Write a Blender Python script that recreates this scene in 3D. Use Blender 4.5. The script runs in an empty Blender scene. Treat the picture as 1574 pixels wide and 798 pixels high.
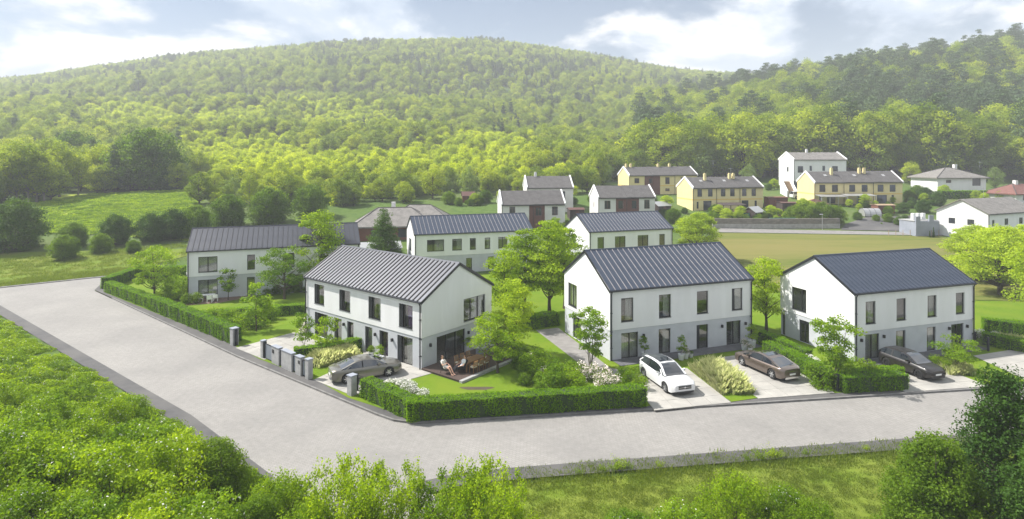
import bpy, bmesh, math, random
import numpy as np
from mathutils import Vector, Matrix, noise as mnoise

random.seed(11)
RNG = np.random.default_rng(11)
S = bpy.context.scene
COL = S.collection
PI = math.pi
rad = math.radians

# ------------------------------------------------------------------ camera (a level drone camera with a lowered shift lens)
F, CX, HY, H = 920.0, 787.0, 244.0, 17.5
cd = bpy.data.cameras.new('camera')
cam = bpy.data.objects.new('camera', cd)
COL.objects.link(cam)
cam.location = (0, 0, H)
cam.rotation_euler = (PI / 2, 0, 0)
cd.sensor_width = 36.0
cd.lens = F / 1574 * 36
cd.shift_y = -(399 - HY) / 1574
cd.clip_start = 0.5
cd.clip_end = 6000
S.camera = cam

# ------------------------------------------------------------------ sun, sky, exposure
SUN_DIR = Vector((-0.955, 0.30, 0)).normalized()
SUN_EL = rad(49)
SUN_VEC = Vector((SUN_DIR.x * math.cos(SUN_EL), SUN_DIR.y * math.cos(SUN_EL), math.sin(SUN_EL)))
ld = bpy.data.lights.new('sun', 'SUN')
ld.energy = 5.0
ld.angle = rad(0.6)
ld.color = (1.0, 0.96, 0.90)
sun = bpy.data.objects.new('sun', ld)
COL.objects.link(sun)
sun.rotation_euler = (-SUN_VEC).to_track_quat('-Z', 'Y').to_euler()

W = bpy.data.worlds.new('World')
S.world = W
W.use_nodes = True
def nd(t, kind, **kw):
    n = t.nodes.new(kind)
    for k, v in kw.items():
        if k == 'ins':
            for a, b in v.items():
                if hasattr(b, 'is_output') or isinstance(b, bpy.types.NodeSocket):
                    t.links.new(b, n.inputs[a])
                else:
                    n.inputs[a].default_value = b
        else:
            setattr(n, k, v)
    return n
def build_world():
    t = W.node_tree
    t.nodes.clear()
    out = t.nodes.new('ShaderNodeOutputWorld')
    sky = nd(t, 'ShaderNodeTexSky', sky_type='NISHITA')
    sky.sun_disc = False
    sky.sun_elevation = SUN_EL
    sky.sun_rotation = math.atan2(SUN_DIR.x, SUN_DIR.y)
    sky.altitude = 300
    sky.air_density = 1.0
    sky.dust_density = 0.6
    sky.ozone_density = 1.6
    tc = t.nodes.new('ShaderNodeTexCoord')
    sep = nd(t, 'ShaderNodeSeparateXYZ', ins={0: tc.outputs['Generated']})
    zz = nd(t, 'ShaderNodeMath', operation='MAXIMUM', ins={0: sep.outputs[2], 1: 0.0})
    zc = nd(t, 'ShaderNodeMath', operation='ADD', ins={0: zz.outputs[0], 1: 0.34})
    px = nd(t, 'ShaderNodeMath', operation='DIVIDE', ins={0: sep.outputs[0], 1: zc.outputs[0]})
    py = nd(t, 'ShaderNodeMath', operation='DIVIDE', ins={0: sep.outputs[1], 1: zc.outputs[0]})
    pv = nd(t, 'ShaderNodeCombineXYZ', ins={0: px.outputs[0], 1: py.outputs[0], 2: 40.2})
    NS = {'Scale': 2.0, 'Detail': 10.0, 'Roughness': 0.54, 'Distortion': 0.2}
    n1 = nd(t, 'ShaderNodeTexNoise', ins={'Vector': pv.outputs[0], **NS})
    cov = nd(t, 'ShaderNodeMapRange', interpolation_type='SMOOTHSTEP', ins={0: n1.outputs[0], 1: 0.385, 2: 0.50})
    # lit tops and grey-blue undersides: compare with the cloud thickness a little higher up
    up = nd(t, 'ShaderNodeVectorMath', operation='MULTIPLY', ins={0: pv.outputs[0], 1: (0.965, 0.965, 1.0)})
    n2 = nd(t, 'ShaderNodeTexNoise', ins={'Vector': up.outputs[0], **NS})
    rel = nd(t, 'ShaderNodeMath', operation='SUBTRACT', ins={0: n1.outputs[0], 1: n2.outputs[0]})
    n3 = nd(t, 'ShaderNodeTexNoise', ins={'Vector': pv.outputs[0], 'Scale': 1.1, 'Detail': 5.0, 'Roughness': 0.55})
    thick = nd(t, 'ShaderNodeMapRange', ins={0: n3.outputs[0], 1: 0.35, 2: 0.65, 3: 0.34, 4: -0.34})
    r4 = nd(t, 'ShaderNodeMath', operation='MULTIPLY_ADD', ins={0: rel.outputs[0], 1: 4.5, 2: thick.outputs[0]})
    shade = nd(t, 'ShaderNodeMapRange', interpolation_type='SMOOTHSTEP', ins={0: r4.outputs[0], 1: -0.38, 2: 0.30})
    ccol = nd(t, 'ShaderNodeMix', data_type='RGBA')
    t.links.new(shade.outputs[0], ccol.inputs[0])
    ccol.inputs[6].default_value = (6.0, 7.2, 8.9, 1)
    ccol.inputs[7].default_value = (11.6, 11.6, 11.6, 1)
    mx = nd(t, 'ShaderNodeMix', data_type='RGBA')
    t.links.new(cov.outputs[0], mx.inputs[0])
    t.links.new(sky.outputs[0], mx.inputs[6])
    t.links.new(ccol.outputs[2], mx.inputs[7])
    bg = nd(t, 'ShaderNodeBackground', ins={'Color': mx.outputs[2], 'Strength': 0.054})
    t.links.new(bg.outputs[0], out.inputs[0])
build_world()

S.view_settings.view_transform = 'Standard'
S.view_settings.look = 'None'
S.view_settings.exposure = 0.98
S.view_settings.gamma = 1.0
S.view_settings.use_curve_mapping = False
S.render.engine = 'CYCLES'
cy = S.cycles
cy.max_bounces = 7
cy.diffuse_bounces = 3
cy.glossy_bounces = 3
cy.transmission_bounces = 4
cy.transparent_max_bounces = 10
cy.volume_bounces = 0
cy.use_denoising = True
cy.sample_clamp_indirect = 6.0

# ------------------------------------------------------------------ materials
def new_mat(name):
    m = bpy.data.materials.new(name)
    m.use_nodes = True
    t = m.node_tree
    t.nodes.clear()
    out = t.nodes.new('ShaderNodeOutputMaterial')
    return m, t, out
def rgb(c):
    return (c[0], c[1], c[2], 1.0)
def mixc(t, fac, a, b):
    n = t.nodes.new('ShaderNodeMix')
    n.data_type = 'RGBA'
    if isinstance(fac, (int, float)):
        n.inputs[0].default_value = fac
    else:
        t.links.new(fac, n.inputs[0])
    for i, c in ((6, a), (7, b)):
        if isinstance(c, bpy.types.NodeSocket):
            t.links.new(c, n.inputs[i])
        else:
            n.inputs[i].default_value = rgb(c)
    return n.outputs[2]
def coords(t, world):
    if world:
        return t.nodes.new('ShaderNodeNewGeometry').outputs['Position']
    return t.nodes.new('ShaderNodeTexCoord').outputs['Object']
def mat(name, c, rough=0.6, c2=None, scale=3.0, metal=0.0, spec=0.5, bump=0.0, bscale=40.0, world=False, detail=5.0,
        lo=0.35, hi=0.65, stretch=None, coat=0.0, rough_var=0.0, c3=None, scale3=0.3):
    """Principled material: noise-mixed base colour c..c2 (and a broad third tone), noise bump."""
    m, t, out = new_mat(name)
    p = t.nodes.new('ShaderNodeBsdfPrincipled')
    p.inputs['Roughness'].default_value = rough
    p.inputs['Metallic'].default_value = metal
    p.inputs['Specular IOR Level'].default_value = spec
    p.inputs['Coat Weight'].default_value = coat
    p.inputs['Coat Roughness'].default_value = 0.04
    p.inputs['Base Color'].default_value = rgb(c)
    v = coords(t, world)
    if stretch:
        mp = nd(t, 'ShaderNodeMapping', ins={'Vector': v})
        mp.inputs['Scale'].default_value = stretch
        v = mp.outputs[0]
    if c2 is not None:
        n = nd(t, 'ShaderNodeTexNoise', ins={'Vector': v, 'Scale': scale, 'Detail': detail, 'Roughness': 0.6})
        r = nd(t, 'ShaderNodeMapRange', ins={0: n.outputs[0], 1: lo, 2: hi})
        col = mixc(t, r.outputs[0], c, c2)
        if c3 is not None:
            n3 = nd(t, 'ShaderNodeTexNoise', ins={'Vector': v, 'Scale': scale3, 'Detail': 4.0})
            r3 = nd(t, 'ShaderNodeMapRange', ins={0: n3.outputs[0], 1: 0.42, 2: 0.66})
            col = mixc(t, r3.outputs[0], col, c3)
        t.links.new(col, p.inputs['Base Color'])
        if rough_var:
            rr = nd(t, 'ShaderNodeMapRange', ins={0: n.outputs[0], 1: 0.3, 2: 0.7, 3: rough - rough_var, 4: rough + rough_var})
            t.links.new(rr.outputs[0], p.inputs['Roughness'])
    if bump:
        nb = nd(t, 'ShaderNodeTexNoise', ins={'Vector': v, 'Scale': bscale, 'Detail': 4.0})
        b = nd(t, 'ShaderNodeBump', ins={'Height': nb.outputs[0], 'Strength': bump, 'Distance': 0.02})
        t.links.new(b.outputs[0], p.inputs['Normal'])
    t.links.new(p.outputs[0], out.inputs[0])
    return m
def leafmat(name, c1, c2, trans=0.47, rnd=0.25, tcol=None, rough=0.55, spec=0.12):
    """Leaf: per-leaf tint attribute from c1 to c2, per-object brightness spread, translucent."""
    m, t, out = new_mat(name)
    at = nd(t, 'ShaderNodeAttribute', attribute_name='tint')
    col = mixc(t, at.outputs['Fac'], c1, c2)
    oi = t.nodes.new('ShaderNodeObjectInfo')
    br = nd(t, 'ShaderNodeMapRange', ins={0: oi.outputs['Random'], 1: 0.0, 2: 1.0, 3: 1.0 - rnd, 4: 1.0 + rnd})
    hs = nd(t, 'ShaderNodeHueSaturation', ins={'Color': col, 'Value': br.outputs[0]})
    hr = nd(t, 'ShaderNodeMapRange', ins={0: oi.outputs['Random'], 1: 0.0, 2: 1.0, 3: 0.5 + rnd * 0.05, 4: 0.5 - rnd * 0.035})
    t.links.new(hr.outputs[0], hs.inputs['Hue'])
    p = t.nodes.new('ShaderNodeBsdfPrincipled')
    p.inputs['Roughness'].default_value = rough
    p.inputs['Specular IOR Level'].default_value = spec
    t.links.new(hs.outputs[0], p.inputs['Base Color'])
    tr = t.nodes.new('ShaderNodeBsdfTranslucent')
    warm = nd(t, 'ShaderNodeMix', data_type='RGBA', blend_type='MULTIPLY')
    warm.inputs[0].default_value = 1.0
    t.links.new(hs.outputs[0], warm.inputs[6])
    warm.inputs[7].default_value = rgb(tcol or (1.75, 1.65, 0.5))
    t.links.new(warm.outputs[2], tr.inputs[0])
    ms = nd(t, 'ShaderNodeMixShader')
    ms.inputs[0].default_value = trans
    t.links.new(p.outputs[0], ms.inputs[1])
    t.links.new(tr.outputs[0], ms.inputs[2])
    t.links.new(ms.outputs[0], out.inputs[0])
    return m
def glassmat(name, tint, refl=0.10):
    m, t, out = new_mat(name)
    tr = nd(t, 'ShaderNodeBsdfTransparent', ins={0: rgb(tint)})
    gl = nd(t, 'ShaderNodeBsdfGlossy', ins={0: (1, 1, 1, 1), 'Roughness': 0.015})
    lw = nd(t, 'ShaderNodeLayerWeight', ins={'Blend': 0.5})
    fr = nd(t, 'ShaderNodeMath', operation='POWER', ins={0: lw.outputs['Facing'], 1: 4.0})
    ad = nd(t, 'ShaderNodeMath', operation='ADD', use_clamp=True, ins={0: fr.outputs[0], 1: refl})
    ms = nd(t, 'ShaderNodeMixShader', ins={0: ad.outputs[0], 1: tr.outputs[0], 2: gl.outputs[0]})
    t.links.new(ms.outputs[0], out.inputs[0])
    return m
def paver_mat(name, c, c2, mortar, bw, bh, rot, c3, rough=0.8):
    """Small block paving too fine to pick apart: brick pattern in colour and relief, broad stains and wear."""
    m, t, out = new_mat(name)
    p = t.nodes.new('ShaderNodeBsdfPrincipled')
    p.inputs['Roughness'].default_value = rough
    p.inputs['Specular IOR Level'].default_value = 0.3
    v = coords(t, True)
    mp = nd(t, 'ShaderNodeMapping', ins={'Vector': v})
    mp.inputs['Rotation'].default_value = (0, 0, rot)
    br = nd(t, 'ShaderNodeTexBrick', ins={'Vector': mp.outputs[0], 'Color1': rgb(c), 'Color2': rgb(c2), 'Mortar': rgb(mortar), 'Scale': 1.0,
                                          'Mortar Size': 0.017, 'Mortar Smooth': 0.2, 'Bias': 0.0, 'Brick Width': bw, 'Row Height': bh})
    n3 = nd(t, 'ShaderNodeTexNoise', ins={'Vector': v, 'Scale': 0.16, 'Detail': 6.0, 'Roughness': 0.62})
    r3 = nd(t, 'ShaderNodeMapRange', ins={0: n3.outputs[0], 1: 0.36, 2: 0.68})
    col = mixc(t, r3.outputs[0], br.outputs[0], c3)
    n4 = nd(t, 'ShaderNodeTexNoise', ins={'Vector': v, 'Scale': 2.6, 'Detail': 5.0, 'Roughness': 0.7})
    r4 = nd(t, 'ShaderNodeMapRange', ins={0: n4.outputs[0], 1: 0.3, 2: 0.75, 3: 0.86, 4: 1.1})
    hs = nd(t, 'ShaderNodeHueSaturation', ins={'Color': col, 'Value': r4.outputs[0]})
    t.links.new(hs.outputs[0], p.inputs['Base Color'])
    b = nd(t, 'ShaderNodeBump', ins={'Height': br.outputs['Fac'], 'Strength': 0.35, 'Distance': 0.01})
    b.invert = True
    t.links.new(b.outputs[0], p.inputs['Normal'])
    t.links.new(p.outputs[0], out.inputs[0])
    return m
def tile_mat(name, c, c2, rows=0.33, cols=0.3):
    m, t, out = new_mat(name)
    p = t.nodes.new('ShaderNodeBsdfPrincipled')
    p.inputs['Roughness'].default_value = 0.75
    uv = t.nodes.new('ShaderNodeTexCoord').outputs['UV']
    br = nd(t, 'ShaderNodeTexBrick', ins={'Vector': uv, 'Color1': rgb(c), 'Color2': rgb(c2), 'Mortar': rgb(tuple(x * 0.45 for x in c)), 'Scale': 1.0,
                                          'Mortar Size': 0.017, 'Mortar Smooth': 0.3, 'Brick Width': cols, 'Row Height': rows})
    n = nd(t, 'ShaderNodeTexNoise', ins={'Vector': uv, 'Scale': 0.9, 'Detail': 5.0})
    r = nd(t, 'ShaderNodeMapRange', ins={0: n.outputs[0], 1: 0.3, 2: 0.7, 3: 0.8, 4: 1.2})
    hs = nd(t, 'ShaderNodeHueSaturation', ins={'Color': br.outputs[0], 'Value': r.outputs[0]})
    t.links.new(hs.outputs[0], p.inputs['Base Color'])
    b = nd(t, 'ShaderNodeBump', ins={'Height': br.outputs['Fac'], 'Strength': 0.6, 'Distance': 0.03})
    b.invert = True
    t.links.new(b.outputs[0], p.inputs['Normal'])
    t.links.new(p.outputs[0], out.inputs[0])
    return m

M = {}
M['white'] = mat('white_render', (0.755, 0.755, 0.755), 0.85, (0.70, 0.70, 0.70), 0.9, bump=0.25, bscale=25, c3=(0.69, 0.69, 0.685), scale3=0.8, spec=0.2, stretch=(1, 1, 0.22), detail=8)
M['grey_render'] = mat('grey_render', (0.50, 0.515, 0.54), 0.85, (0.44, 0.455, 0.48), 0.8, bump=0.3, bscale=25, spec=0.2)
M['old_white'] = mat('aged_white_render', (0.72, 0.71, 0.69), 0.9, (0.62, 0.61, 0.59), 0.6, spec=0.2, c3=(0.55, 0.54, 0.52), scale3=0.2)
M['yellow'] = mat('yellow_render', (0.68, 0.58, 0.31), 0.9, (0.62, 0.53, 0.28), 0.8, spec=0.2)
M['orange_band'] = mat('orange_band', (0.64, 0.46, 0.15), 0.9)
M['brown_clad'] = mat('brown_cladding', (0.14, 0.06, 0.048), 0.8, (0.10, 0.042, 0.034), 2.0, stretch=(1, 1, 6))
M['blue_grey'] = mat('blue_grey_render', (0.27, 0.29, 0.34), 0.85, (0.22, 0.24, 0.28), 0.7)
M['dark_base'] = mat('dark_plinth', (0.10, 0.11, 0.13), 0.85, (0.08, 0.085, 0.1), 1.0)
M['roof_dark'] = mat('dark_blue_standing_seam', (0.052, 0.066, 0.098), 0.42, (0.042, 0.055, 0.083), 1.2, metal=0.35, rough_var=0.08, spec=0.5)
M['roof_black'] = mat('charcoal_standing_seam', (0.040, 0.045, 0.060), 0.48, (0.050, 0.053, 0.066), 1.0, metal=0.3, rough_var=0.1)
M['roof_light'] = mat('pale_grey_standing_seam', (0.125, 0.131, 0.150), 0.42, (0.098, 0.102, 0.118), 1.0, metal=0.45, rough_var=0.1)
M['seam_dark'] = mat('dark_seam', (0.03, 0.03, 0.035), 0.5)
M['seam_pale'] = mat('pale_seam', (0.34, 0.31, 0.30), 0.45, (0.2, 0.2, 0.22), 0.8, metal=0.4)  # seams paler than the roof sheets, tone varied by noise
M['dark_metal'] = mat('dark_metal', (0.022, 0.025, 0.032), 0.45, metal=0.4)
M['frame'] = mat('black_window_frame', (0.015, 0.016, 0.018), 0.4)
M['glass'] = glassmat('window_glass', (0.78, 0.80, 0.80), 0.13)
M['far_glass'] = mat('far_window_glass', (0.035, 0.04, 0.05), 0.08, spec=0.8)
M['curtain'] = mat('white_curtain', (0.72, 0.70, 0.66), 0.9, (0.60, 0.58, 0.55), 4.0, stretch=(3, 3, 0.1))
M['purple'] = mat('purple_curtain', (0.22, 0.02, 0.36), 0.8, (0.06, 0.008, 0.12), 7.0)
M['interior'] = mat('interior_wall', (0.55, 0.52, 0.48), 0.9)
M['sill'] = mat('grey_sill', (0.16, 0.17, 0.18), 0.5)
M['concrete'] = mat('pale_concrete', (0.36, 0.345, 0.315), 0.88, (0.305, 0.292, 0.268), 1.4, world=True, bump=0.15, bscale=30, c3=(0.27, 0.26, 0.24), scale3=0.35)
M['post'] = mat('cast_concrete', (0.36, 0.36, 0.355), 0.85, (0.27, 0.27, 0.27), 3.0, bump=0.2, bscale=40)
M['asphalt'] = mat('grey_asphalt', (0.080, 0.078, 0.079), 0.92, (0.060, 0.058, 0.059), 1.2, world=True, bump=0.3, bscale=60, c3=(0.10, 0.096, 0.092), scale3=0.25, detail=8)
M['kerb'] = mat('kerb_concrete', (0.20, 0.195, 0.19), 0.9, (0.13, 0.125, 0.12), 1.5, world=True)
M['slate'] = mat('dark_paving', (0.11, 0.11, 0.118), 0.75, (0.075, 0.075, 0.08), 2.0, world=True)
M['path'] = mat('grey_path', (0.22, 0.21, 0.20), 0.88, (0.17, 0.16, 0.155), 1.5, world=True)
M['road'] = paver_mat('road_paving', (0.275, 0.263, 0.247), (0.252, 0.241, 0.226), (0.208, 0.198, 0.185), 0.24, 0.20, rad(-28), (0.200, 0.192, 0.182))
M['deck'] = mat('deck_wood', (0.085, 0.055, 0.045), 0.7, (0.055, 0.036, 0.03), 5.0, stretch=(1, 8, 1))
M['wood'] = mat('teak', (0.30, 0.155, 0.062), 0.55, (0.20, 0.10, 0.04), 6.0, stretch=(1, 6, 1))
M['pale_wood'] = mat('weathered_wood', (0.36, 0.26, 0.16), 0.7, (0.27, 0.19, 0.11), 5.0)
M['cushion'] = mat('cream_cushion', (0.62, 0.57, 0.48), 0.9)
M['bark'] = mat('bark', (0.085, 0.065, 0.045), 0.95, (0.045, 0.035, 0.026), 6.0, bump=0.6, bscale=18)
M['pale_bark'] = mat('pale_bark', (0.20, 0.18, 0.15), 0.9, (0.11, 0.095, 0.08), 6.0, bump=0.5, bscale=18)
M['soil'] = mat('soil', (0.075, 0.055, 0.038), 0.95, (0.05, 0.04, 0.026), 3.0, world=True)
M['pot'] = mat('white_pot', (0.62, 0.63, 0.65), 0.5, (0.55, 0.56, 0.58), 3.0)
M['rubber'] = mat('tyre_rubber', (0.012, 0.012, 0.013), 0.8)
M['alloy'] = mat('alloy', (0.52, 0.53, 0.55), 0.25, metal=0.9)
M['dark_alloy'] = mat('dark_alloy', (0.035, 0.035, 0.038), 0.35, metal=0.6)
M['chrome'] = mat('chrome', (0.6, 0.6, 0.62), 0.15, metal=1.0)
M['car_glass'] = mat('car_glass', (0.012, 0.016, 0.022), 0.03, spec=1.0, coat=1.0)
M['lamp_glass'] = mat('headlamp', (0.55, 0.6, 0.65), 0.08, spec=0.9, coat=0.6)
M['red_lamp'] = mat('tail_lamp', (0.35, 0.012, 0.012), 0.15, coat=0.5)
M['plate'] = mat('number_plate', (0.72, 0.72, 0.70), 0.5)
M['black'] = mat('black_plastic', (0.014, 0.014, 0.016), 0.5)
M['p_white'] = mat('white_car_paint', (0.62, 0.62, 0.63), 0.35, coat=1.0)
M['p_grey'] = mat('grey_green_car_paint', (0.16, 0.15, 0.125), 0.32, metal=0.55, coat=1.0)
M['p_bronze'] = mat('bronze_car_paint', (0.135, 0.105, 0.088), 0.32, metal=0.6, coat=1.0)
M['p_black'] = mat('black_brown_car_paint', (0.010, 0.008, 0.008), 0.4, metal=0.0, coat=0.35)
M['skin'] = mat('skin', (0.62, 0.36, 0.26), 0.55)
M['shirt'] = mat('white_tshirt', (0.75, 0.76, 0.78), 0.9)
M['cloth'] = mat('pale_cloth', (0.66, 0.62, 0.58), 0.9)
M['trousers'] = mat('black_trousers', (0.015, 0.015, 0.02), 0.9)
M['hair'] = mat('brown_hair', (0.12, 0.05, 0.025), 0.6)
M['garden_white'] = mat('white_garden_furniture', (0.75, 0.75, 0.74), 0.5)
M['tile_grey'] = tile_mat('grey_roof_tiles', (0.105, 0.098, 0.096), (0.08, 0.075, 0.073))
M['tile_pale'] = tile_mat('pale_roof_tiles', (0.21, 0.195, 0.18), (0.17, 0.158, 0.145))
M['tile_red'] = tile_mat('red_roof_tiles', (0.19, 0.078, 0.06), (0.15, 0.06, 0.048))
M['shed_red'] = mat('red_brown_boards', (0.17, 0.065, 0.04), 0.85, (0.12, 0.045, 0.03), 3.0, stretch=(5, 5, 0.5))
M['shed_dark'] = mat('dark_brown_boards', (0.05, 0.034, 0.03), 0.85, (0.035, 0.024, 0.021), 3.0, stretch=(5, 5, 0.5))
M['tarp'] = mat('green_netting', (0.035, 0.17, 0.13), 0.8, (0.05, 0.21, 0.165), 1.0)
M['pale_metal'] = mat('pale_metal', (0.42, 0.42, 0.42), 0.4, metal=0.5)
M['stone'] = mat('old_retaining_wall', (0.24, 0.215, 0.185), 0.95, (0.15, 0.135, 0.115), 1.0, bump=0.6, bscale=5, stretch=(1, 1, 2.5))
M['pale_stone'] = mat('pale_wall_base', (0.40, 0.38, 0.36), 0.95, (0.28, 0.265, 0.25), 1.4)
M['blue_pool'] = mat('pool_blue', (0.05, 0.30, 0.50), 0.4)
M['mesh_fence'] = mat('dark_fence_mesh', (0.03, 0.033, 0.04), 0.6)
M['patio'] = mat('red_brown_patio', (0.20, 0.13, 0.10), 0.9, (0.15, 0.1, 0.08), 3.0, world=True)

def grassmat(name, a, b, c, s1=5.0, s2=0.35, st=None):
    return mat(name, a, 0.95, b, s1, spec=0.12, world=True, bump=0.8, bscale=14, c3=c, scale3=s2, detail=9, stretch=st)
M['lawn'] = grassmat('lawn_grass', (0.085, 0.15, 0.008), (0.115, 0.185, 0.010), (0.13, 0.185, 0.014), 3.5, 0.3)
M['verge'] = grassmat('verge_grass', (0.095, 0.15, 0.013), (0.135, 0.185, 0.02), (0.155, 0.18, 0.03), 3.0, 0.28)
M['field'] = grassmat('field_grass', (0.078, 0.112, 0.018), (0.155, 0.155, 0.040), (0.17, 0.155, 0.05), 1.6, 0.14, (0.10, 0.9, 1))
M['meadow'] = grassmat('meadow_grass', (0.17, 0.25, 0.012), (0.24, 0.32, 0.015), (0.26, 0.31, 0.03), 0.9, 0.10)
M['ground'] = grassmat('ground_cover', (0.055, 0.10, 0.02), (0.085, 0.135, 0.028), (0.10, 0.13, 0.04), 0.8, 0.06)

# leaf materials
L_ = {}
L_['maple'] = leafmat('bright_maple_leaf', (0.098, 0.190, 0.007), (0.225, 0.335, 0.016))
L_['lime'] = leafmat('lime_leaf', (0.235, 0.330, 0.016), (0.420, 0.520, 0.050), rnd=0.15)
L_['mid'] = leafmat('mid_green_leaf', (0.068, 0.135, 0.009), (0.148, 0.235, 0.017))
L_['dark'] = leafmat('dark_green_leaf', (0.038, 0.088, 0.011), (0.082, 0.155, 0.019), trans=0.3)
L_['hedge'] = leafmat('hedge_leaf', (0.085, 0.185, 0.004), (0.190, 0.335, 0.009), rnd=0.1)
L_['hedge_core'] = mat('hedge_twigs', (0.030, 0.060, 0.012), 0.95, (0.02, 0.04, 0.01), 6.0)
L_['forest'] = leafmat('forest_leaf', (0.135, 0.208, 0.014), (0.320, 0.385, 0.030), rnd=0.38)
L_['plant'] = leafmat('young_plantation_leaf', (0.265, 0.355, 0.008), (0.480, 0.550, 0.024), rnd=0.22)
L_['conifer'] = leafmat('conifer_needle', (0.055, 0.100, 0.038), (0.105, 0.155, 0.060), trans=0.15, rnd=0.2)
L_['pale'] = leafmat('pale_willow_leaf', (0.150, 0.220, 0.070), (0.240, 0.320, 0.110), rnd=0.2)
L_['grass_pale'] = leafmat('pale_ornamental_grass', (0.36, 0.42, 0.17), (0.68, 0.68, 0.42), rnd=0.1, tcol=(1.2, 1.2, 0.9), trans=0.6)
L_['flower'] = leafmat('white_blossom', (0.70, 0.70, 0.64), (0.82, 0.80, 0.76), trans=0.2, rnd=0.05, tcol=(1, 1, 1))
L_['pink'] = leafmat('pink_blossom', (0.80, 0.68, 0.64), (0.90, 0.84, 0.80), trans=0.2, rnd=0.05, tcol=(1, 1, 1))
L_['red'] = leafmat('red_flower', (0.45, 0.05, 0.03), (0.55, 0.16, 0.04), trans=0.2, rnd=0.05, tcol=(1, 1, 1))
L_['tawny'] = leafmat('tawny_leaf', (0.13, 0.14, 0.045), (0.19, 0.19, 0.07), rnd=0.1)
L_['airy'] = leafmat('airy_tree_leaf', (0.170, 0.270, 0.010), (0.350, 0.460, 0.030))
L_['fresh'] = leafmat('fresh_young_leaf', (0.120, 0.210, 0.006), (0.270, 0.380, 0.015))
L_['blade'] = leafmat('grass_blade', (0.085, 0.14, 0.02), (0.17, 0.21, 0.045), rnd=0.1)
# ------------------------------------------------------------------ object helpers
def setp(o, label=None, cat=None, group=None, kind=None):
    if label: o['label'] = label
    if cat: o['category'] = cat
    if group: o['group'] = group
    if kind: o['kind'] = kind
    return o
def empty(name, loc, rz=0.0, label=None, cat=None, group=None, scale=1.0):
    o = bpy.data.objects.new(name, None)
    o.empty_display_size = 0.3
    COL.objects.link(o)
    o.location = loc
    o.rotation_euler = (0, 0, rz)
    o.scale = (scale,) * 3 if isinstance(scale, (int, float)) else scale
    return setp(o, label, cat, group)
def link(name, me, parent=None, loc=(0, 0, 0), rot=(0, 0, 0), scale=(1, 1, 1)):
    o = bpy.data.objects.new(name, me)
    COL.objects.link(o)
    if parent is not None:
        o.parent = parent
    o.location = loc
    o.rotation_euler = rot
    o.scale = (scale,) * 3 if isinstance(scale, (int, float)) else scale
    return o
def copy_tree(root, loc=None, rz=None, label=None, group=None, scale=None):
    r = root.copy()
    COL.objects.link(r)
    if loc is not None: r.location = loc
    if rz is not None: r.rotation_euler = (r.rotation_euler[0], r.rotation_euler[1], rz)
    if scale is not None: r.scale = (scale,) * 3 if isinstance(scale, (int, float)) else scale
    if label: r['label'] = label
    if group: r['group'] = group
    def rec(src, dst):
        for ch in src.children:
            c = ch.copy()
            COL.objects.link(c)
            c.parent = dst
            rec(ch, c)
    rec(root, r)
    return r
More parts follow.
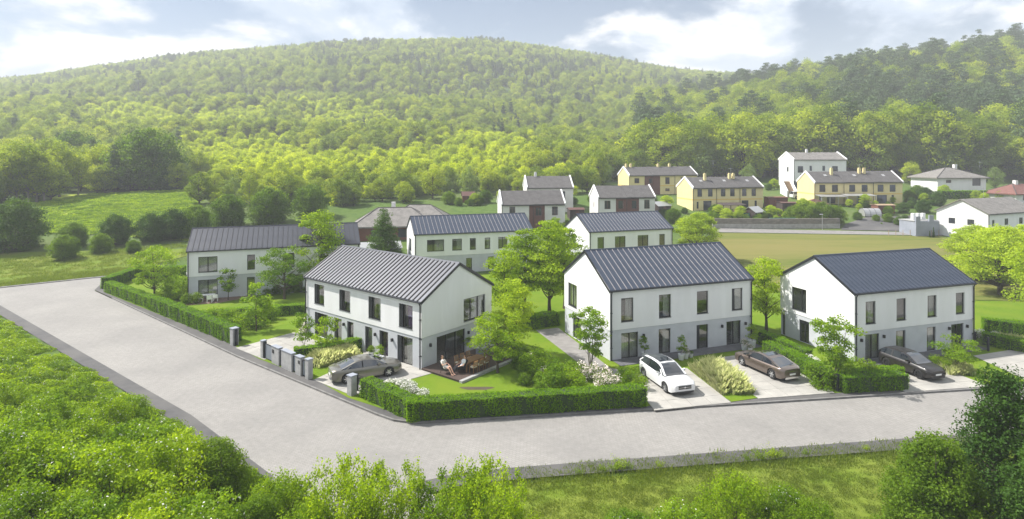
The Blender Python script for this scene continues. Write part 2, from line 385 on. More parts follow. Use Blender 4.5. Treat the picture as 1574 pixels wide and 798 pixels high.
class MB:
    """Collects polygons and builds one mesh object."""
    def __init__(s):
        s.v, s.f, s.m, s.uv = [], [], [], []
    def poly(s, pts, mi=0, uv=None):
        b = len(s.v)
        s.v.extend(tuple(p) for p in pts)
        s.f.append(tuple(range(b, b + len(pts))))
        s.m.append(mi)
        s.uv.append(uv)
    def hexa(s, c, mi=0):
        """c: 8 corners, bottom ring 0-3, top ring 4-7 (counter-clockwise from above)."""
        for q in ((3, 2, 1, 0), (4, 5, 6, 7), (0, 1, 5, 4), (1, 2, 6, 5), (2, 3, 7, 6), (3, 0, 4, 7)):
            s.poly([c[i] for i in q], mi)
    def box(s, x0, x1, y0, y1, z0, z1, mi=0, tf=None):
        c = [(x0, y0, z0), (x1, y0, z0), (x1, y1, z0), (x0, y1, z0), (x0, y0, z1), (x1, y0, z1), (x1, y1, z1), (x0, y1, z1)]
        if tf: c = [tf(p) for p in c]
        s.hexa(c, mi)
    def prism(s, pts, z0, z1, mi=0):
        n = len(pts)
        s.poly([(p[0], p[1], z1) for p in pts], mi)
        s.poly([(p[0], p[1], z0) for p in reversed(pts)], mi)
        for i in range(n):
            a, b = pts[i], pts[(i + 1) % n]
            s.poly([(a[0], a[1], z0), (b[0], b[1], z0), (b[0], b[1], z1), (a[0], a[1], z1)], mi)
    def tube(s, pts, rs, n=6, mi=0, cap=True):
        pts = [Vector(p) for p in pts]
        if isinstance(rs, (int, float)): rs = [rs] * len(pts)
        rings = []
        for i, p in enumerate(pts):
            d = (pts[min(i + 1, len(pts) - 1)] - pts[max(i - 1, 0)])
            d = d.normalized() if d.length > 1e-6 else Vector((0, 0, 1))
            a = d.cross(Vector((0.0, 0.0, 1.0)) if abs(d.z) < 0.9 else Vector((1.0, 0, 0))).normalized()
            b = d.cross(a)
            base = len(s.v)
            for k in range(n):
                an = 2 * PI * k / n
                s.v.append(tuple(p + a * (rs[i] * math.cos(an)) + b * (rs[i] * math.sin(an))))
            rings.append(base)
        for i in range(len(pts) - 1):
            for k in range(n):
                k2 = (k + 1) % n
                s.f.append((rings[i] + k, rings[i + 1] + k, rings[i + 1] + k2, rings[i] + k2))
                s.m.append(mi); s.uv.append(None)
        if cap:
            s.f.append(tuple(rings[0] + k for k in range(n))); s.m.append(mi); s.uv.append(None)
            s.f.append(tuple(rings[-1] + k for k in reversed(range(n)))); s.m.append(mi); s.uv.append(None)
    def lathe(s, prof, n=16, c=(0, 0, 0), mi=0, axis='z', tf=None):
        """prof: list of (r, h)."""
        def pt(r, h, an):
            x, y = r * math.cos(an), r * math.sin(an)
            p = (c[0] + x, c[1] + y, c[2] + h) if axis == 'z' else (c[0] + x, c[1] + h, c[2] + y)
            return tf(p) if tf else p
        b = len(s.v)
        for r, h in prof:
            for k in range(n):
                s.v.append(pt(r, h, 2 * PI * k / n))
        for i in range(len(prof) - 1):
            for k in range(n):
                k2 = (k + 1) % n
                s.f.append((b + i * n + k, b + i * n + k2, b + (i + 1) * n + k2, b + (i + 1) * n + k))
                s.m.append(mi); s.uv.append(None)
    def ball(s, c, r, n=10, mi=0):
        if isinstance(r, (int, float)): r = (r, r, r)
        b = len(s.v)
        m = max(4, n // 2)
        for i in range(m + 1):
            th = PI * i / m
            for k in range(n):
                ph = 2 * PI * k / n
                s.v.append((c[0] + r[0] * math.sin(th) * math.cos(ph), c[1] + r[1] * math.sin(th) * math.sin(ph), c[2] + r[2] * math.cos(th)))
        for i in range(m):
            for k in range(n):
                k2 = (k + 1) % n
                s.f.append((b + i * n + k, b + (i + 1) * n + k, b + (i + 1) * n + k2, b + i * n + k2))
                s.m.append(mi); s.uv.append(None)
    def mesh(s, name, mats, smooth=False):
        me = bpy.data.meshes.new(name)
        me.from_pydata(s.v, [], s.f)
        for m in (mats if isinstance(mats, (list, tuple)) else [mats]):
            me.materials.append(m)
        if any(s.m):
            me.polygons.foreach_set('material_index', s.m)
        if any(u is not None for u in s.uv):
            ul = me.uv_layers.new(name='UVMap')
            for p, u in zip(me.polygons, s.uv):
                if u:
                    for li, q in zip(p.loop_indices, u):
                        ul.data[li].uv = q
        if smooth:
            me.polygons.foreach_set('use_smooth', [True] * len(me.polygons))
            me.set_sharp_from_angle(angle=rad(40))
        me.update()
        return me
    def build(s, name, mats, parent=None, smooth=False, **kw):
        return link(name, s.mesh(name, mats, smooth), parent, **kw)

def gp(px, py, z=0.0):
    """Where the sight line of a spot in the photograph meets the level z (survey helper)."""
    Y = F * (H - z) / (py - HY)
    return Vector(((px - CX) * Y / F, Y, z))
def xw(px, Y):
    return (px - CX) * Y / F

# ------------------------------------------------------------------ terrain
ST = [250, 300, 340, 400, 470, 530, 600, 800, 1000, 1400]
PXS = [-400, 0, 150, 300, 450, 600, 750, 900, 1050, 1200, 1350, 1574, 2000]
TAB = np.array([
    [235, 205, 195, 180, 165, 148, 150, 140, 140, 160],
    [225, 195, 180, 165, 150, 152, 138, 122, 123, 150],
    [228, 198, 180, 160, 140, 147, 122, 100, 102, 140],
    [232, 208, 185, 165, 141, 147, 110, 80, 82, 130],
    [235, 207, 185, 165, 140, 146, 100, 68, 70, 120],
    [232, 200, 196, 168, 139, 146, 94, 59, 62, 110],
    [230, 197, 204, 174, 150, 152, 100, 57, 60, 110],
    [232, 215, 203, 180, 155, 146, 115, 79, 82, 120],
    [225, 205, 185, 165, 150, 142, 130, 107, 110, 140],
    [205, 175, 150, 130, 120, 121, 116, 114, 116, 140],
    [200, 160, 125, 101, 102, 106, 108, 112, 116, 140],
    [190, 140, 95, 72, 74, 78, 80, 92, 100, 130],
    [180, 130, 90, 62, 64, 70, 74, 86, 96, 130]], dtype=float)
def tree_h(px, Y):
    if 240 < px < 930 and Y < 335: return 6.0
    if px > 980 and Y < 460: return 15.0
    if px < 240 and Y < 460: return 11.0
    return 11.0
def zbase(px, Y):
    z = np.interp(Y, [0, 92, 106, 118, 128, 147, 165, 185, 215], [-0.06, -0.06, 1.35, 2.6, 3.7, 6.2, 7.4, 8.8, 10.5])
    return float(z)
def canopy_y(px, Y):
    row = [np.interp(px, PXS, TAB[:, j]) for j in range(len(ST))]
    return float(np.interp(Y, ST, row))
EDGE_L = [(-2.3, 25.0), (-21.8, 40.7), (-60.9, 71.2)]
def left_of_road(X, Y):
    """Metres behind the left edge of the side road (towards the flowering bank)."""
    dx, dy = -0.785, 0.62
    return -((X + 21.8) * dy - (Y - 40.7) * dx)
_tc = {}
def terr_raw(px, Y):
    a = zbase(px, Y)
    if Y <= 185: return a
    c = 17.5 + (HY - canopy_y(px, max(Y, 250))) * max(Y, 250) / F - tree_h(px, max(Y, 251))
    if Y < 250:
        t = (Y - 185) / 65.0
        t = t * t * (3 - 2 * t)
        return a * (1 - t) + c * t
    return c
def terr(X, Y):
    px = CX + X / max(Y, 60.0) * F
    if Y <= 185:
        z = terr_raw(px, Y)
    else:
        z = 0.0
        for dp in (-40, 0, 40):
            for dY in (-12, 0, 12):
                z += terr_raw(px + dp, Y + dY * Y / 300.0)
        z /= 9.0
    if Y < 75 and X < 5:
        d = left_of_road(X, Y) - 1.2
        if d > 0:
            z += 1.5 * (1 - math.exp(-d * 0.10)) * min(1, max(0, (78 - Y) / 15))
    return z
def build_ground():
    ys = list(np.linspace(-30, 60, 31)) + list(60 * (1350 / 60) ** (np.arange(1, 111) / 110))
    av = np.linspace(-1.55, 1.55, 125)
    v = []
    for Y in ys:
        for a in av:
            X = a * max(Y, 60.0)
            v.append((X, Y, terr(X, Y)))
    n = len(av)
    f = [(i * n + j, i * n + j + 1, (i + 1) * n + j + 1, (i + 1) * n + j) for i in range(len(ys) - 1) for j in range(n - 1)]
    me = bpy.data.meshes.new('ground')
    me.from_pydata(v, [], f)
    me.materials.append(M['ground'])
    me.polygons.foreach_set('use_smooth', [True] * len(f))
    setp(link('ground', me), 'green ground of the valley rising into the wooded hills', kind='structure')
build_ground()
def drape(name, left, right, rows, m, lift, label, nx=24):
    """A sheet laid on the terrain between two bounding lines given as (X, Y) lists of equal length; rows subdivide each span."""
    v, f = [], []
    pts = []
    for i in range(len(left) - 1):
        for r in range(rows):
            t = r / rows
            pts.append((Vector(left[i]).lerp(Vector(left[i + 1]), t), Vector(right[i]).lerp(Vector(right[i + 1]), t)))
    pts.append((Vector(left[-1]), Vector(right[-1])))
    for a, b in pts:
        for k in range(nx + 1):
            p = a.lerp(b, k / nx)
            v.append((p.x, p.y, terr(p.x, p.y) + lift))
    n = nx + 1
    f = [(i * n + j, i * n + j + 1, (i + 1) * n + j + 1, (i + 1) * n + j) for i in range(len(pts) - 1) for j in range(nx)]
    me = bpy.data.meshes.new(name)
    me.from_pydata(v, [], f)
    me.materials.append(m)
    me.polygons.foreach_set('use_smooth', [True] * len(f))
    return setp(link(name, me), label, kind='structure')

# ------------------------------------------------------------------ roads, pavements, lawns, drives
def sheet(name, pts, z, m, label=None, kind='structure', thick=0.0):
    mb = MB()
    if thick:
        mb.prism([(p[0], p[1]) for p in pts], z - thick, z)
    else:
        mb.poly([(p[0], p[1], z) for p in pts])
    o = mb.build(name, m)
    return setp(o, label, kind=kind)
u8 = Vector((0.990, 0.142))
KERB = [(-61, 89), (-57.5, 84), (-55.3, 79.3), (-37.3, 63.9), (-24.1, 52.6), (-9.2, 40.75), (-7.9, 39.85), (-6.4, 39.42), (9.6, 41.5), (35.0, 45.2), (95.0, 53.8)]
NEAR = [(95, 47.4), (29.0, 37.97), (4.0, 34.4), (-0.3, 33.75), (-3.0, 33.2), (-5.0, 32.3), (-4.0, 31.0), (3.6, 24.9)]
LEFT = [(-4.4, 25.0), (-21.8, 40.7), (-60.9, 71.2), (-68, 70), (-88, 55)]
UP = [(-96, 62), (-69.2, 80.9), (-61.5, 87.5), (-58.5, 89.4), (-45, 95.5)]
sheet('road', NEAR + LEFT + UP + [(-45, 90.5), (-52, 89.5)] + KERB[1:], 0.0, M['road'], 'pale block-paved road bending round the corner plot')
def offset_line(pts, d):
    out = []
    for i, p in enumerate(pts):
        a = Vector(pts[max(i - 1, 0)]); b = Vector(pts[min(i + 1, len(pts) - 1)])
        t = (b - a).normalized()
        out.append((p[0] - t.y * d, p[1] + t.x * d))
    return out
def strip(name, pts, d, z, m, label, thick=0.3):
    o = offset_line(pts, d)
    mb = MB()
    for i in range(len(pts) - 1):
        q = [pts[i], pts[i + 1], o[i + 1], o[i]]
        mb.poly([(p[0], p[1], z) for p in q])
        mb.poly([(pts[i][0], pts[i][1], z - thick), (pts[i + 1][0], pts[i + 1][1], z - thick), (pts[i + 1][0], pts[i + 1][1], z), (pts[i][0], pts[i][1], z)])
    return setp(mb.build(name, m), label, kind='structure')
def kerb_stones(parent, pts, d, z0, z1, step=1.0, y_max=75):
    """Single kerb stones along a line, each its own object; one mesh shared."""
    mb = MB(); mb.box(0.006, step - 0.006, 0, d, z0, z1)
    me = mb.mesh('kerb_stone', M['kerb'])
    for i in range(len(pts) - 1):
        a, b = Vector(pts[i]), Vector(pts[i + 1])
        L = (b - a).length
        n = max(1, round(L / step))
        an = math.atan2(b.y - a.y, b.x - a.x)
        for k in range(n):
            p = a.lerp(b, k / n)
            if p.x / max(p.y, 1) > 0.95 or p.y > y_max: continue
            link('kerb_stone', me, parent, (p.x, p.y, 0), (0, 0, an), (L / n / step, 1, 1))
INNER = [(-56.5, 86.0), (-52.7, 77.6), (-26.6, 56.4), (-21.9, 51.9), (-15.3, 46.9), (-11.9, 43.5), (-6.6, 40.0), (9.7, 42.1), (17.9, 43.6), (24.8, 44.5), (29.9, 45.2), (37.5, 46.3), (95, 55)]
pave = setp(MB().build('pavement', M['asphalt']), 'dark grey asphalt pavement with a kerb along the corner plot', kind='structure')
def build_pavement():
    mb = MB()
    mb.poly([(p[0], p[1], 0.12) for p in KERB + list(reversed(INNER))])
    pave.data = mb.mesh('pavement', M['asphalt'])
build_pavement()
kerb_stones(pave, KERB[1:], 0.14, -0.1, 0.128)
strip('pavement', list(reversed(NEAR[:6])), -1.25, 0.06, M['asphalt'], 'grey asphalt strip between the road and the near verge')
strip('pavement', LEFT[:3], 1.15, 0.07, M['asphalt'], 'dark asphalt edge below the flowering bank')
strip('kerb_strip', UP, 0.55, 0.10, M['kerb'], 'grey kerb along the meadow at the far bend')
# the plot: lawn everywhere, the rest on top
BLOCK = list(INNER) + [(95, 70), (48, 74), (34, 78), (31, 90.5), (-38, 90.5), (-50, 89)]
sheet('lawn', BLOCK, 0.13, M['lawn'], 'mown lawn of the housing plot')
setp(drape('field', [(xw(1010, 93), 93), (xw(1080, 104), 104), (xw(1100, 119), 119)], [(xw(1750, 80), 80.5), (xw(1640, 95), 100), (xw(1445, 116), 116)], 6, M['field'], 0.05, 'mown olive field behind the new houses'))
drape('field', [(xw(1145, 76), 76), (xw(1010, 93), 93)], [(95, 71), (xw(1750, 80), 80.5)], 4, M['field'], 0.09, 'near part of the olive field beside the plot')
drape('meadow', [(-100, 62), (-72, 81.0), (-60.5, 90)], [(-130, 84), (-98, 103), (-53, 107)], 8, M['verge'], 0.06, 'rough grass strip above the road bend', 16)
drape('meadow', [(xw(45, 122), 122), (xw(60, 138), 138), (xw(85, 165), 165)], [(xw(300, 112), 112), (xw(310, 138), 138), (xw(300, 176), 176)], 8, M['meadow'], 0.06, 'bright green clearing below the wood', 20)
drape('verge', [(-12, 22), (-5.5, 30.5), (-3.0, 31.8)], [(45, 25), (62, 41), (60, 41.1)], 4, M['verge'], 0.05, 'foreground grass verge below the road', 30)

def slab_area(name, label, quad, nu, nv, z, m, gap=0.012, thick=0.06):
    """A paved area laid of separate slabs on a quadrilateral (a, b, c, d); the joints are recessed to the bed."""
    a, b, c, d = [Vector(q) for q in quad]
    mb = MB()
    mb.poly([(p.x, p.y, z - 0.018) for p in (a, b, c, d)])
    bed = setp(mb.build(name, M['kerb']), label, kind='structure')
    for i in range(nu):
        for j in range(nv):
            def q(s, t):
                return a.lerp(b, s).lerp(d.lerp(c, s), t)
            gu = gap / max((b - a).length, 0.1); gv = gap / max((d - a).length, 0.1)
            dz = random.uniform(-0.003, 0.003)
            pts = [q(i / nu + gu, j / nv + gv), q((i + 1) / nu - gu, j / nv + gv), q((i + 1) / nu - gu, (j + 1) / nv - gv), q(i / nu + gu, (j + 1) / nv - gv)]
            o = MB(); o.prism([(p.x, p.y) for p in pts], z - thick, z + dz)
            o.build('slab', m, bed)
    return bed
def g2(px, py, z=0.14):
    p = gp(px, py, z); return (p.x, p.y)
ZD = 0.155
slab_area('driveway', 'concrete drive under the grey saloon', [g2(482, 584), g2(541, 608), g2(668, 573), g2(566, 546)], 3, 6, ZD, M['concrete'])
slab_area('driveway', 'concrete drive behind the low gate wall', [g2(362, 535), g2(406, 553), g2(500, 529), g2(452, 511)], 4, 5, ZD, M['concrete'])
slab_area('driveway', 'concrete drive under the white car', [g2(1006, 631), g2(1124, 619), g2(1056, 566), g2(962, 576)], 4, 5, ZD, M['concrete'])
slab_area('driveway', 'concrete drive under the bronze car', [g2(1166, 613), g2(1283, 604), g2(1182, 540), g2(1078, 553)], 5, 6, ZD, M['concrete'])
slab_area('driveway', 'concrete drive under the black hatchback', [g2(1392, 603), g2(1520, 594), g2(1440, 562), g2(1334, 574)], 4, 4, ZD, M['concrete'])
slab_area('driveway', 'concrete drive at the right end of the last house', [g2(1590, 590), g2(1690, 575), g2(1572, 535), g2(1496, 547)], 4, 5, ZD, M['concrete'])
# ------------------------------------------------------------------ houses of the new row
class Wall:
    def __init__(s, o, sd, n, width):
        s.o, s.sd, s.n, s.width = Vector(o), Vector(sd), Vector(n), width
    def P(s, a, t, d=0.0):
        return s.o + s.sd * a + Vector((0, 0, t)) - s.n * d
    def strata(s, mb, t0, t1, inset, ops, mi=0, reveal=0.2, trim=None):
        e = inset if trim is None else trim
        ops = [o for o in ops if o[2] >= t0 - 0.3 and o[3] <= t1 + 0.05]
        ss = sorted({e, s.width - e} | {v for o in ops for v in (o[0], o[1])})
        tt = sorted({t0, t1} | {min(max(v, t0), t1) for o in ops for v in (o[2], o[3])})
        for i in range(len(ss) - 1):
            for j in range(len(tt) - 1):
                a, b, c, d = ss[i], ss[i + 1], tt[j], tt[j + 1]
                sm, tm = (a + b) / 2, (c + d) / 2
                if any(o[0] < sm < o[1] and o[2] < tm < o[3] for o in ops): continue
                mb.poly([s.P(a, c, inset), s.P(b, c, inset), s.P(b, d, inset), s.P(a, d, inset)], mi)
        for a, b, c, d in ops:
            c = max(c, t0)
            i0, i1 = inset, inset + reveal
            for q in ((a, c, a, d), (b, d, b, c), (a, d, b, d), (b, c, a, c)):
                mb.poly([s.P(q[0], q[1], i0), s.P(q[2], q[3], i0), s.P(q[2], q[3], i1), s.P(q[0], q[1], i1)], mi)
    def box(s, mb, a, b, c, d, d0, d1, mi=0):
        mb.hexa([s.P(a, c, d1), s.P(b, c, d1), s.P(b, c, d0), s.P(a, c, d0), s.P(a, d, d1), s.P(b, d, d1), s.P(b, d, d0), s.P(a, d, d0)], mi)
def window(parent, w, a, b, c, d, inset, style='', frame=None, glass=None):
    """frame (window) > panes, curtain, shutter, sill."""
    frame = frame or M['frame']; glass = glass or M['glass']
    d0, d1, fw = inset + 0.10, inset + 0.17, 0.065
    mb = MB()
    w.box(mb, a, a + fw, c, d, d0, d1); w.box(mb, b - fw, b, c, d, d0, d1)
    w.box(mb, a + fw, b - fw, c, c + fw, d0, d1); w.box(mb, a + fw, b - fw, d - fw, d, d0, d1)
    xs = [a + fw]
    cuts = []
    if 'd' in style: cuts = [a + (b - a) * 0.5]
    if 't' in style: cuts = [a + (b - a) * 0.34, a + (b - a) * 0.67]
    if 'l' in style: cuts = [a + (b - a) * 0.36]
    for x in cuts:
        w.box(mb, x - 0.05, x + 0.05, c + fw, d - fw, d0, d1)
    win = mb.build('window', frame, parent)
    e = [a + fw] + [v for x in cuts for v in (x - 0.05, x + 0.05)] + [b - fw]
    for k in range(0, len(e), 2):
        p = MB(); w.box(p, e[k], e[k + 1], c + fw, d - fw, d0 + 0.025, d0 + 0.045)
        p.build('pane', glass, win)
    if 'c' in style or 'p' in style:
        cm = MB()
        x0, x1 = (b - (b - a) * 0.52, b - 0.02) if 'p' in style or 'r' in style else (a + 0.02, b - 0.02)
        n = max(4, int((x1 - x0) / 0.09))
        gap = (x0 + (x1 - x0) * 0.36, x0 + (x1 - x0) * 0.62) if 'o' in style else None
        for i in range(n):
            xa, xb = x0 + (x1 - x0) * i / n, x0 + (x1 - x0) * (i + 1) / n
            if gap and gap[0] < (xa + xb) / 2 < gap[1]: continue
            za, zb_ = 0.30 + 0.03 * (i % 2), 0.30 + 0.03 * ((i + 1) % 2)
            cm.poly([w.P(xa, c + 0.05, inset + za), w.P(xb, c + 0.05, inset + zb_), w.P(xb, d - 0.02, inset + zb_), w.P(xa, d - 0.02, inset + za)])
        cm.build('curtain', M['purple'] if 'p' in style else M['curtain'], win)
    if 's' in style:
        sm = MB()
        wd = (b - a) * 0.26
        w.box(sm, a + 0.02, a + wd, c + 0.03, d - 0.02, inset + 0.03, inset + 0.07)
        sm.build('shutter', M['dark_metal'], win)
    if c > 0.6:
        im = MB(); w.box(im, a - 0.02, b + 0.02, c - 0.035, c, inset - 0.03, d0)
        im.build('sill', M['sill'], win)
    return win
def roof_slope(roof, L, W, he, hr, n, panel_m, seam_m, side, over=0.12, seam_w=0.028):
    """Standing seam sheets of one slope, each its own object; shared mesh; local x along the eaves."""
    sl = math.hypot(W / 2, hr - he)
    th = math.atan2(hr - he, W / 2)
    pw = (L + 0.16) / n
    mb = MB()
    mb.box(0.004, pw - 0.004, -over, sl - 0.02, 0.0, 0.022, 0)
    mb.box(-seam_w, seam_w, -over - 0.005, sl - 0.02, 0.0, 0.075 if seam_w < 0.04 else 0.10, 1)
    me = mb.mesh('roof_panel', [panel_m, seam_m])
    for i in range(n):
        x = -0.08 + i * pw
        if side > 0:
            link('roof_panel', me, roof, (x, 0, he + 0.135), (th, 0, 0))
        else:
            link('roof_panel', me, roof, (L + 0.08 - i * pw, W, he + 0.135), (th, 0, PI))
def house(label, org, ang, L, W, he, hr, zf, front=(), left=(), right=(), back=(), roof_mats=('roof_dark', 'seam_pale'), npan=26, lamps=(), group='new white houses with dark metal roofs', pipes=(0, 1), seam_w=0.028):
    h = empty('house', (org[0], org[1], 0), rad(ang), label, 'house', group)
    ws = {'f': Wall((0, 0, 0), (1, 0, 0), (0, -1, 0), L), 'r': Wall((L, 0, 0), (0, 1, 0), (1, 0, 0), W),
          'l': Wall((0, 0, 0), (0, 1, 0), (-1, 0, 0), W), 'b': Wall((0, W, 0), (1, 0, 0), (0, 1, 0), L)}
    ops = {'f': front, 'r': right, 'l': left, 'b': back}
    up, lo = MB(), MB()
    for k, w in ws.items():
        o4 = [o[:4] for o in ops[k]]
        w.strata(up, zf, he, 0.0, [o for o in o4 if o[2] > zf - 0.1])
        w.strata(lo, -0.1, zf, 0.045, [o for o in o4 if o[2] <= zf - 0.1])
        up.poly([w.P(0, zf, 0), w.P(w.width, zf, 0), w.P(w.width, zf, 0.05), w.P(0, zf, 0.05)])
        if k in 'lr':
            up.poly([w.P(0, he), w.P(W, he), w.P(W / 2, hr)])
    up.build('upper_wall', M['white'], h)
    lo.build('lower_wall', M['grey_render'], h)
    fl = MB()
    fl.box(0.3, L - 0.3, 0.3, W - 0.3, zf - 0.25, zf - 0.02)
    fl.box(0.3, L - 0.3, 0.3, W - 0.3, 0.1, 0.16)
    fl.build('floor_slab', M['interior'], h)
    pt = MB()
    pt.box(0.3, L - 0.3, W / 2 - 0.06, W / 2 + 0.06, 0.2, he)
    for q in (0.27, 0.5, 0.74):
        pt.box(L * q - 0.05, L * q + 0.05, 0.35, W - 0.35, 0.2, he)
    pt.build('partition', M['interior'], h)
    for k, w in ws.items():
        for o in ops[k]:
            window(h, w, *o[:4], 0.0 if o[2] > zf - 0.1 else 0.045, o[4] if len(o) > 4 else '')
    # roof
    rb = MB()
    th = 0.12
    for y0, y1, z0, z1 in ((-0.1, W / 2, he - 0.06, hr), (W + 0.1, W / 2, he - 0.06, hr)):
        rb.hexa([(-0.07, y0, z0), (L + 0.07, y0, z0), (L + 0.07, y1, z1), (-0.07, y1, z1), (-0.07, y0, z0 + th), (L + 0.07, y0, z0 + th), (L + 0.07, y1, z1 + th), (-0.07, y1, z1 + th)])
    roof = rb.build('roof', M['dark_metal'], h)
    roof_slope(roof, L, W, he, hr, npan, M[roof_mats[0]], M[roof_mats[1]], 1, seam_w=seam_w)
    roof_slope(roof, L, W, he, hr, npan, M[roof_mats[0]], M[roof_mats[1]], -1, seam_w=seam_w)
    rc = MB()
    rc.hexa([(-0.1, W / 2 - 0.16, hr + 0.06), (L + 0.1, W / 2 - 0.16, hr + 0.06), (L + 0.1, W / 2 + 0.16, hr + 0.06), (-0.1, W / 2 + 0.16, hr + 0.06),
             (-0.1, W / 2 - 0.05, hr + 0.25), (L + 0.1, W / 2 - 0.05, hr + 0.25), (L + 0.1, W / 2 + 0.05, hr + 0.25), (-0.1, W / 2 + 0.05, hr + 0.25)])
    rc.build('ridge_cap', M[roof_mats[0]], roof)
    for x in (-0.12, L + 0.06):
        vm = MB()
        for y0, y1 in ((-0.16, W / 2), (W + 0.16, W / 2)):
            vm.hexa([(x, y0, he - 0.13), (x + 0.06, y0, he - 0.13), (x + 0.06, y1, hr - 0.02), (x, y1, hr - 0.02), (x, y0, he + 0.12), (x + 0.06, y0, he + 0.12), (x + 0.06, y1, hr + 0.23), (x, y1, hr + 0.23)])
        vm.build('verge_trim', M['dark_metal'], roof)
    for y in (-0.2, W + 0.2):
        gm = MB(); gm.tube([(-0.1, y, he + 0.01), (L + 0.1, y, he + 0.01)], 0.075, 8)
        gm.build('gutter', M['dark_metal'], h)
    for e in pipes:
        pm = MB(); x = 0.12 if e == 0 else L - 0.12
        pm.tube([(x, -0.2, he - 0.03), (x, -0.09, he - 0.28), (x, -0.09, 0.1)], 0.055, 8)
        for z in (1.2, 2.6, 4.2):
            pm.box(x - 0.075, x + 0.075, -0.16, 0.05, z, z + 0.05)
        pm.build('downpipe', M['dark_metal'], h)
    for k, s, t in lamps:
        w = ws[k]; lm = MB(); w.box(lm, s - 0.07, s + 0.07, t - 0.13, t + 0.13, -0.14, 0.05)
        w.box(lm, s - 0.05, s + 0.05, t - 0.06, t + 0.06, 0.0, 0.08)
        lm.build('wall_lamp', M['black'], h)
    return h
HA = house('long white house with a charcoal roof behind the hedged lawn at the road bend', (-39.9, 73.5), 19.5, 20.6, 8.8, 6.05, 8.3, 2.95,
      front=[(1.23, 3.37, 3.42, 5.34, 'dc'), (6.77, 7.67, 3.46, 5.32, ''), (1.21, 3.39, 0.14, 2.48, 'dc'), (6.74, 7.65, 0.14, 2.48, ''), (11.0, 12.4, 3.45, 5.3, 'd'), (15.5, 16.6, 3.45, 5.3, ''), (11.5, 13.4, 0.14, 2.45, 'd')],
      left=[(5.5, 7.0, 3.3, 5.2, 'd')], roof_mats=('roof_black', 'seam_dark'), npan=34)
HB = house('white house with a pale ribbed roof, purple curtains and a dining terrace', (-20.6, 59.8), -38.75, 16.9, 8.8, 5.65, 8.15, 2.72,
      front=[(1.49, 3.14, 3.3, 5.22, 'lsco'), (5.57, 7.27, 3.3, 5.22, 'lsco'), (9.93, 11.63, 3.28, 5.2, 'lsco'), (14.06, 15.78, 3.22, 5.2, 'lsp'),
             (1.49, 3.61, 0.14, 2.45, 'lsp'), (4.73, 5.89, 0.14, 2.42, 'sc'), (6.74, 7.7, 0.14, 2.42, 's'), (9.4, 10.42, 0.14, 2.42, 'sc'), (11.41, 12.57, 0.14, 2.42, 'sp'), (13.8, 15.73, 0.14, 2.46, 'lscr')],
      right=[(5.0, 7.9, 3.0, 5.0, 'tcor'), (1.74, 5.25, 0.14, 2.4, 't')], back=[(3, 5, 3.2, 5.2, 'd'), (11, 13, 3.2, 5.2, 'd')],
      roof_mats=('roof_light', 'seam_dark'), npan=33, seam_w=0.055, lamps=[('f', 6.3, 2.05), ('f', 10.9, 1.95), ('f', 13.2, 1.9), ('r', 0.95, 1.95), ('r', 5.6, 1.95)], pipes=(0, 1))
HC = house('white house with a dark blue roof behind the white car and grassy drive', (8.4, 51.4), 20.0, 15.2, 9.2, 6.1, 8.8, 2.72,
      front=[(1.11, 2.33, 3.35, 5.4, 'cr'), (4.94, 6.2, 3.35, 5.4, 'cr'), (8.97, 10.22, 3.35, 5.4, ''), (12.87, 14.11, 3.33, 5.38, 's'),
             (1.15, 2.84, 0.14, 2.36, 'dc'), (4.94, 6.18, 0.14, 2.34, 'cr'), (8.97, 10.25, 0.14, 2.33, 's'), (12.3, 13.95, 0.14, 2.34, 'dcr')],
      left=[(6.4, 8.3, 3.1, 5.3, 'dcr'), (5.65, 7.33, 0.14, 2.3, 'd')], right=[(3, 4.5, 3.3, 5.3, 'd')], npan=27, lamps=[('f', 3.35, 2.0), ('f', 11.75, 2.0), ('f', 14.45, 2.0)])
HD = house('white house with a dark blue roof behind the black hatchback', (29.3, 51.2), 18.2, 14.4, 8.6, 5.9, 8.35, 2.6,
      front=[(1.25, 2.39, 3.22, 5.15, 'cr'), (4.8, 5.93, 3.22, 5.15, ''), (8.53, 9.65, 3.22, 5.15, 'cr'), (12.07, 13.19, 3.22, 5.15, ''),
             (1.25, 2.86, 0.14, 2.3, 'dc'), (4.8, 5.93, 0.14, 2.3, 'cr'), (8.5, 9.6, 0.14, 2.3, 'cr'), (11.55, 13.13, 0.14, 2.3, 'd')],
      left=[(5.3, 7.1, 3.0, 5.15, 'l'), (5.0, 6.2, 0.14, 2.2, 'd'), (8.0, 8.4, 0.14, 2.2, '')], right=[(3, 4.5, 3.2, 5.2, 'd')], npan=30, lamps=[('f', 0.75, 1.9), ('f', 3.3, 2.0), ('f', 11.2, 2.0), ('f', 13.5, 2.0)], roof_mats=('roof_dark', 'roof_dark'))
HE = house('white house with one wide and several narrow upper windows behind the central trees', (-14.6, 89.7), 17.5, 18.8, 8.7, 6.05, 8.3, 2.75,
      front=[(1.88, 4.48, 3.48, 5.22, 'lcr'), (5.74, 7.25, 3.48, 5.22, 'cr'), (8.5, 9.44, 3.48, 5.22, ''), (10.87, 11.75, 3.48, 5.22, 'cr'), (13.06, 14.53, 3.48, 5.22, 'd'), (15.79, 16.74, 3.48, 5.22, ''),
             (7.92, 8.85, 0.3, 2.2, ''), (11.39, 12.38, 0.3, 2.25, ''), (2.93, 4.18, 0.3, 2.2, '')],
      left=[(3.4, 5.9, 3.15, 4.95, 'd')], npan=30)
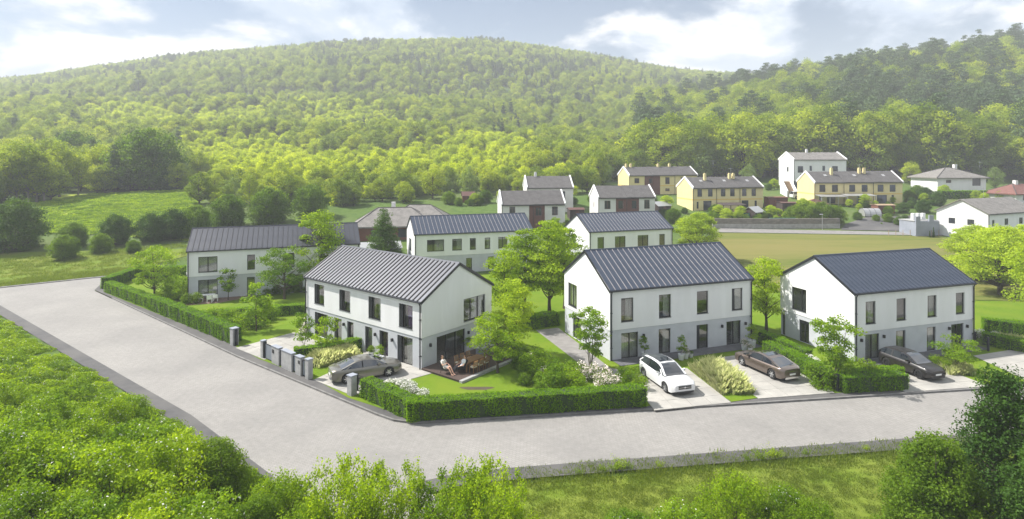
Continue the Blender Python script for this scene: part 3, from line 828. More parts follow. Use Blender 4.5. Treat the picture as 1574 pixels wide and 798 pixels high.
HF = house('small white house with three wide openings behind the roof of the middle house', (12.0, 92.8), 20.0, 15.2, 8.8, 6.05, 8.4, 2.75,
      front=[(1.41, 2.57, 3.38, 5.23, ''), (4.5, 6.41, 3.38, 5.23, 'd'), (8.63, 10.62, 3.38, 5.23, 'd'), (12.67, 13.73, 3.38, 5.23, ''), (4.5, 6.4, 0.3, 2.3, 'd')],
      left=[(5.0, 6.6, 3.3, 5.2, 'd')], npan=26)

# ------------------------------------------------------------------ older houses of the village
def vhouse(label, org, ang, L, W, he, hr, wallm, roofm, wins, units=1, clad=None, chims=(), parapet=True, gable_wins=(), band=None, base=None, group='older houses of the village', skylights=0, doors=()):
    z0 = terr(org[0], org[1])
    h = empty('village_house', (org[0], org[1], z0), rad(ang), label, 'house', group)
    f = Wall((0, 0, 0), (1, 0, 0), (0, -1, 0), L); r = Wall((L, 0, 0), (0, 1, 0), (1, 0, 0), W)
    l = Wall((0, 0, 0), (0, 1, 0), (-1, 0, 0), W); b = Wall((0, W, 0), (1, 0, 0), (0, 1, 0), L)
    mb = MB()
    for w, ops in ((f, list(wins) + list(doors)), (r, []), (l, gable_wins), (b, [])):
        w.strata(mb, -1.5, he, 0.0, [o[:4] for o in ops], reveal=0.15)
        if w in (l, r): mb.poly([w.P(0, he), w.P(W, he), w.P(W / 2, hr)])
    mb.build('wall', wallm, h)
    if clad:
        for a, c in clad:
            cm = MB()
            f.strata(cm, 0.1, he - 0.05, -0.06, [o[:4] for o in wins if a < o[0] < c], reveal=0.2, trim=None) if False else None
            ops = [o[:4] for o in wins if a <= o[0] and o[1] <= c]
            ss = sorted({a, c} | {v for o in ops for v in o[:2]}); tt = sorted({-0.4, he - 0.06} | {v for o in ops for v in o[2:4]})
            for i in range(len(ss) - 1):
                for j in range(len(tt) - 1):
                    sm, tm = (ss[i] + ss[i + 1]) / 2, (tt[j] + tt[j + 1]) / 2
                    if any(o[0] < sm < o[1] and o[2] < tm < o[3] for o in ops): continue
                    f.box(cm, ss[i], ss[i + 1], tt[j], tt[j + 1], -0.06, 0.0)
            cm.build('cladding', M['brown_clad'], h)
    if band is not None:
        bm_ = MB(); f.box(bm_, 0, L, band, band + 0.3, -0.02, 0.0); l.box(bm_, 0.0, W, band, band + 0.3, -0.02, 0.0)
        bm_.build('band', M['orange_band'], h)
    if base:
        bm_ = MB(); f.box(bm_, -0.03, L, -1.0, base, -0.03, 0.0); l.box(bm_, 0.0, W, -1.0, base * 0.4, -0.03, 0.0)
        bm_.build('plinth', M['dark_base'] if wallm is not M['old_white'] else M['grey_render'], h)
    for w, ops in ((f, wins), (l, gable_wins), (f, doors)):
        for a, b2, c, d in [o[:4] for o in ops]:
            wm = MB(); w.box(wm, a, a + .07, c, d, .06, .13); w.box(wm, b2 - .07, b2, c, d, .06, .13); w.box(wm, a + .07, b2 - .07, c, c + .07, .06, .13); w.box(wm, a + .07, b2 - .07, d - .07, d, .06, .13)
            if b2 - a > 1.1: w.box(wm, (a + b2) / 2 - .04, (a + b2) / 2 + .04, c + .07, d - .07, .06, .13)
            wn = wm.build('window', M['brown_clad'] if clad else M['frame'], h)
            pm = MB(); w.box(pm, a + .07, b2 - .07, c + .07, d - .07, .09, .12); pm.build('pane', M['far_glass'], wn)
            if d - c > 1.5 and c > 1:
                rm = MB()
                for q in range(5): w.box(rm, a - 0.05, b2 + 0.05, c + 0.1 + q * 0.2, c + 0.13 + q * 0.2, -0.09, -0.06)
                rm.build('railing', M['black'], wn)
    rb = MB()
    ov = 0.35
    zo = (hr - he) / (W / 2) * ov
    sl = math.hypot(W / 2 + ov, hr - he + zo)
    e0 = 0.0 if parapet else -0.3
    step = L / units
    for k in range(units):
        x0, x1 = k * step + (e0 if k == 0 else 0.0), (k + 1) * step - (e0 if k == units - 1 else 0.0)
        dz = 0.06 * ((k * 7) % 3)
        for y0, y1 in ((-ov, W / 2), (W + ov, W / 2)):
            pts = [(x0, y0, he - zo + .02 + dz), (x1, y0, he - zo + .02 + dz), (x1, y1, hr + .02 + dz), (x0, y1, hr + .02 + dz)]
            rb.hexa(pts + [(p[0], p[1], p[2] + .14) for p in pts])
            rb.uv[-5] = [(x0, 0), (x1, 0), (x1, sl), (x0, sl)]
    roof = rb.build('roof', roofm, h)
    if parapet:
        for x in (-0.12, L - 0.14):
            pm = MB()
            for y0, y1 in ((-ov, W / 2), (W + ov, W / 2)):
                pm.hexa([(x, y0, he - zo - .1), (x + .26, y0, he - zo - .1), (x + .26, y1, hr), (x, y1, hr), (x, y0, he - zo + .42), (x + .26, y0, he - zo + .42), (x + .26, y1, hr + .42), (x, y1, hr + .42)])
            pm.build('gable_coping', M['white'], roof)
    for x, yf in chims:
        cm = MB(); zc = he + (hr - he) * min(1, yf * 2)
        cm.box(x - .28, x + .28, W * yf - .28, W * yf + .28, zc - .4, hr + .95); cm.box(x - .2, x + .2, W * yf - .2, W * yf + .2, hr + .95, hr + 1.15, 0)
        cm.build('chimney', wallm if wallm is M['yellow'] else M['old_white'], roof)
    for k in range(skylights):
        x = L * (k + 0.55) / skylights; y = W * 0.3; z = he + (hr - he) * 0.6
        sm = MB(); sm.box(-.35, .35, -.4, .4, .0, .22); sm.build('skylight', M['pale_metal'], roof, loc=(x, y, z + .05), rot=(math.atan2(hr - he, W / 2), 0, 0))
    gm = MB(); gm.tube([(0, -ov, he - zo), (L, -ov, he - zo)], .07, 6)
    gm.build('gutter', M['black'], h)
    pm = MB(); pm.tube([(.1, -.08, he), (.1, -.08, -.5)], .05, 6)
    if units > 1:
        for k in range(1, units): pm.tube([(k * step, -.09, he), (k * step, -.09, -.5)], .05, 6)
    pm.build('downpipe', M['black'], h)
    return h
FW = lambda a, c=3.3, w=1.15, hh=1.75: (a, a + w, c, c + hh)
vhouse('white and brown semi-detached house just behind the trees', (xw(771, 120), 120), 8, 13.0, 7.2, 5.5, 7.9, M['old_white'], M['tile_grey'],
       [FW(1.6), FW(6.9, 3.1, 1.3), FW(10.3, 3.2, 1.2)], 2, clad=[(5.6, 8.8)], gable_wins=[(3, 3.5, 3.2, 4.4)], doors=[(10.2, 11.6, 0.3, 2.4)])
vhouse('white house with a pale gable wall peering over its brown and white neighbour', (xw(810, 138), 138), 5, 10.8, 8.5, 5.8, 8.2, M['old_white'], M['tile_grey'],
       [FW(7.8, 3.0, 1.1, 1.9), FW(2.0, 4.2, 1.0, 1.0)], 1, gable_wins=[(3.5, 4.1, 2.2, 4.4)], chims=[(2.5, .5)])
vhouse('white and brown semi-detached house with a wide brown middle', (xw(919.5, 128), 128), 7, 12.6, 7.4, 5.5, 7.7, M['old_white'], M['tile_grey'],
       [FW(1.4, 3.0, 1.3, 1.8), FW(4.4, 3.0, 1.1, 1.8), FW(7.4, 3.0, 1.1, 1.8), FW(10.2, 3.0, 1.2, 1.9)], 2, clad=[(3.9, 9.0)], gable_wins=[(3.3, 3.8, 3.2, 4.3)], base=1.6)
vhouse('yellow terrace with a brown section farthest back on the slope', (xw(967, 165), 165), 12, 20.5, 8.0, 5.5, 7.6, M['yellow'], M['tile_grey'],
       [FW(1.6, 3.3, 1.4, 1.4), FW(10.8, 3.0, 1.3, 1.9), FW(5.8, 3.2, 1.0, 1.4), (10.8, 12.1, 1.0, 1.8), FW(15.5, 3.2, 1.2, 1.7)], 3, clad=[(4.6, 9.2)], chims=[(.8, .5), (2.2, .5), (10.5, .5), (14.0, .5)], band=2.4)
vhouse('yellow terraced house row with an orange band left of the sheds', (xw(1064.8, 140), 140), 11, 18.2, 8.0, 5.4, 7.6, M['yellow'], M['tile_grey'],
       [FW(1.2), FW(3.9), FW(7.2), FW(9.6), FW(12.7), FW(15.2)], 3, chims=[(4.6, .35), (11.3, .4), (12.3, .4)], band=2.45, skylights=3, doors=[(1.0, 1.5, 0.5, 2.1), (2.7, 4.8, .1, 2.3), (12.6, 14.4, .2, 2.3), (16.0, 16.6, .2, 2.2)])
vhouse('yellow terraced house row with glazed verandas in front of the tall white block', (xw(1251.7, 148), 148), 3, 22.6, 8.0, 5.4, 7.8, M['yellow'], M['tile_grey'],
       [FW(1.3, 3.0, 1.5), FW(4.5, 3.0, 1.5), FW(8.9, 3.0, 1.5), FW(12.1, 3.0, 1.5), FW(16.2, 3.0, 1.5), FW(19.3, 3.0, 1.5)], 3, chims=[(6.0, .35), (13.5, .4), (14.8, .4)], band=2.35, skylights=3,
       doors=[(1.2, 1.8, .2, 2.1), (3.2, 5.4, .1, 2.2), (10.8, 13.6, .1, 2.2), (16.0, 18.6, .1, 2.2), (19.8, 20.4, .2, 2.2)])
vhouse('tall white block of three storeys on a dark base behind the yellow row', (xw(1220, 174), 174), 2, 15.6, 9.0, 9.2, 11.2, M['white'], M['tile_pale'],
       [FW(1.2, 5.4, 1.6, 1.9), FW(4.7, 5.9, .7, 1.5), FW(8.5, 5.9, .8, 1.5), FW(11.4, 5.4, 1.7, 1.9), (2.0, 2.6, 3.1, 5.0), (.5, 3.4, 1.1, 2.1)], 1, chims=[(6.2, .5)], base=3.0, gable_wins=[(3, 4, 5.6, 7)])
h3 = vhouse('white house with its gable end and two square windows behind the bright trees', (xw(1519, 110), 110), 16, 16.0, 9.0, 5.6, 7.9, M['white'], M['tile_pale'],
       [FW(1.2, 3.2, .8, 1.2), FW(5.2, 3.3, 1.2, 1.2), FW(10, 3.3, 1.2, 1.2)], 1, gable_wins=[(2.3, 3.5, 3.2, 4.3), (5.6, 6.8, 3.2, 4.3)], parapet=False)
h3.rotation_euler[2] = rad(24)
def hip_house(label, org, ang, L, W, he, hr, wallm, roofm, wins, ridge=0.35, chims=(), name='village_house', group='older houses of the village'):
    z0 = terr(org[0], org[1])
    h = empty(name, (org[0], org[1], z0), rad(ang), label, 'house', group)
    f = Wall((0, 0, 0), (1, 0, 0), (0, -1, 0), L); r = Wall((L, 0, 0), (0, 1, 0), (1, 0, 0), W)
    l = Wall((0, 0, 0), (0, 1, 0), (-1, 0, 0), W); b = Wall((0, W, 0), (1, 0, 0), (0, 1, 0), L)
    mb = MB()
    for w, ops in ((f, wins), (r, []), (l, []), (b, [])): w.strata(mb, -1.5, he, 0, ops, reveal=.15)
    mb.build('wall', wallm, h)
    for a, b2, c, d in wins:
        wm = MB(); f.box(wm, a, a + .08, c, d, .06, .13); f.box(wm, b2 - .08, b2, c, d, .06, .13); f.box(wm, a + .08, b2 - .08, c, c + .08, .06, .13); f.box(wm, a + .08, b2 - .08, d - .08, d, .06, .13)
        wn = wm.build('window', M['frame'], h); pm = MB(); f.box(pm, a + .08, b2 - .08, c + .08, d - .08, .09, .12); pm.build('pane', M['far_glass'], wn)
    o = .7; x0, x1, y0, y1 = -o, L + o, -o, W + o
    rx0, rx1, ym = L * ridge, L * (1 - ridge), W / 2
    rb = MB(); zb = he - .15
    su = math.hypot(W / 2 + o, hr - zb)
    rb.poly([(x0, y0, zb), (x1, y0, zb), (rx1, ym, hr), (rx0, ym, hr)], 0, [(x0, 0), (x1, 0), (rx1, su), (rx0, su)])
    rb.poly([(x1, y1, zb), (x0, y1, zb), (rx0, ym, hr), (rx1, ym, hr)], 0, [(x1, 0), (x0, 0), (rx0, su), (rx1, su)])
    rb.poly([(x0, y1, zb), (x0, y0, zb), (rx0, ym, hr)], 0, [(y1, 0), (y0, 0), (ym, su)])
    rb.poly([(x1, y0, zb), (x1, y1, zb), (rx1, ym, hr)], 0, [(y0, 0), (y1, 0), (ym, su)])
    rb.box(x0, x1, y0, y1, zb - .25, zb - .005)
    roof = rb.build('roof', roofm, h)
    rr = MB()
    for p, q in (((x0, y0, zb), (rx0, ym, hr)), ((x1, y0, zb), (rx1, ym, hr)), ((rx0, ym, hr), (rx1, ym, hr)), ((x0, y1, zb), (rx0, ym, hr)), ((x1, y1, zb), (rx1, ym, hr))):
        rr.tube([p, q], .1, 6)
    rr.build('ridge_tiles', M['tile_grey'], roof)
    for x, yf in chims:
        cm = MB(); cm.box(x - .4, x + .4, W * yf - .4, W * yf + .4, he, hr + .9); cm.build('chimney', M['old_white'], roof)
    return h
hip_house('white house under a grey pyramid roof behind a dark hedge', (xw(1441, 165), 165), 4, 14.2, 10, 5.0, 7.6, M['white'], M['tile_pale'], [(2.5, 4.0, 3.4, 4.2), (10.2, 12.6, 2.6, 4.6)], .46, [(9.3, .5)])
hip_house('low bungalow with a wide pale hipped roof behind the long white house', (xw(545, 112), 112), 10, 14.5, 10, 2.9, 5.9, M['shed_red'], M['tile_pale'], [(3, 5, .6, 2.2), (8, 10, .6, 2.2)], .28, [(7.0, .75)])
hip_house('wing of the bungalow with a pale hipped roof and small chimney', (xw(600, 119), 119), 4, 11.0, 8, 2.8, 5.3, M['old_white'], M['tile_pale'], [(3, 5, .6, 2.2)], .3, [])
hip_house('small hipped roof house peeping over the long charcoal roof', (xw(478, 108), 108), 6, 5.2, 5, 1.9, 3.7, M['old_white'], M['tile_pale'], [(1, 2, .3, 1.4)], .46)
hip_house('red roofed house at the right edge behind the white gable house', (xw(1562, 150), 150), 10, 12, 8, 2.4, 4.6, M['old_white'], M['tile_red'], [(2, 4, .6, 2.2)], .3, [(4.5, .5)])
# ------------------------------------------------------------------ leaves and trees
def unit(a):
    return a / np.maximum(np.linalg.norm(a, axis=1, keepdims=True), 1e-9)
def leaf_mesh(name, P, N, size, tint, mats, mi=None, aspect=0.62):
    """One rhombic leaf per row of P, facing N."""
    n = len(P)
    N = unit(N)
    R = RNG.normal(size=(n, 3))
    T = unit(np.cross(N, R))
    B = np.cross(N, T)
    s = np.asarray(size).reshape(-1, 1)
    V = np.empty((n, 4, 3))
    V[:, 0] = P - T * s * 0.55
    V[:, 1] = P + B * s * aspect * 0.5 + N * s * 0.06
    V[:, 2] = P + T * s * 0.55
    V[:, 3] = P - B * s * aspect * 0.5 + N * s * 0.06
    me = bpy.data.meshes.new(name)
    me.vertices.add(n * 4)
    me.vertices.foreach_set('co', V.reshape(-1))
    me.loops.add(n * 4)
    me.loops.foreach_set('vertex_index', np.arange(n * 4, dtype=np.int32))
    me.polygons.add(n)
    me.polygons.foreach_set('loop_start', np.arange(0, n * 4, 4, dtype=np.int32))
    if mi is not None:
        me.polygons.foreach_set('material_index', np.asarray(mi, dtype=np.int32))
    for m in (mats if isinstance(mats, (list, tuple)) else [mats]):
        me.materials.append(m)
    at = me.attributes.new('tint', 'FLOAT', 'FACE')
    at.data.foreach_set('value', np.clip(np.asarray(tint, dtype=np.float32), 0, 1))
    me.update(calc_edges=True)
    me.validate()
    return me
def clump_leaves(C, r, n, flat, up=0.55, jitter=0.75, shell=0.45):
    """n leaves in each flattened clump of centre C and radius r."""
    k = len(C)
    D = unit(RNG.normal(size=(k * n, 3)))
    rr = RNG.random(k * n) ** shell
    c = np.repeat(C, n, axis=0)
    rad_ = np.repeat(np.broadcast_to(r, (k,)), n)
    off = D * (rr * rad_)[:, None]
    off[:, 2] *= flat
    off[:, 2] -= 0.25 * flat * (off[:, 0] ** 2 + off[:, 1] ** 2) / np.maximum(rad_, .01)
    N = D * 0.8 + np.array([0, 0, up]) + RNG.normal(size=(k * n, 3)) * jitter
    return c + off, N
def spread(n, fn, dmin, tries=60):
    out = []
    for _ in range(n * tries):
        p = fn()
        if all((p - q).length > dmin for q in out):
            out.append(p)
            if len(out) >= n: break
    return out
def crown_points(kind, Hh, tb, R, n, dmin, lean=(0, 0)):
    def fn():
        h = random.random()
        if kind == 'dome': prof = math.sqrt(max(0.02, 1 - (max(0, h - 0.3) / 0.72) ** 2)) * (0.62 + 0.38 * min(1, h / 0.3))
        elif kind == 'oval': prof = math.sin(PI * (0.12 + 0.83 * h)) ** 0.75
        elif kind == 'spread': prof = 0.55 + 0.45 * math.sin(PI * (0.1 + 0.75 * h)); prof *= 1.0 if h < 0.75 else 0.8
        elif kind == 'cone': prof = (1 - h) ** 0.85 * 0.95 + 0.05
        elif kind == 'pointed': prof = (0.95 - 0.72 * h) * (0.6 + 0.4 * min(1, h / 0.2)) * random.choice((.8, .95, 1.0, 1.18))
        elif kind == 'vase': prof = 0.35 + 0.65 * h if h < 0.75 else 0.85
        else: prof = 1.0
        a = random.random() * 2 * PI
        q = random.random() ** 0.42 * R * prof
        return Vector((q * math.cos(a) + lean[0] * h, q * math.sin(a) + lean[1] * h, tb + (Hh - tb) * (0.04 + 0.93 * h)))
    return spread(n, fn, dmin)
def tree_meshes(name, seed, Hh, tb, R, n, cr, nl, leaf, flat, kind, leafm, barkm, tr, multi=1, dmin=None, up=0.55, flowers=0, flm=None, limb=0.25, jitter=0.75):
    """Trunk with tapered limbs that reach into separate leaf clumps -> (trunk mesh, crown mesh)."""
    random.seed(seed)
    global RNG
    RNG = np.random.default_rng(seed)
    cs = crown_points(kind, Hh - cr * flat * 0.6, tb, max(0.1, R - cr * 0.75), n, dmin or cr * 0.75)
    tm = MB()
    stems = []
    for k in range(multi):
        a = 2 * PI * k / max(multi, 1) + random.random()
        lean_ = 0.0 if multi == 1 else R * 0.38
        top = Vector((math.cos(a) * lean_ + random.uniform(-.08, .08) * R, math.sin(a) * lean_ + random.uniform(-.08, .08) * R, Hh * 0.82))
        pts = []
        for i in range(7):
            t = i / 6
            p = Vector((0, 0, 0)).lerp(top, t ** 1.15)
            p.z = top.z * t
            p += Vector((random.uniform(-1, 1), random.uniform(-1, 1), 0)) * (0.04 * R * (1 - abs(2 * t - 1)))
            if multi > 1: p += Vector((math.cos(a), math.sin(a), 0)) * tr * 0.8 * (1 - t)
            pts.append(p)
        base = tr / math.sqrt(multi)
        rs = [base * (1.35 if i == 0 else 1.0) * (1 - 0.86 * (i / 6)) for i in range(7)]
        tm.tube([Vector((pts[0].x, pts[0].y, -0.15))] + pts, [rs[0] * 1.15] + rs, 7)
        stems.append((pts, rs))
    for c in cs:
        pts, rs = min(stems, key=lambda s: min((q - c).length for q in s[0]))
        zt = max(tb * 0.55, c.z - (0.35 + limb) * math.hypot(c.x, c.y) - 0.05 * Hh)
        t = min(0.97, max(0.0, zt / pts[-1].z)) * 6
        i = min(5, int(t)); s = pts[i].lerp(pts[i + 1], t - i)
        r0 = (rs[i] * (1 - (t - i)) + rs[i + 1] * (t - i)) * 0.55
        mid = s.lerp(c, 0.5) + Vector((random.uniform(-.06, .06) * R, random.uniform(-.06, .06) * R, -0.06 * (c - s).length))
        tm.tube([s, mid, c], [r0, r0 * 0.6, max(0.006, r0 * 0.18)], 5)
        for _ in range(3):
            e = c + Vector((random.uniform(-1, 1), random.uniform(-1, 1), random.uniform(-.3, .5))) * cr * 0.7
            tm.tube([mid.lerp(c, 0.7), e], [max(.006, r0 * 0.25), .004], 4, cap=False)
    C = np.array([tuple(c) for c in cs])
    rr = cr * RNG.uniform(0.6, 1.4, len(C))
    P, N = clump_leaves(C, rr, nl, flat, up, jitter)
    ct = np.repeat(RNG.uniform(-0.28, 0.28, len(C)), nl)
    tint = 0.5 + ct + RNG.normal(size=len(P)) * 0.2
    size = leaf * RNG.uniform(0.65, 1.3, len(P))
    mats, mi = [leafm], np.zeros(len(P), dtype=np.int32)
    if flowers:
        mats.append(flm or L_['flower'])
        top = N[:, 2] > 0.2
        sel = top & (RNG.random(len(P)) < flowers * (0.3 + 1.4 * np.repeat(RNG.random(len(C)), nl)))
        mi[sel] = 1
        size[sel] *= 1.25 if flowers > 0.5 else 0.8
    crown = leaf_mesh(name + '_crown', P, N, size, tint, mats, mi)
    trunk = tm.mesh(name + '_trunk', barkm, smooth=True)
    return trunk, crown
PROTO = {}
def proto(key, *a, **k):
    PROTO[key] = tree_meshes(key, *a, **k)
#        key     seed  H    tb   R    n   cr   nl  leaf flat kind leaf bark tr
proto('maple_wide', 3, 6.0, 1.7, 3.0, 34, 0.85, 190, 0.17, 0.42, 'spread', L_['maple'], M['bark'], 0.13, up=0.8)
proto('maple_tall', 5, 7.2, 1.9, 2.7, 42, 0.85, 180, 0.17, 0.42, 'oval', L_['fresh'], M['bark'], 0.14, up=0.8)
proto('maple_bright', 8, 8.5, 1.5, 3.7, 88, 0.95, 210, 0.19, 0.42, 'dome', L_['airy'], M['bark'], 0.19, up=0.8)
proto('maple_lime', 9, 8.0, 1.5, 4.2, 80, 0.95, 230, 0.19, 0.5, 'dome', L_['lime'], M['bark'], 0.2, up=0.8)
proto('young', 12, 3.8, 1.1, 1.5, 20, 0.5, 90, 0.16, 0.5, 'oval', L_['maple'], M['bark'], 0.05, up=0.6)
proto('sapling', 14, 3.2, 0.7, 1.35, 19, 0.42, 60, 0.17, 0.55, 'spread', L_['maple'], M['bark'], 0.035, multi=2, up=0.5)
proto('multistem', 17, 4.9, 1.0, 2.1, 32, 0.58, 115, 0.17, 0.55, 'vase', L_['maple'], M['pale_bark'], 0.11, multi=4, up=0.6)
proto('cloud_tree', 19, 2.9, 1.1, 1.9, 17, 0.62, 210, 0.12, 0.36, 'spread', L_['maple'], M['bark'], 0.09, multi=2, up=0.9)
proto('conifer', 21, 7.4, 0.3, 3.0, 150, 0.66, 150, 0.15, 0.4, 'cone', L_['dark'], M['bark'], 0.16, up=0.3, limb=0.0)
#proto('birchy', 23, 6.2, 0.7, 3.3, 125, 0.5, 120, 0.135, 0.95, 'oval', L_['fresh'], M['bark'], 0.10, multi=3, up=0.3, dmin=0.36, jitter=1.0)
#proto('birchy_two', 25, 5.5, 0.5, 3.1, 115, 0.48, 120, 0.135, 1.0, 'dome', L_['fresh'], M['bark'], 0.09, multi=4, up=0.3, dmin=0.36, jitter=1.0)
proto('feathery', 24, 4.6, 0.2, 2.7, 170, 0.34, 85, 0.115, 1.7, 'vase', L_['fresh'], M['bark'], 0.07, multi=5, up=0.2, dmin=0.26, jitter=1.0, limb=0.6)
proto('feathery_two', 26, 4.0, 0.1, 2.6, 160, 0.34, 85, 0.115, 1.7, 'dome', L_['fresh'], M['bark'], 0.07, multi=6, up=0.2, dmin=0.26, jitter=1.0, limb=0.6)
proto('airy', 28, 8.0, 1.9, 2.5, 56, 0.85, 165, 0.18, 0.33, 'oval', L_['airy'], M['bark'], 0.15, up=0.85, dmin=0.62)
proto('dark_bush', 27, 7.6, 0.2, 3.1, 165, 0.55, 190, 0.135, 0.95, 'pointed', L_['dark'], M['bark'], 0.13, multi=3, up=0.45, dmin=0.38)
proto('dark_wide', 29, 6.0, 0.1, 3.6, 190, 0.58, 190, 0.135, 0.85, 'pointed', L_['mid'], M['bark'], 0.13, multi=3, up=0.45, dmin=0.4)
proto('blossom', 31, 3.6, 0.0, 2.4, 85, 0.5, 150, 0.115, 0.8, 'dome', L_['fresh'], M['bark'], 0.06, multi=4, up=0.5, flowers=0.035, dmin=0.34)
proto('blossom_two', 33, 2.9, 0.0, 2.2, 70, 0.48, 150, 0.115, 0.8, 'dome', L_['maple'], M['bark'], 0.05, multi=4, up=0.5, flowers=0.045, dmin=0.34)
proto('bush', 35, 4.2, 0.0, 2.6, 95, 0.62, 190, 0.15, 0.8, 'dome', L_['mid'], M['bark'], 0.07, multi=4, up=0.45, dmin=0.45)
proto('bush_dark', 37, 4.6, 0.0, 2.7, 100, 0.62, 190, 0.15, 0.8, 'dome', L_['dark'], M['bark'], 0.08, multi=3, up=0.45, dmin=0.45)
proto('small_shrub', 39, 1.3, 0.0, 0.95, 26, 0.3, 60, 0.10, 0.8, 'dome', L_['maple'], M['bark'], 0.03, multi=3, up=0.5, dmin=0.2)
proto('round_shrub', 41, 0.9, 0.0, 0.6, 24, 0.24, 60, 0.085, 0.9, 'dome', L_['mid'], M['bark'], 0.02, multi=3, up=0.4, dmin=0.16)
proto('rose', 43, 1.1, 0.0, 0.8, 22, 0.28, 55, 0.10, 0.8, 'dome', L_['mid'], M['bark'], 0.02, multi=3, up=0.5, dmin=0.18, flowers=0.6, flm=L_['pink'])
proto('weed', 47, 1.6, 0.0, 1.3, 34, 0.3, 22, 0.11, 1.2, 'vase', L_['fresh'], M['bark'], 0.015, multi=5, up=0.4, dmin=0.14, jitter=1.1)
proto('white_rose', 45, 0.9, 0.0, 0.8, 22, 0.26, 55, 0.09, 0.8, 'dome', L_['mid'], M['bark'], 0.02, multi=3, up=0.5, dmin=0.18, flowers=0.75)
# trees of the wood; coarser leaf sprays, seen from 150 m and more
proto('oak', 51, 12.0, 2.0, 5.4, 60, 1.45, 90, 0.42, 0.72, 'dome', L_['forest'], M['bark'], 0.26, up=0.6, dmin=1.0)
proto('ash', 53, 14.0, 3.0, 4.8, 56, 1.35, 90, 0.41, 0.8, 'oval', L_['forest'], M['pale_bark'], 0.24, up=0.6, dmin=1.0)
proto('beech', 55, 13.0, 2.0, 6.0, 64, 1.6, 90, 0.44, 0.62, 'dome', L_['forest'], M['bark'], 0.28, up=0.7, dmin=1.1)
proto('willow', 57, 11.0, 1.0, 4.6, 52, 1.3, 90, 0.38, 0.9, 'oval', L_['pale'], M['bark'], 0.22, multi=2, up=0.4, dmin=1.0)
proto('sapwood', 59, 6.4, 0.4, 3.3, 34, 1.05, 80, 0.35, 0.7, 'dome', L_['plant'], M['bark'], 0.12, up=0.6, dmin=0.7)
proto('sapwood_two', 61, 7.4, 0.6, 2.9, 34, 0.95, 80, 0.35, 0.8, 'oval', L_['plant'], M['bark'], 0.12, up=0.6, dmin=0.7)
proto('spruce', 63, 15.0, 1.0, 3.0, 80, 0.85, 60, 0.38, 0.5, 'cone', L_['conifer'], M['bark'], 0.2, up=0.2, limb=0.0, dmin=0.55)
proto('pine', 65, 16.0, 8.0, 3.6, 26, 1.3, 90, 0.36, 0.5, 'dome', L_['conifer'], M['bark'], 0.24, up=0.5, dmin=0.9)
def tree(key, name, x, y, scale=1.0, rz=0.0, label=None, cat='tree', group=None, z=None, sz=None):
    if z is None: z = max(terr(x, y), 0.12 if False else terr(x, y))
    t = empty(name, (x, y, z), rz, label, cat, group, scale if sz is None else (scale, scale, sz))
    tr, cr = PROTO[key]
    link('trunk', tr, t)
    link('crown', cr, t)
    return t
ZL = 0.13
GT = 'garden trees around the new houses'
def ptree(key, name, px, py, scale, rz, label, cat='tree', group=GT, sz=None):
    p = gp(px, py, ZL)
    return tree(key, name, p.x, p.y, scale, rz, label, cat, group, ZL, sz)
ptree('maple_wide', 'garden_tree', 238, 458, 1.12, 0.4, 'spreading tree on the hedged lawn nearest the road bend')
ptree('maple_wide', 'garden_tree', 437, 460, 1.12, 2.2, 'spreading tree hiding the middle of the long white house')
ptree('maple_tall', 'garden_tree', 490, 446, 1.5, 1.1, 'tall bright tree rising over the charcoal roof beside the ribbed roof')
ptree('young', 'garden_tree', 351, 461, 1.05, 0.3, 'slim young tree beside the white garden table')
ptree('young', 'garden_tree', 394, 509, 1.34, 2.0, 'small tree at the edge of the striped lawn by the drive')
ptree('sapling', 'garden_tree', 467, 534, 1.0, 0.0, 'thin sapling at the left front of the house with purple curtains')
ptree('sapling', 'garden_tree', 505, 545, 1.12, 1.9, 'thin sapling growing through the clipped hedge by the house with purple curtains')
ptree('conifer', 'conifer_tree', 590, 411, 1.3, 0.0, 'dark conifer between the charcoal roof and the house with the wide window', cat='conifer')
ptree('airy', 'garden_tree', 845, 488, 1.36, 0.5, 'tallest airy tree in the middle between the houses')
ptree('airy', 'garden_tree', 868, 474, 1.2, 4.0, 'airy tree right behind the tallest one in the middle')
ptree('airy', 'garden_tree', 806, 482, 1.22, 2.6, 'airy tree left of the tallest one in the middle')
ptree('maple_tall', 'garden_tree', 778, 500, 1.12, 3.3, 'leafy tree at the back corner of the terrace house')
ptree('airy', 'garden_tree', 790, 545, 0.86, 5.2, 'slim tree between the terrace tree and the shrub bed')
ptree('maple_wide', 'garden_tree', 765, 573, .84, 1.2, 'small tree standing in the lawn at the edge of the dining terrace')
ptree('multistem', 'garden_tree', 908, 566, 1.0, 0.6, 'many-stemmed tree before the corner of the house with the white car')
ptree('maple_tall', 'garden_tree', 1178, 510, 1.05, 2.9, 'tree filling the gap between the two right-hand houses')
ptree('multistem', 'garden_tree', 1284, 590, 1.06, 2.4, 'many-stemmed tree behind the dark mesh gate')
ptree('cloud_tree', 'garden_tree', 1474, 571, 1.0, 0.2, 'small flat-topped tree in the grass strip beside the black hatchback')
ptree('maple_lime', 'garden_tree', 1072, 404, 1.08, 0.0, 'round lime green tree behind the middle dark blue roof')
ptree('maple_lime', 'garden_tree', 1538, 452, 1.42, 1.0, 'large lime green tree just right of the last house', sz=1.12)
ptree('maple_lime', 'garden_tree', 1503, 430, 1.25, 3.1, 'large lime green tree behind the roof end of the last house', sz=1.0)
ptree('maple_lime', 'garden_tree', 1590, 448, 1.5, 4.4, 'lime green tree at the right edge of the picture', sz=1.12)
ptree('maple_lime', 'garden_tree', 1620, 500, 1.2, 5.4, 'lime green tree cut by the right edge behind the last drive')
tree('maple_lime', 'garden_tree', xw(797, 112), 112, 0.62, 0.4, 'bright tree top in front of the white and brown house', group='village trees')
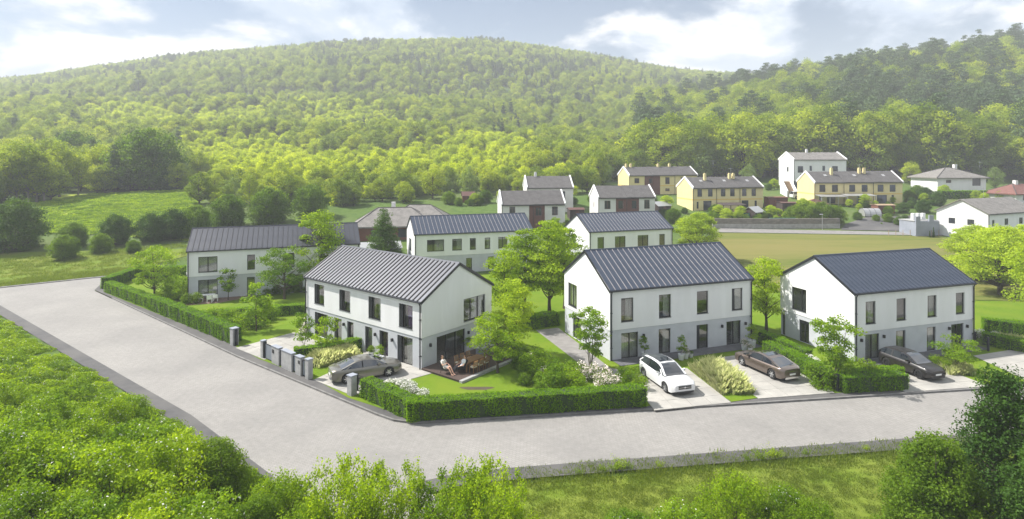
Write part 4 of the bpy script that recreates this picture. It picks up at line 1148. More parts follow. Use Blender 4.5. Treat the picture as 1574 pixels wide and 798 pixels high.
tree('maple_bright', 'garden_tree', xw(853, 112), 112, 0.55, 0.4, 'bushy tree between the two ridges of the rear white houses', group='village trees')
# foreground trees and bushes
def ftree(key, name, px, Y, scale, rz, label, cat, group, sz=None):
    x = xw(px, Y)
    return tree(key, name, x, Y, scale, rz, label, cat, group, None, sz)
GF = 'trees at the near edge of the picture'
for px, Y, key, sc_, sz_, lab in [
        (470, 23.4, 'feathery_two', .84, .86, 'feathery bush at the bottom edge beside the flowering bank'),
        (530, 24.6, 'feathery', .86, 1.0, 'feathery young tree at the bottom edge, tallest of the left bushes'),
        (590, 25.2, 'feathery', .8, .98, 'feathery young tree reaching up into the road at the bottom'),
        (640, 23.6, 'feathery_two', .74, .80, 'low feathery bush between the two taller groups at the bottom'),
        (690, 24.8, 'feathery', .84, .95, 'feathery young tree at the bottom centre before the road'),
        (745, 25.0, 'feathery', .86, 1.0, 'tallest feathery tree at the bottom centre'),
        (795, 24.0, 'feathery_two', .80, .86, 'feathery bush at the bottom beside the grass verge')]:
    ftree(key, 'young_tree', px, Y, sc_, px * .7, lab, 'tree', GF, sz=sz_)
ftree('dark_bush', 'broadleaf_tree', 1545, 29.0, 1.0, 0.5, 'tall dark tree at the right bottom corner', 'tree', GF)
ftree('dark_wide', 'broadleaf_tree', 1438, 27.6, 0.86, 1.5, 'broad dark green tree beside the tall one at the right bottom', 'tree', GF)
ftree('dark_bush', 'broadleaf_tree', 1610, 25.0, 0.85, 3.5, 'dark tree cut by the right bottom edge', 'tree', GF)
ftree('dark_wide', 'broadleaf_tree', 1355, 23.0, 0.6, 4.2, 'low dark bush at the foot of the broad dark tree', 'bush', GF)
ftree('feathery_two', 'broadleaf_tree', 1130, 26.8, 0.85, 0.9, 'light green bush in the grass at the bottom edge', 'bush', GF)
ftree('blossom_two', 'flowering_shrub', 1050, 26.2, 0.85, 2.0, 'low bush at the bottom edge left of the light green one', 'bush', GF)
ftree('blossom', 'flowering_shrub', 1208, 26.8, 0.8, 3.3, 'thin bush with white flower heads in the verge', 'bush', GF)
ftree('blossom_two', 'flowering_shrub', 965, 25.8, 0.8, 4.4, 'leafy bush at the bottom edge in the middle of the verge', 'bush', GF)
ftree('feathery_two', 'broadleaf_tree', 1250, 25.6, 0.72, 1.9, 'light green bush at the foot of the broad dark tree', 'bush', GF)
ftree('feathery_two', 'young_tree', 428, 26.6, .8, 1.1, 'feathery bush where the bank meets the bottom end of the side road', 'tree', GF)
# flowering bank, lower left
GB = 'shrubs on the flowering bank'
bank = [(335, 28.5, 'dark_wide', 0.66, 'darkest and tallest shrub where the bank meets the road'),
        (398, 25.0, 'dark_wide', 0.52, 'dark shrub below the tallest one by the road'),
        (255, 27.5, 'blossom', 1.2, None), (180, 27.0, 'blossom', 1.15, None), (90, 27.5, 'blossom_two', 1.3, None), (10, 27.5, 'blossom', 1.2, None),
        (-60, 28.5, 'blossom_two', 1.3, None), (310, 24.5, 'blossom_two', 1.1, None), (230, 24.0, 'blossom', 0.95, None), (130, 24.0, 'blossom_two', 1.1, None), (40, 24.0, 'blossom', 0.98, None),
        (210, 31.5, 'blossom_two', 1.15, None), (120, 31.5, 'blossom', 0.98, None), (40, 32.0, 'blossom_two', 1.1, None), (-40, 33.0, 'blossom', 0.98, None),
        (265, 33.0, 'blossom', 0.72, None), (160, 36.5, 'blossom', 0.74, None), (70, 36.5, 'blossom_two', 0.86, None), (0, 38, 'blossom', 0.75, None), (200, 39.0, 'blossom_two', 0.66, None), (-80, 37, 'blossom', 0.9, None)]
for i, (px, Y, key, s, lab) in enumerate(bank):
    ftree(key, 'flowering_shrub' if lab is None else 'dark_shrub', px, Y, s, i * 1.7, lab or 'green shrub dotted with white blossom ' + ('at the bottom edge of the flowering bank' if Y < 26 else 'at the left edge of the flowering bank' if px < 60 else 'higher up the flowering bank beside the side road' if Y > 32 else 'in the middle of the flowering bank'), 'shrub', GB)
# meadow bushes at the left
GM = 'bushes and trees around the left meadow'
for px, Y, key, s, lab in [
        (25, 106, 'bush_dark', 2.05, 'huge dark round tree at the left edge beside the meadow'),
        (-45, 104, 'bush_dark', 1.9, 'dark tree cut by the left edge of the picture'),
        (98, 100, 'bush', 1.0, 'round bush standing alone near the left end of the grass strip'),
        (112, 108, 'bush', 1.1, 'paler bush behind the round one on the grass strip'),
        (155, 104, 'bush', 0.82, 'greyish bush in front of the dark meadow tree'),
        (178, 110, 'bush_dark', 1.25, 'dark round tree in the middle of the left meadow'),
        (232, 112, 'bush_dark', 1.2, 'dark bush left of the charcoal roof end'),
        (266, 114, 'bush_dark', 1.3, 'big dark bush behind the charcoal roof end'),
        (300, 116, 'bush', 1.5, 'rounded bush behind the long charcoal roof'),
        (205, 104, 'bush', 0.55, 'small low bush before the two dark meadow bushes'),
        (480, 134, 'bush', 1.8, 'tawny wide bush above the long charcoal roof'),
        (350, 124, 'bush', 1.7, 'leafy bush behind the ridge of the long white house'),
        (415, 128, 'bush', 1.9, 'round bright bush behind the ridge of the long white house')]:
    ftree(key, 'meadow_bush', px, Y, s, px * 0.37, lab, 'bush', GM)

# ------------------------------------------------------------------ clipped hedges and beds
def hedge(label, pts, width, h, z=0.13, dens=330, leaf=0.085, key='hedge', name='hedge', group='clipped hedges'):
    """A clipped hedge along a line: a twiggy core and a coat of small leaves over top, sides and ends."""
    root = empty(name, (pts[0][0], pts[0][1], z), 0, label, 'hedge', group)
    o = Vector((pts[0][0], pts[0][1]))
    P, N = [], []
    core = MB()
    hw = width / 2
    for i in range(len(pts) - 1):
        a, b = Vector(pts[i][:2]) - o, Vector(pts[i + 1][:2]) - o
        t = (b - a); L = t.length; t = t / L; n = Vector((-t.y, t.x))
        e0 = 0.0; e1 = 0.0
        if i > 0: e0 = hw
        if i < len(pts) - 2: e1 = hw
        a2, b2 = a - t * e0, b + t * e1
        L2 = (b2 - a2).length
        w2, c = hw - 0.07, 0.07
        core.hexa([(*(a2 + t * c - n * w2), 0), (*(b2 - t * c - n * w2), 0), (*(b2 - t * c + n * w2), 0), (*(a2 + t * c + n * w2), 0),
                   (*(a2 + t * c - n * w2), h - .08 - .004 * i), (*(b2 - t * c - n * w2), h - .08 - .004 * i), (*(b2 - t * c + n * w2), h - .08 - .004 * i), (*(a2 + t * c + n * w2), h - .08 - .004 * i)])
        for kind, area in (('top', L2 * width), ('s1', L2 * h), ('s2', L2 * h), ('e', 2 * width * h)):
            m = int(area * dens)
            u, w = RNG.random(m), RNG.random(m)
            wob = RNG.normal(size=m) * 0.03
            bulge = 0.05 * np.sin(u * L2 * 1.9 + w * 3 + i) + 0.04 * np.sin(u * L2 * 4.3 + 1 + 2 * w) + 0.025 * np.sin(u * L2 * 11)
            if kind == 'top':
                x, y, zz = u * L2, (w - 0.5) * width, np.full(m, h) + bulge * 0.7 + wob - 0.03
                nn = np.stack([np.zeros(m), np.zeros(m), np.ones(m)], 1)
            elif kind in ('s1', 's2'):
                s = -1 if kind == 's1' else 1
                x, y, zz = u * L2, np.full(m, s * (hw - .03)) + s * (bulge + wob), w * h
                nn = np.tile(np.array([n.x * s, n.y * s, 0.25]), (m, 1))
            else:
                s = RNG.random(m) < 0.5
                x, y, zz = np.where(s, 0.03, L2 - 0.03) + wob, (u - .5) * width, w * h
                nn = np.where(s[:, None], np.array([-t.x, -t.y, .2]), np.array([t.x, t.y, .2]))
            X = a2.x + t.x * x + n.x * y
            Y = a2.y + t.y * x + n.y * y
            P.append(np.stack([X, Y, zz], 1)); N.append(nn + RNG.normal(size=(m, 3)) * 0.55)
    core.build('hedge_core', L_['hedge_core'], root)
    P = np.concatenate(P); N = np.concatenate(N)
    tint = 0.5 + RNG.normal(size=len(P)) * 0.34 + 0.16 * np.sin(P[:, 0] * 1.3) * np.sin(P[:, 1] * 1.7)
    link('hedge_foliage', leaf_mesh('hedge_foliage', P, N, leaf * RNG.uniform(.6, 1.6, len(P)), tint, L_[key]), root)
    return root
def hp(px, py, z=0.13):
    p = gp(px, py, z); return (p.x, p.y)
def inset(pts, d):
    return offset_line(pts, d)
hedge('low clipped hedge with a sharp corner facing the road junction', inset([hp(552, 611), hp(634, 649), hp(996, 626)], 0.62), 1.1, 1.28)
hedge('clipped hedge along the side road from the gate post up to its step', inset([hp(229, 477), hp(352, 529)], 0.65), 1.15, 1.45)
hedge('clipped hedge at the road bend beyond the step', inset([hp(159, 449), hp(228, 476)], 0.65), 1.15, 1.3)
hedge('clipped hedge closing the far garden along the back lane', [hp(162, 444), hp(205, 428), hp(285, 424)], 1.2, 1.5)
hedge('straight hedge between the upper lawn and the striped lawn', [hp(300, 494), hp(395, 487), hp(472, 481)], 1.0, 1.1)
hedge('short clipped hedge dividing the two front drives', [hp(452, 554), hp(503, 548), hp(553, 537)], 0.9, 1.1)
hedge('long hedge beside the bronze car', [hp(1180, 545), hp(1225, 566), hp(1268, 590)], 1.1, 1.2)
hedge('dark hedge close to the wall of the last house', [hp(1170, 527), hp(1243, 560)], 0.9, 1.2)
hedge('short block of hedge facing the road beside the black hatchback', inset([hp(1298, 605), hp(1399, 600)], 0.75), 1.4, 1.15)
hedge('hedge behind the short block beside the dark hatchback', [hp(1310, 587), hp(1385, 583)], 0.9, 1.0)
hedge('clipped hedge at the right edge behind the last drive', [hp(1512, 528), hp(1545, 535), hp(1600, 545)], 1.1, 1.1)
hedge('taller hedge at the right edge under the lime trees', [hp(1510, 510), hp(1600, 520)], 1.2, 1.4)
hedge('sloping low hedge between the shrub bed and the path', [hp(815, 562), hp(905, 612)], 1.3, 0.45)
hedge('dark hedge under the central trees beside the middle house', [hp(806, 505), hp(856, 498)], 1.4, 1.3)
GS = 'garden shrubs in the beds'
def shrubs(spots, key, name, labels, s0=1.0, group=GS, cat='shrub'):
    for i, (px, py) in enumerate(spots):
        p = gp(px, py, ZL)
        tree(key, name, p.x, p.y, s0 * random.uniform(.8, 1.2), random.random() * 6, labels if isinstance(labels, str) else labels[i], cat, group, ZL)
shrubs([(788, 548), (806, 553), (822, 560), (812, 572), (832, 578), (848, 573), (845, 590), (866, 592), (858, 602), (880, 598), (834, 596), (800, 565), (876, 585), (797, 556), (816, 566), (826, 588), (852, 584), (868, 600), (840, 566), (856, 595), (888, 604), (846, 604), (815, 580)], 'small_shrub', 'garden_shrub',
       'leafy shrub in the dense bed right of the corner lawn', 1.12, 'shrubs in the bed right of the corner lawn')
shrubs([(806, 592), (826, 606)], 'round_shrub', 'garden_shrub', 'small rounded shrub at the edge of the corner lawn', 1.0, 'rounded shrubs at the lawn edge')
shrubs([(330, 498), (345, 501), (360, 497), (375, 504), (365, 513), (348, 510), (386, 494), (405, 493), (398, 502), (420, 491)], 'small_shrub', 'garden_shrub', 'low shrub in the bed before the striped lawn', 1.3, 'shrubs in the bed before the striped lawn')
shrubs([(262, 455), (272, 452), (285, 455), (258, 462), (274, 462), (270, 445), (283, 447)], 'small_shrub', 'garden_shrub', 'shrub around the corner of the long white house', 1.5, 'shrubs around the corner of the long white house')
shrubs([(287, 467), (302, 466)], 'round_shrub', 'box_ball', 'clipped round bush at the patio corner by the white garden table', 1.25, 'round box bushes by the patio')
shrubs([(425, 452), (440, 453), (456, 450), (410, 455), (470, 450)], 'round_shrub', 'garden_shrub', 'dark shrub along the wall of the long white house', 1.2, 'shrubs along the long white house')
shrubs([(473, 505), (468, 512), (476, 498)], 'rose', 'rose_bush', 'rose bush at the left corner of the house with purple curtains', .9, 'roses at the house corner')
shrubs([(836, 584), (856, 580), (818, 560), (872, 596)], 'rose', 'rose_bush', 'flowering bush in the shrub bed right of the corner lawn', .8, 'flowers in the shrub bed')
for i, (px, py, sc_) in enumerate([(928, 724, .3), (944, 723, .38), (950, 721, .5), (966, 722, .32), (1150, 708, .3), (1168, 706, .45), (1183, 703, .5), (1196, 704, .35), (1240, 700, .3), (1015, 718, .28), (890, 729, .3), (1330, 692, .3)]):
    p = gp(px, py, .0)
    tree('weed', 'weed', p.x, p.y, sc_, i * 1.3, 'weed sprouting at the edge of the near verge', 'weed', 'weeds at the verge edge', terr(p.x, p.y) + .03)
shrubs([(893, 578), (902, 584), (912, 580), (920, 589), (930, 586), (938, 593), (926, 597), (944, 598)], 'rose', 'rose_bush', 'pale pink and white rose bush behind the front hedge', .9, 'roses behind the front hedge')
shrubs([(600, 594), (608, 597), (616, 600), (625, 603), (634, 606), (643, 609), (620, 597), (652, 612), (630, 600)], 'white_rose', 'flower_bush', 'white flowering plant along the inside of the corner hedge', .78, 'white flowers inside the corner hedge', 'flower')
shrubs([(1206, 540), (1216, 546), (1226, 551), (1234, 557), (1244, 563), (1252, 569), (1260, 575), (1240, 572)], 'white_rose', 'flower_bush', 'white flowering bush between the two hedges of the last house', 1.0, 'white flowers between the hedges', 'flower')
shrubs([(1256, 590), (1268, 597), (1300, 592), (1330, 585), (1312, 578)], 'small_shrub', 'garden_shrub', 'green shrub behind the dark mesh gate', 1.3, 'shrubs behind the mesh gate')
shrubs([(962, 588), (972, 594), (978, 585), (985, 600)], 'small_shrub', 'garden_shrub', 'yellow-green shrub at the end of the front hedge by the white car', .85, 'shrubs by the white car')
shrubs([(1446, 566), (1456, 570), (1438, 564)], 'small_shrub', 'garden_shrub', 'grey-green shrub in the strip beside the black hatchback', .75, 'shrubs beside the black hatchback')
shrubs([(1506, 519), (1530, 519), (1552, 524)], 'white_rose', 'flower_bush', 'flowering plant by the fence at the right end', .8, 'flowers by the right fence', 'flower')

def grass_bed(label, quad, n, hgt, key='grass_pale', name='ornamental_grass', group='beds of ornamental grass'):
    """A bed of tall pale grass: bent blades leaning out of many tufts."""
    a, b, c, d = [np.array(q) for q in quad]
    cen = (a + b + c + d) / 4
    s, t = RNG.random(n), RNG.random(n)
    ns = max(6, int(n / 160))
    tu, tv = RNG.random(ns), RNG.random(ns)
    idx = RNG.integers(0, ns, n)
    s = np.clip(tu[idx] + RNG.normal(size=n) * .07, 0, 1); t = np.clip(tv[idx] + RNG.normal(size=n) * .07, 0, 1)
    xy = (a * (1 - s)[:, None] + b * s[:, None]) * (1 - t)[:, None] + (d * (1 - s)[:, None] + c * s[:, None]) * t[:, None] - cen
    an = RNG.random(n) * 2 * PI
    hh = hgt * RNG.uniform(.5, 1.15, n)
    ed = np.minimum(np.minimum(s, 1 - s), np.minimum(t, 1 - t))
    hh *= 0.45 + 0.55 * np.minimum(1, ed * 4.5)
    ln = hh * RNG.uniform(.1, .8, n)
    w = 0.026 * RNG.uniform(.7, 1.5, n)
    V = np.empty((n, 5, 3))
    dx, dy = np.cos(an), np.sin(an)
    base = np.stack([xy[:, 0], xy[:, 1], np.zeros(n)], 1)
    side = np.stack([-dy, dx, np.zeros(n)], 1) * w[:, None]
    mid = base + np.stack([dx * ln * .35, dy * ln * .35, hh * .62], 1)
    tip = base + np.stack([dx * ln, dy * ln, hh], 1)
    V[:, 0] = base - side; V[:, 1] = base + side; V[:, 2] = mid + side * 1.4; V[:, 3] = tip; V[:, 4] = mid - side * 1.4
    me = bpy.data.meshes.new(name)
    me.vertices.add(n * 5); me.vertices.foreach_set('co', V.reshape(-1))
    me.loops.add(n * 5); me.loops.foreach_set('vertex_index', np.arange(n * 5, dtype=np.int32))
    me.polygons.add(n); me.polygons.foreach_set('loop_start', np.arange(0, n * 5, 5, dtype=np.int32))
    me.materials.append(L_[key])
    at = me.attributes.new('tint', 'FLOAT', 'FACE'); at.data.foreach_set('value', np.clip(RNG.random(n), 0, 1).astype(np.float32))
    me.update(calc_edges=True)
    o = link(name, me, None, (cen[0], cen[1], 0.14))
    return setp(o, label, 'ornamental grass', group)
def q4(*p): return [hp(*q) for q in p]
sheet('planting_bed', q4((1124, 618), (1165, 612), (1082, 553), (1056, 566)), 0.15, M['lawn'], 'grassy bed between the drives of the middle house')
grass_bed('pale feathery grass in the bed between the white and bronze cars', q4((1110, 608), (1158, 606), (1098, 560), (1062, 569)), 9000, 1.15)
grass_bed('pale feathery grass in front of the clipped hedge by the grey saloon', q4((482, 568), (555, 552), (545, 541), (470, 556)), 8000, 1.0)
grass_bed('feathery grass under the small flat-topped tree', q4((1448, 578), (1500, 578), (1490, 566), (1440, 566)), 3000, .75)
grass_bed('tawny grass by the hedge at the right end', q4((1530, 530), (1580, 540), (1575, 528), (1528, 521)), 3000, .9)
# ------------------------------------------------------------------ the wood on the hills
PX_KEYS = ['oak', 'ash', 'beech', 'willow', 'sapwood', 'sapwood_two', 'spruce', 'pine']
forest_src = bpy.data.collections.new('forest_sources')
def joined_source(key):
    tr, cr = PROTO[key]
    bm = bmesh.new()
    bm.from_mesh(cr)
    bm.from_mesh(tr)
    me = bpy.data.meshes.new('source_' + key)
    bm.to_mesh(me)
    bm.free()
    nl = len(cr.polygons)
    for m in list(cr.materials) + list(tr.materials): me.materials.append(m)
    mi = np.zeros(len(me.polygons), dtype=np.int32); mi[nl:] = len(cr.materials)
    me.polygons.foreach_set('material_index', mi)
    o = bpy.data.objects.new('source_%d_%s' % (PX_KEYS.index(key), key), me)
    forest_src.objects.link(o)
for k in PX_KEYS: joined_source(k)
def in_village(X, Y):
    px = CX + X / Y * F
    if px < 60 and Y < 120: return True
    if px < 305:
        edge = np.interp(px, [-200, 60, 150, 300], [125, 150, 168, 178])
        return Y < edge
    if px < 730: return Y < np.interp(px, [305, 420, 560, 730], [140, 138, 146, 152])
    if px < 940: return Y < np.interp(px, [730, 780, 900, 940], [156, 160, 163, 196])
    return Y < np.interp(px, [940, 1190, 1330, 1480, 1600], [196, 206, 200, 198, 186])
def forest_points():
    random.seed(77)
    pts = []
    Y = 118.0
    while Y < 960:
        px_now = 0
        a_lo, a_hi = (-330 - CX) / F, (1900 - CX) / F
        X = a_lo * Y
        small_step = 5.0
        while X < a_hi * Y:
            px = CX + X / Y * F
            plantation = 270 < px < 925 and 180 < Y < 318 or 110 < px < 690 and 338 <= Y < 494
            step = 3.1 if plantation else ((7.8 if px > 960 else 5.6) if Y < 480 else 7.2)
            if Y > 620: step = 7.6
            x = X + random.uniform(-1.1, 1.1) * step
            y = Y + random.uniform(-1.0, 1.0) * step
            X += step
            pxx = CX + x / y * F
            if in_village(x, y): continue
            if Y > 860 and pxx > 1180: continue
            if 495 < y < 535 and 90 < pxx < 430: continue
            pts.append((x, y, pxx, plantation))
        Y += 3.3 if Y < 330 else (5.4 if Y < 480 else (6.6 if Y < 640 else 7.4))
    return pts
def choose(x, y, px, plantation):
    r = random.random()
    patch = mnoise.noise(Vector((x * 0.012, y * 0.012, 5.0)))
    if plantation:
        big_ = patch + random.uniform(-.25, .25) > (.42 if y < 330 else .26)
        k = ('oak' if r < .3 else 'beech' if r < .6 else 'willow' if r < .8 else 'ash') if big_ else ('sapwood' if r < .62 else 'sapwood_two')
        s = random.uniform(.5, .95) if big_ else random.choice((.4, .5, .6, .75, 1.0)) * random.uniform(.8, 1.2)
        return k, s
    if px > 980 and y < 480:
        if patch + random.uniform(-.35, .35) > .2 and y > 235: k = 'pine' if r < .7 else 'spruce'
        else: k = 'beech' if r < .3 else ('ash' if r < .62 else ('oak' if r < .82 else ('willow' if r < .93 else 'pine')))
        return k, random.uniform(1.0, 1.9)
    if 545 <= y < 600 and px < 640 and r < .8:
        return ('oak' if r < .4 else 'ash'), random.uniform(.9, 1.3)
    if y > 480:
        if patch > .18: k = 'spruce' if r < .35 else ('pine' if r < .6 else 'ash')
        else: k = 'oak' if r < .4 else ('sapwood' if r < .65 else ('beech' if r < .9 else 'spruce'))
        return k, random.uniform(.6, 1.05) * (1.3 if k == 'sapwood' else 1)
    if px < 300:
        k = 'oak' if r < .36 else ('beech' if r < .6 else ('willow' if r < .74 else ('ash' if r < .95 else 'spruce')))
        return k, random.uniform(.6, 1.15)
    if px < 930 and y < 182: return ('oak' if r < .3 else 'beech' if r < .5 else 'willow' if r < .65 else 'ash' if r < .75 else 'sapwood'), random.uniform(.36, .68)
    k = 'oak' if r < .3 else ('beech' if r < .5 else ('sapwood' if r < .72 else ('willow' if r < .8 else ('ash' if r < .96 else 'spruce'))))
    return k, random.uniform(.6, 1.0)
FP = forest_points()
items = []
for x, y, px, pl in FP:
    k, s = choose(x, y, px, pl)
    items.append((x, y, terr(x, y) - .1, k, s, random.random() * 2 * PI, px))
# landmark trees of the slope, placed by hand
LAND = [(225, 180, 'bush', 4.5, 'huge rounded tree with a dark face above the left meadow'),
        (112, 225, 'bush', 4.2, 'broad bright-topped tree on the left slope'),
        (120, 165, 'ash', .85, 'yellow-green tree at the edge of the left meadow'),
        (60, 172, 'willow', .95, 'pale grey-green tree at the left edge of the wood'),
        (665, 158, 'oak', .72, 'round dark tree at the foot of the wood above the wide house'),
        (722, 162, 'willow', .80, 'pale rounded tree at the foot of the wood beside the red hut'),
        (213, 560, 'pine', 1.7, 'tallest lone pine on the left skyline'), (180, 555, 'spruce', 1.2, 'leaning conifer left of the tallest skyline pine'),
        (20, 500, 'pine', 1.1, 'dark tree on the skyline at the left edge'), (70, 520, 'pine', 1.15, 'thin tree on the left skyline'), (98, 520, 'pine', 1.0, 'thin bent tree on the left skyline beside another'),
        (1562, 415, 'pine', 2.1, 'tall dark pine on the skyline at the right edge'), (1505, 415, 'spruce', 2.2, 'dark conifer on the right skyline'), (1482, 415, 'spruce', 2.0, 'conifer second in from the right skyline pair'),
        (1434, 415, 'pine', 1.9, 'lone pine top on the right skyline above the yellow row'), (774, 420, 'spruce', 1.1, 'dark conifer group member in the middle of the wood'), (785, 425, 'spruce', 1.25, 'taller dark conifer in the middle of the wood')]
items = [i for i in items if not any(abs(i[6] - l[0]) < 800 * PROTO_R / i[1] * 1.0 and abs(i[1] - l[1]) < 7 for l in LAND for PROTO_R in (5.0,))]
for px, Y, k, s, lab in LAND:
    x = xw(px, Y)
    tree(k, 'forest_tree', x, Y, s, px, lab, 'tree', 'trees of the wooded hillside')
# the 270 that show largest become trees of their own, the rest one wood
def seen(i):
    x, y, z, k, s, r, px = i
    return -30 < px < 1600
order = sorted([i for i in items if seen(i)], key=lambda i: -(i[4] * (6 if 'sap' in i[3] else 12)) / i[1])
big = set(id(i) for i in order[:255])
KL = {'oak': 'rounded green tree in the wood on the slope', 'ash': 'upright green tree in the wood on the slope', 'beech': 'broad spreading tree in the wood on the slope',
      'willow': 'pale grey-green tree in the wood on the slope', 'sapwood': 'small bright green tree of the young plantation', 'sapwood_two': 'slim bright green tree of the young plantation',
      'spruce': 'dark pointed conifer in the wood', 'pine': 'bare-stemmed pine in the wood'}
rest = []
for i in items:
    x, y, z, k, s, r, px = i
    if id(i) in big:
        tree(k, 'forest_tree', x, y, s, r, KL[k].replace(' in the wood on the slope', ' in the wood').replace(' in the wood', '') + (' in the wood above the left meadow' if px < 290 else ' in the wood above the new white houses' if px < 930 else ' in the wood behind the yellow rows'), 'tree', 'trees of the wooded hillside', z)
    else:
        rest.append(i)
def instancer(name, pts, coll, label, kind='stuff'):
    """One object that sets copies of a collection's members on points (x, y, z, index, scale, turn)."""
    me = bpy.data.meshes.new(name)
    me.from_pydata([p[:3] for p in pts], [], [])
    for nm, ty, col in (('idx', 'INT', 3), ('size', 'FLOAT', 4), ('turn', 'FLOAT', 5)):
        at = me.attributes.new(nm, ty, 'POINT')
        at.data.foreach_set('value', np.array([p[col] for p in pts], dtype=np.int32 if ty == 'INT' else np.float32))
    o = link(name, me)
    setp(o, label, kind=kind)
    ng = bpy.data.node_groups.new(name + '_scatter', 'GeometryNodeTree')
    ng.interface.new_socket('Geometry', in_out='INPUT', socket_type='NodeSocketGeometry')
    ng.interface.new_socket('Geometry', in_out='OUTPUT', socket_type='NodeSocketGeometry')
    gi, go = ng.nodes.new('NodeGroupInput'), ng.nodes.new('NodeGroupOutput')
    ci = ng.nodes.new('GeometryNodeCollectionInfo')
    ci.inputs['Collection'].default_value = coll
    ci.inputs['Separate Children'].default_value = True
    ci.inputs['Reset Children'].default_value = True
    ip = ng.nodes.new('GeometryNodeInstanceOnPoints')
    ip.inputs['Pick Instance'].default_value = True
    def attr(nm, ty):
        a = ng.nodes.new('GeometryNodeInputNamedAttribute'); a.data_type = ty
        a.inputs['Name'].default_value = nm
        return [s for s in a.outputs if s.enabled and s.name == 'Attribute'][0]
    cx = ng.nodes.new('ShaderNodeCombineXYZ')
    ng.links.new(attr('turn', 'FLOAT'), cx.inputs[2])
    ng.links.new(gi.outputs[0], ip.inputs['Points'])
    ng.links.new(ci.outputs[0], ip.inputs['Instance'])
    ng.links.new(attr('idx', 'INT'), ip.inputs['Instance Index'])
    ng.links.new(cx.outputs[0], ip.inputs['Rotation'])
    ng.links.new(attr('size', 'FLOAT'), ip.inputs['Scale'])
    ng.links.new(ip.outputs[0], go.inputs[0])
    md = o.modifiers.new('scatter', 'NODES')
    md.node_group = ng
    return o
instancer('forest', [(x, y, z, PX_KEYS.index(k), s, r) for x, y, z, k, s, r, px in rest], forest_src, 'dense mixed wood covering the hills behind the village')
print('forest', len(rest), 'own', len(items) - len(rest))

# low cover of the flowering bank
def cover_patch(nm, seed, n, R, hgt, leaf, lk, fl, flm='flower'):
    global RNG
    RNG = np.random.default_rng(seed)
    a = RNG.random(n) * 2 * PI; q = np.sqrt(RNG.random(n)) * R
    x, y = q * np.cos(a), q * np.sin(a)
    hh = hgt * (0.55 + 0.45 * np.sin(x * 3.1 + seed) * np.cos(y * 2.7)) * (1 - .45 * (q / R) ** 2)
    z = hh * RNG.random(n) ** 0.35
    N = np.stack([x / R, y / R, np.full(n, .8)], 1) + RNG.normal(size=(n, 3)) * .6
    mi = ((RNG.random(n) < fl) & (z > hh * .75)).astype(np.int32)
    return leaf_mesh(nm, np.stack([x, y, z], 1), N, leaf * RNG.uniform(.6, 1.3, n) * np.where(mi == 1, .8, 1), .5 + RNG.normal(size=n) * .25, [L_[lk], L_[flm]], mi)
bank_src = bpy.data.collections.new('bank_sources')
for k, args in enumerate([(1, 900, 1.0, .75, .11, 'fresh', .02), (2, 900, 1.0, .55, .11, 'fresh', .03), (3, 700, .9, .95, .12, 'mid', .015), (4, 600, .8, .5, .10, 'fresh', .05)]):
    bank_src.objects.link(bpy.data.objects.new('source_%d' % k, cover_patch('cover_%d' % k, *args)))
bp = []
random.seed(5)
for _ in range(5200):
    Y = random.uniform(21, 73); X = random.uniform(-66, 0)
    d = left_of_road(X, Y)
    if d < 1.75 or X < -1.02 * Y: continue
    s = random.uniform(.7, 1.4) * min(1.25, .55 + d * .08) * (1.25 if Y < 42 else 1.0) * (.8 if Y > 55 else 1)
    bp.append((X, Y, terr(X, Y) - .05, random.choice([0, 0, 1, 1, 2, 3]) if Y < 50 else random.choice([0, 1, 1, 3]), s, random.random() * 6.28))
instancer('undergrowth', bp, bank_src, 'low leafy growth sprinkled with white flowers on the bank')
# grass tufts of the verge, the strips and the road edges
def tuft(nm, seed, n, R, h):
    g = np.random.default_rng(seed)
    a, q, an = g.random(n) * 6.283, np.sqrt(g.random(n)) * R, g.random(n) * 6.283
    hh = h * g.uniform(.5, 1.2, n); ln = hh * g.uniform(.1, .7, n)
    base = np.stack([q * np.cos(a), q * np.sin(a), np.zeros(n)], 1)
    sd = np.stack([-np.sin(an), np.cos(an), np.zeros(n)], 1) * .012
    tip = base + np.stack([np.cos(an) * ln, np.sin(an) * ln, hh], 1)
    V = np.stack([base - sd, base + sd, tip], 1)
    me = bpy.data.meshes.new(nm)
    me.from_pydata([tuple(v) for v in V.reshape(-1, 3)], [], [(3 * i, 3 * i + 1, 3 * i + 2) for i in range(n)])
    me.materials.append(L_['blade'])
    at = me.attributes.new('tint', 'FLOAT', 'FACE'); at.data.foreach_set('value', g.random(n).astype(np.float32))
    return me
grass_src = bpy.data.collections.new('grass_sources')
for k in range(3):
    grass_src.objects.link(bpy.data.objects.new('source_%d' % k, tuft('tuft_%d' % k, 90 + k, 70, .30 + .06 * k, .06 + .025 * k)))
gps = []
for _ in range(9000):
    Y = random.uniform(25, 41); X = random.uniform(-5, 40)
    lim = np.interp(X, [-5, -3, -.3, 4, 29, 60], [29, 31.6, 32.3, 33.0, 36.6, 41])
    if Y > lim or X > Y * 1.0: continue
    edge = lim - Y < .5
    gps.append((X, Y, terr(X, Y) + .05, random.choice([0, 1, 2]), random.uniform(.6, 1.2) * (1.8 if edge and random.random() < .4 else 1), random.random() * 6.28))
instancer('grass', gps, grass_src, 'grass of the near verge')
gps = []
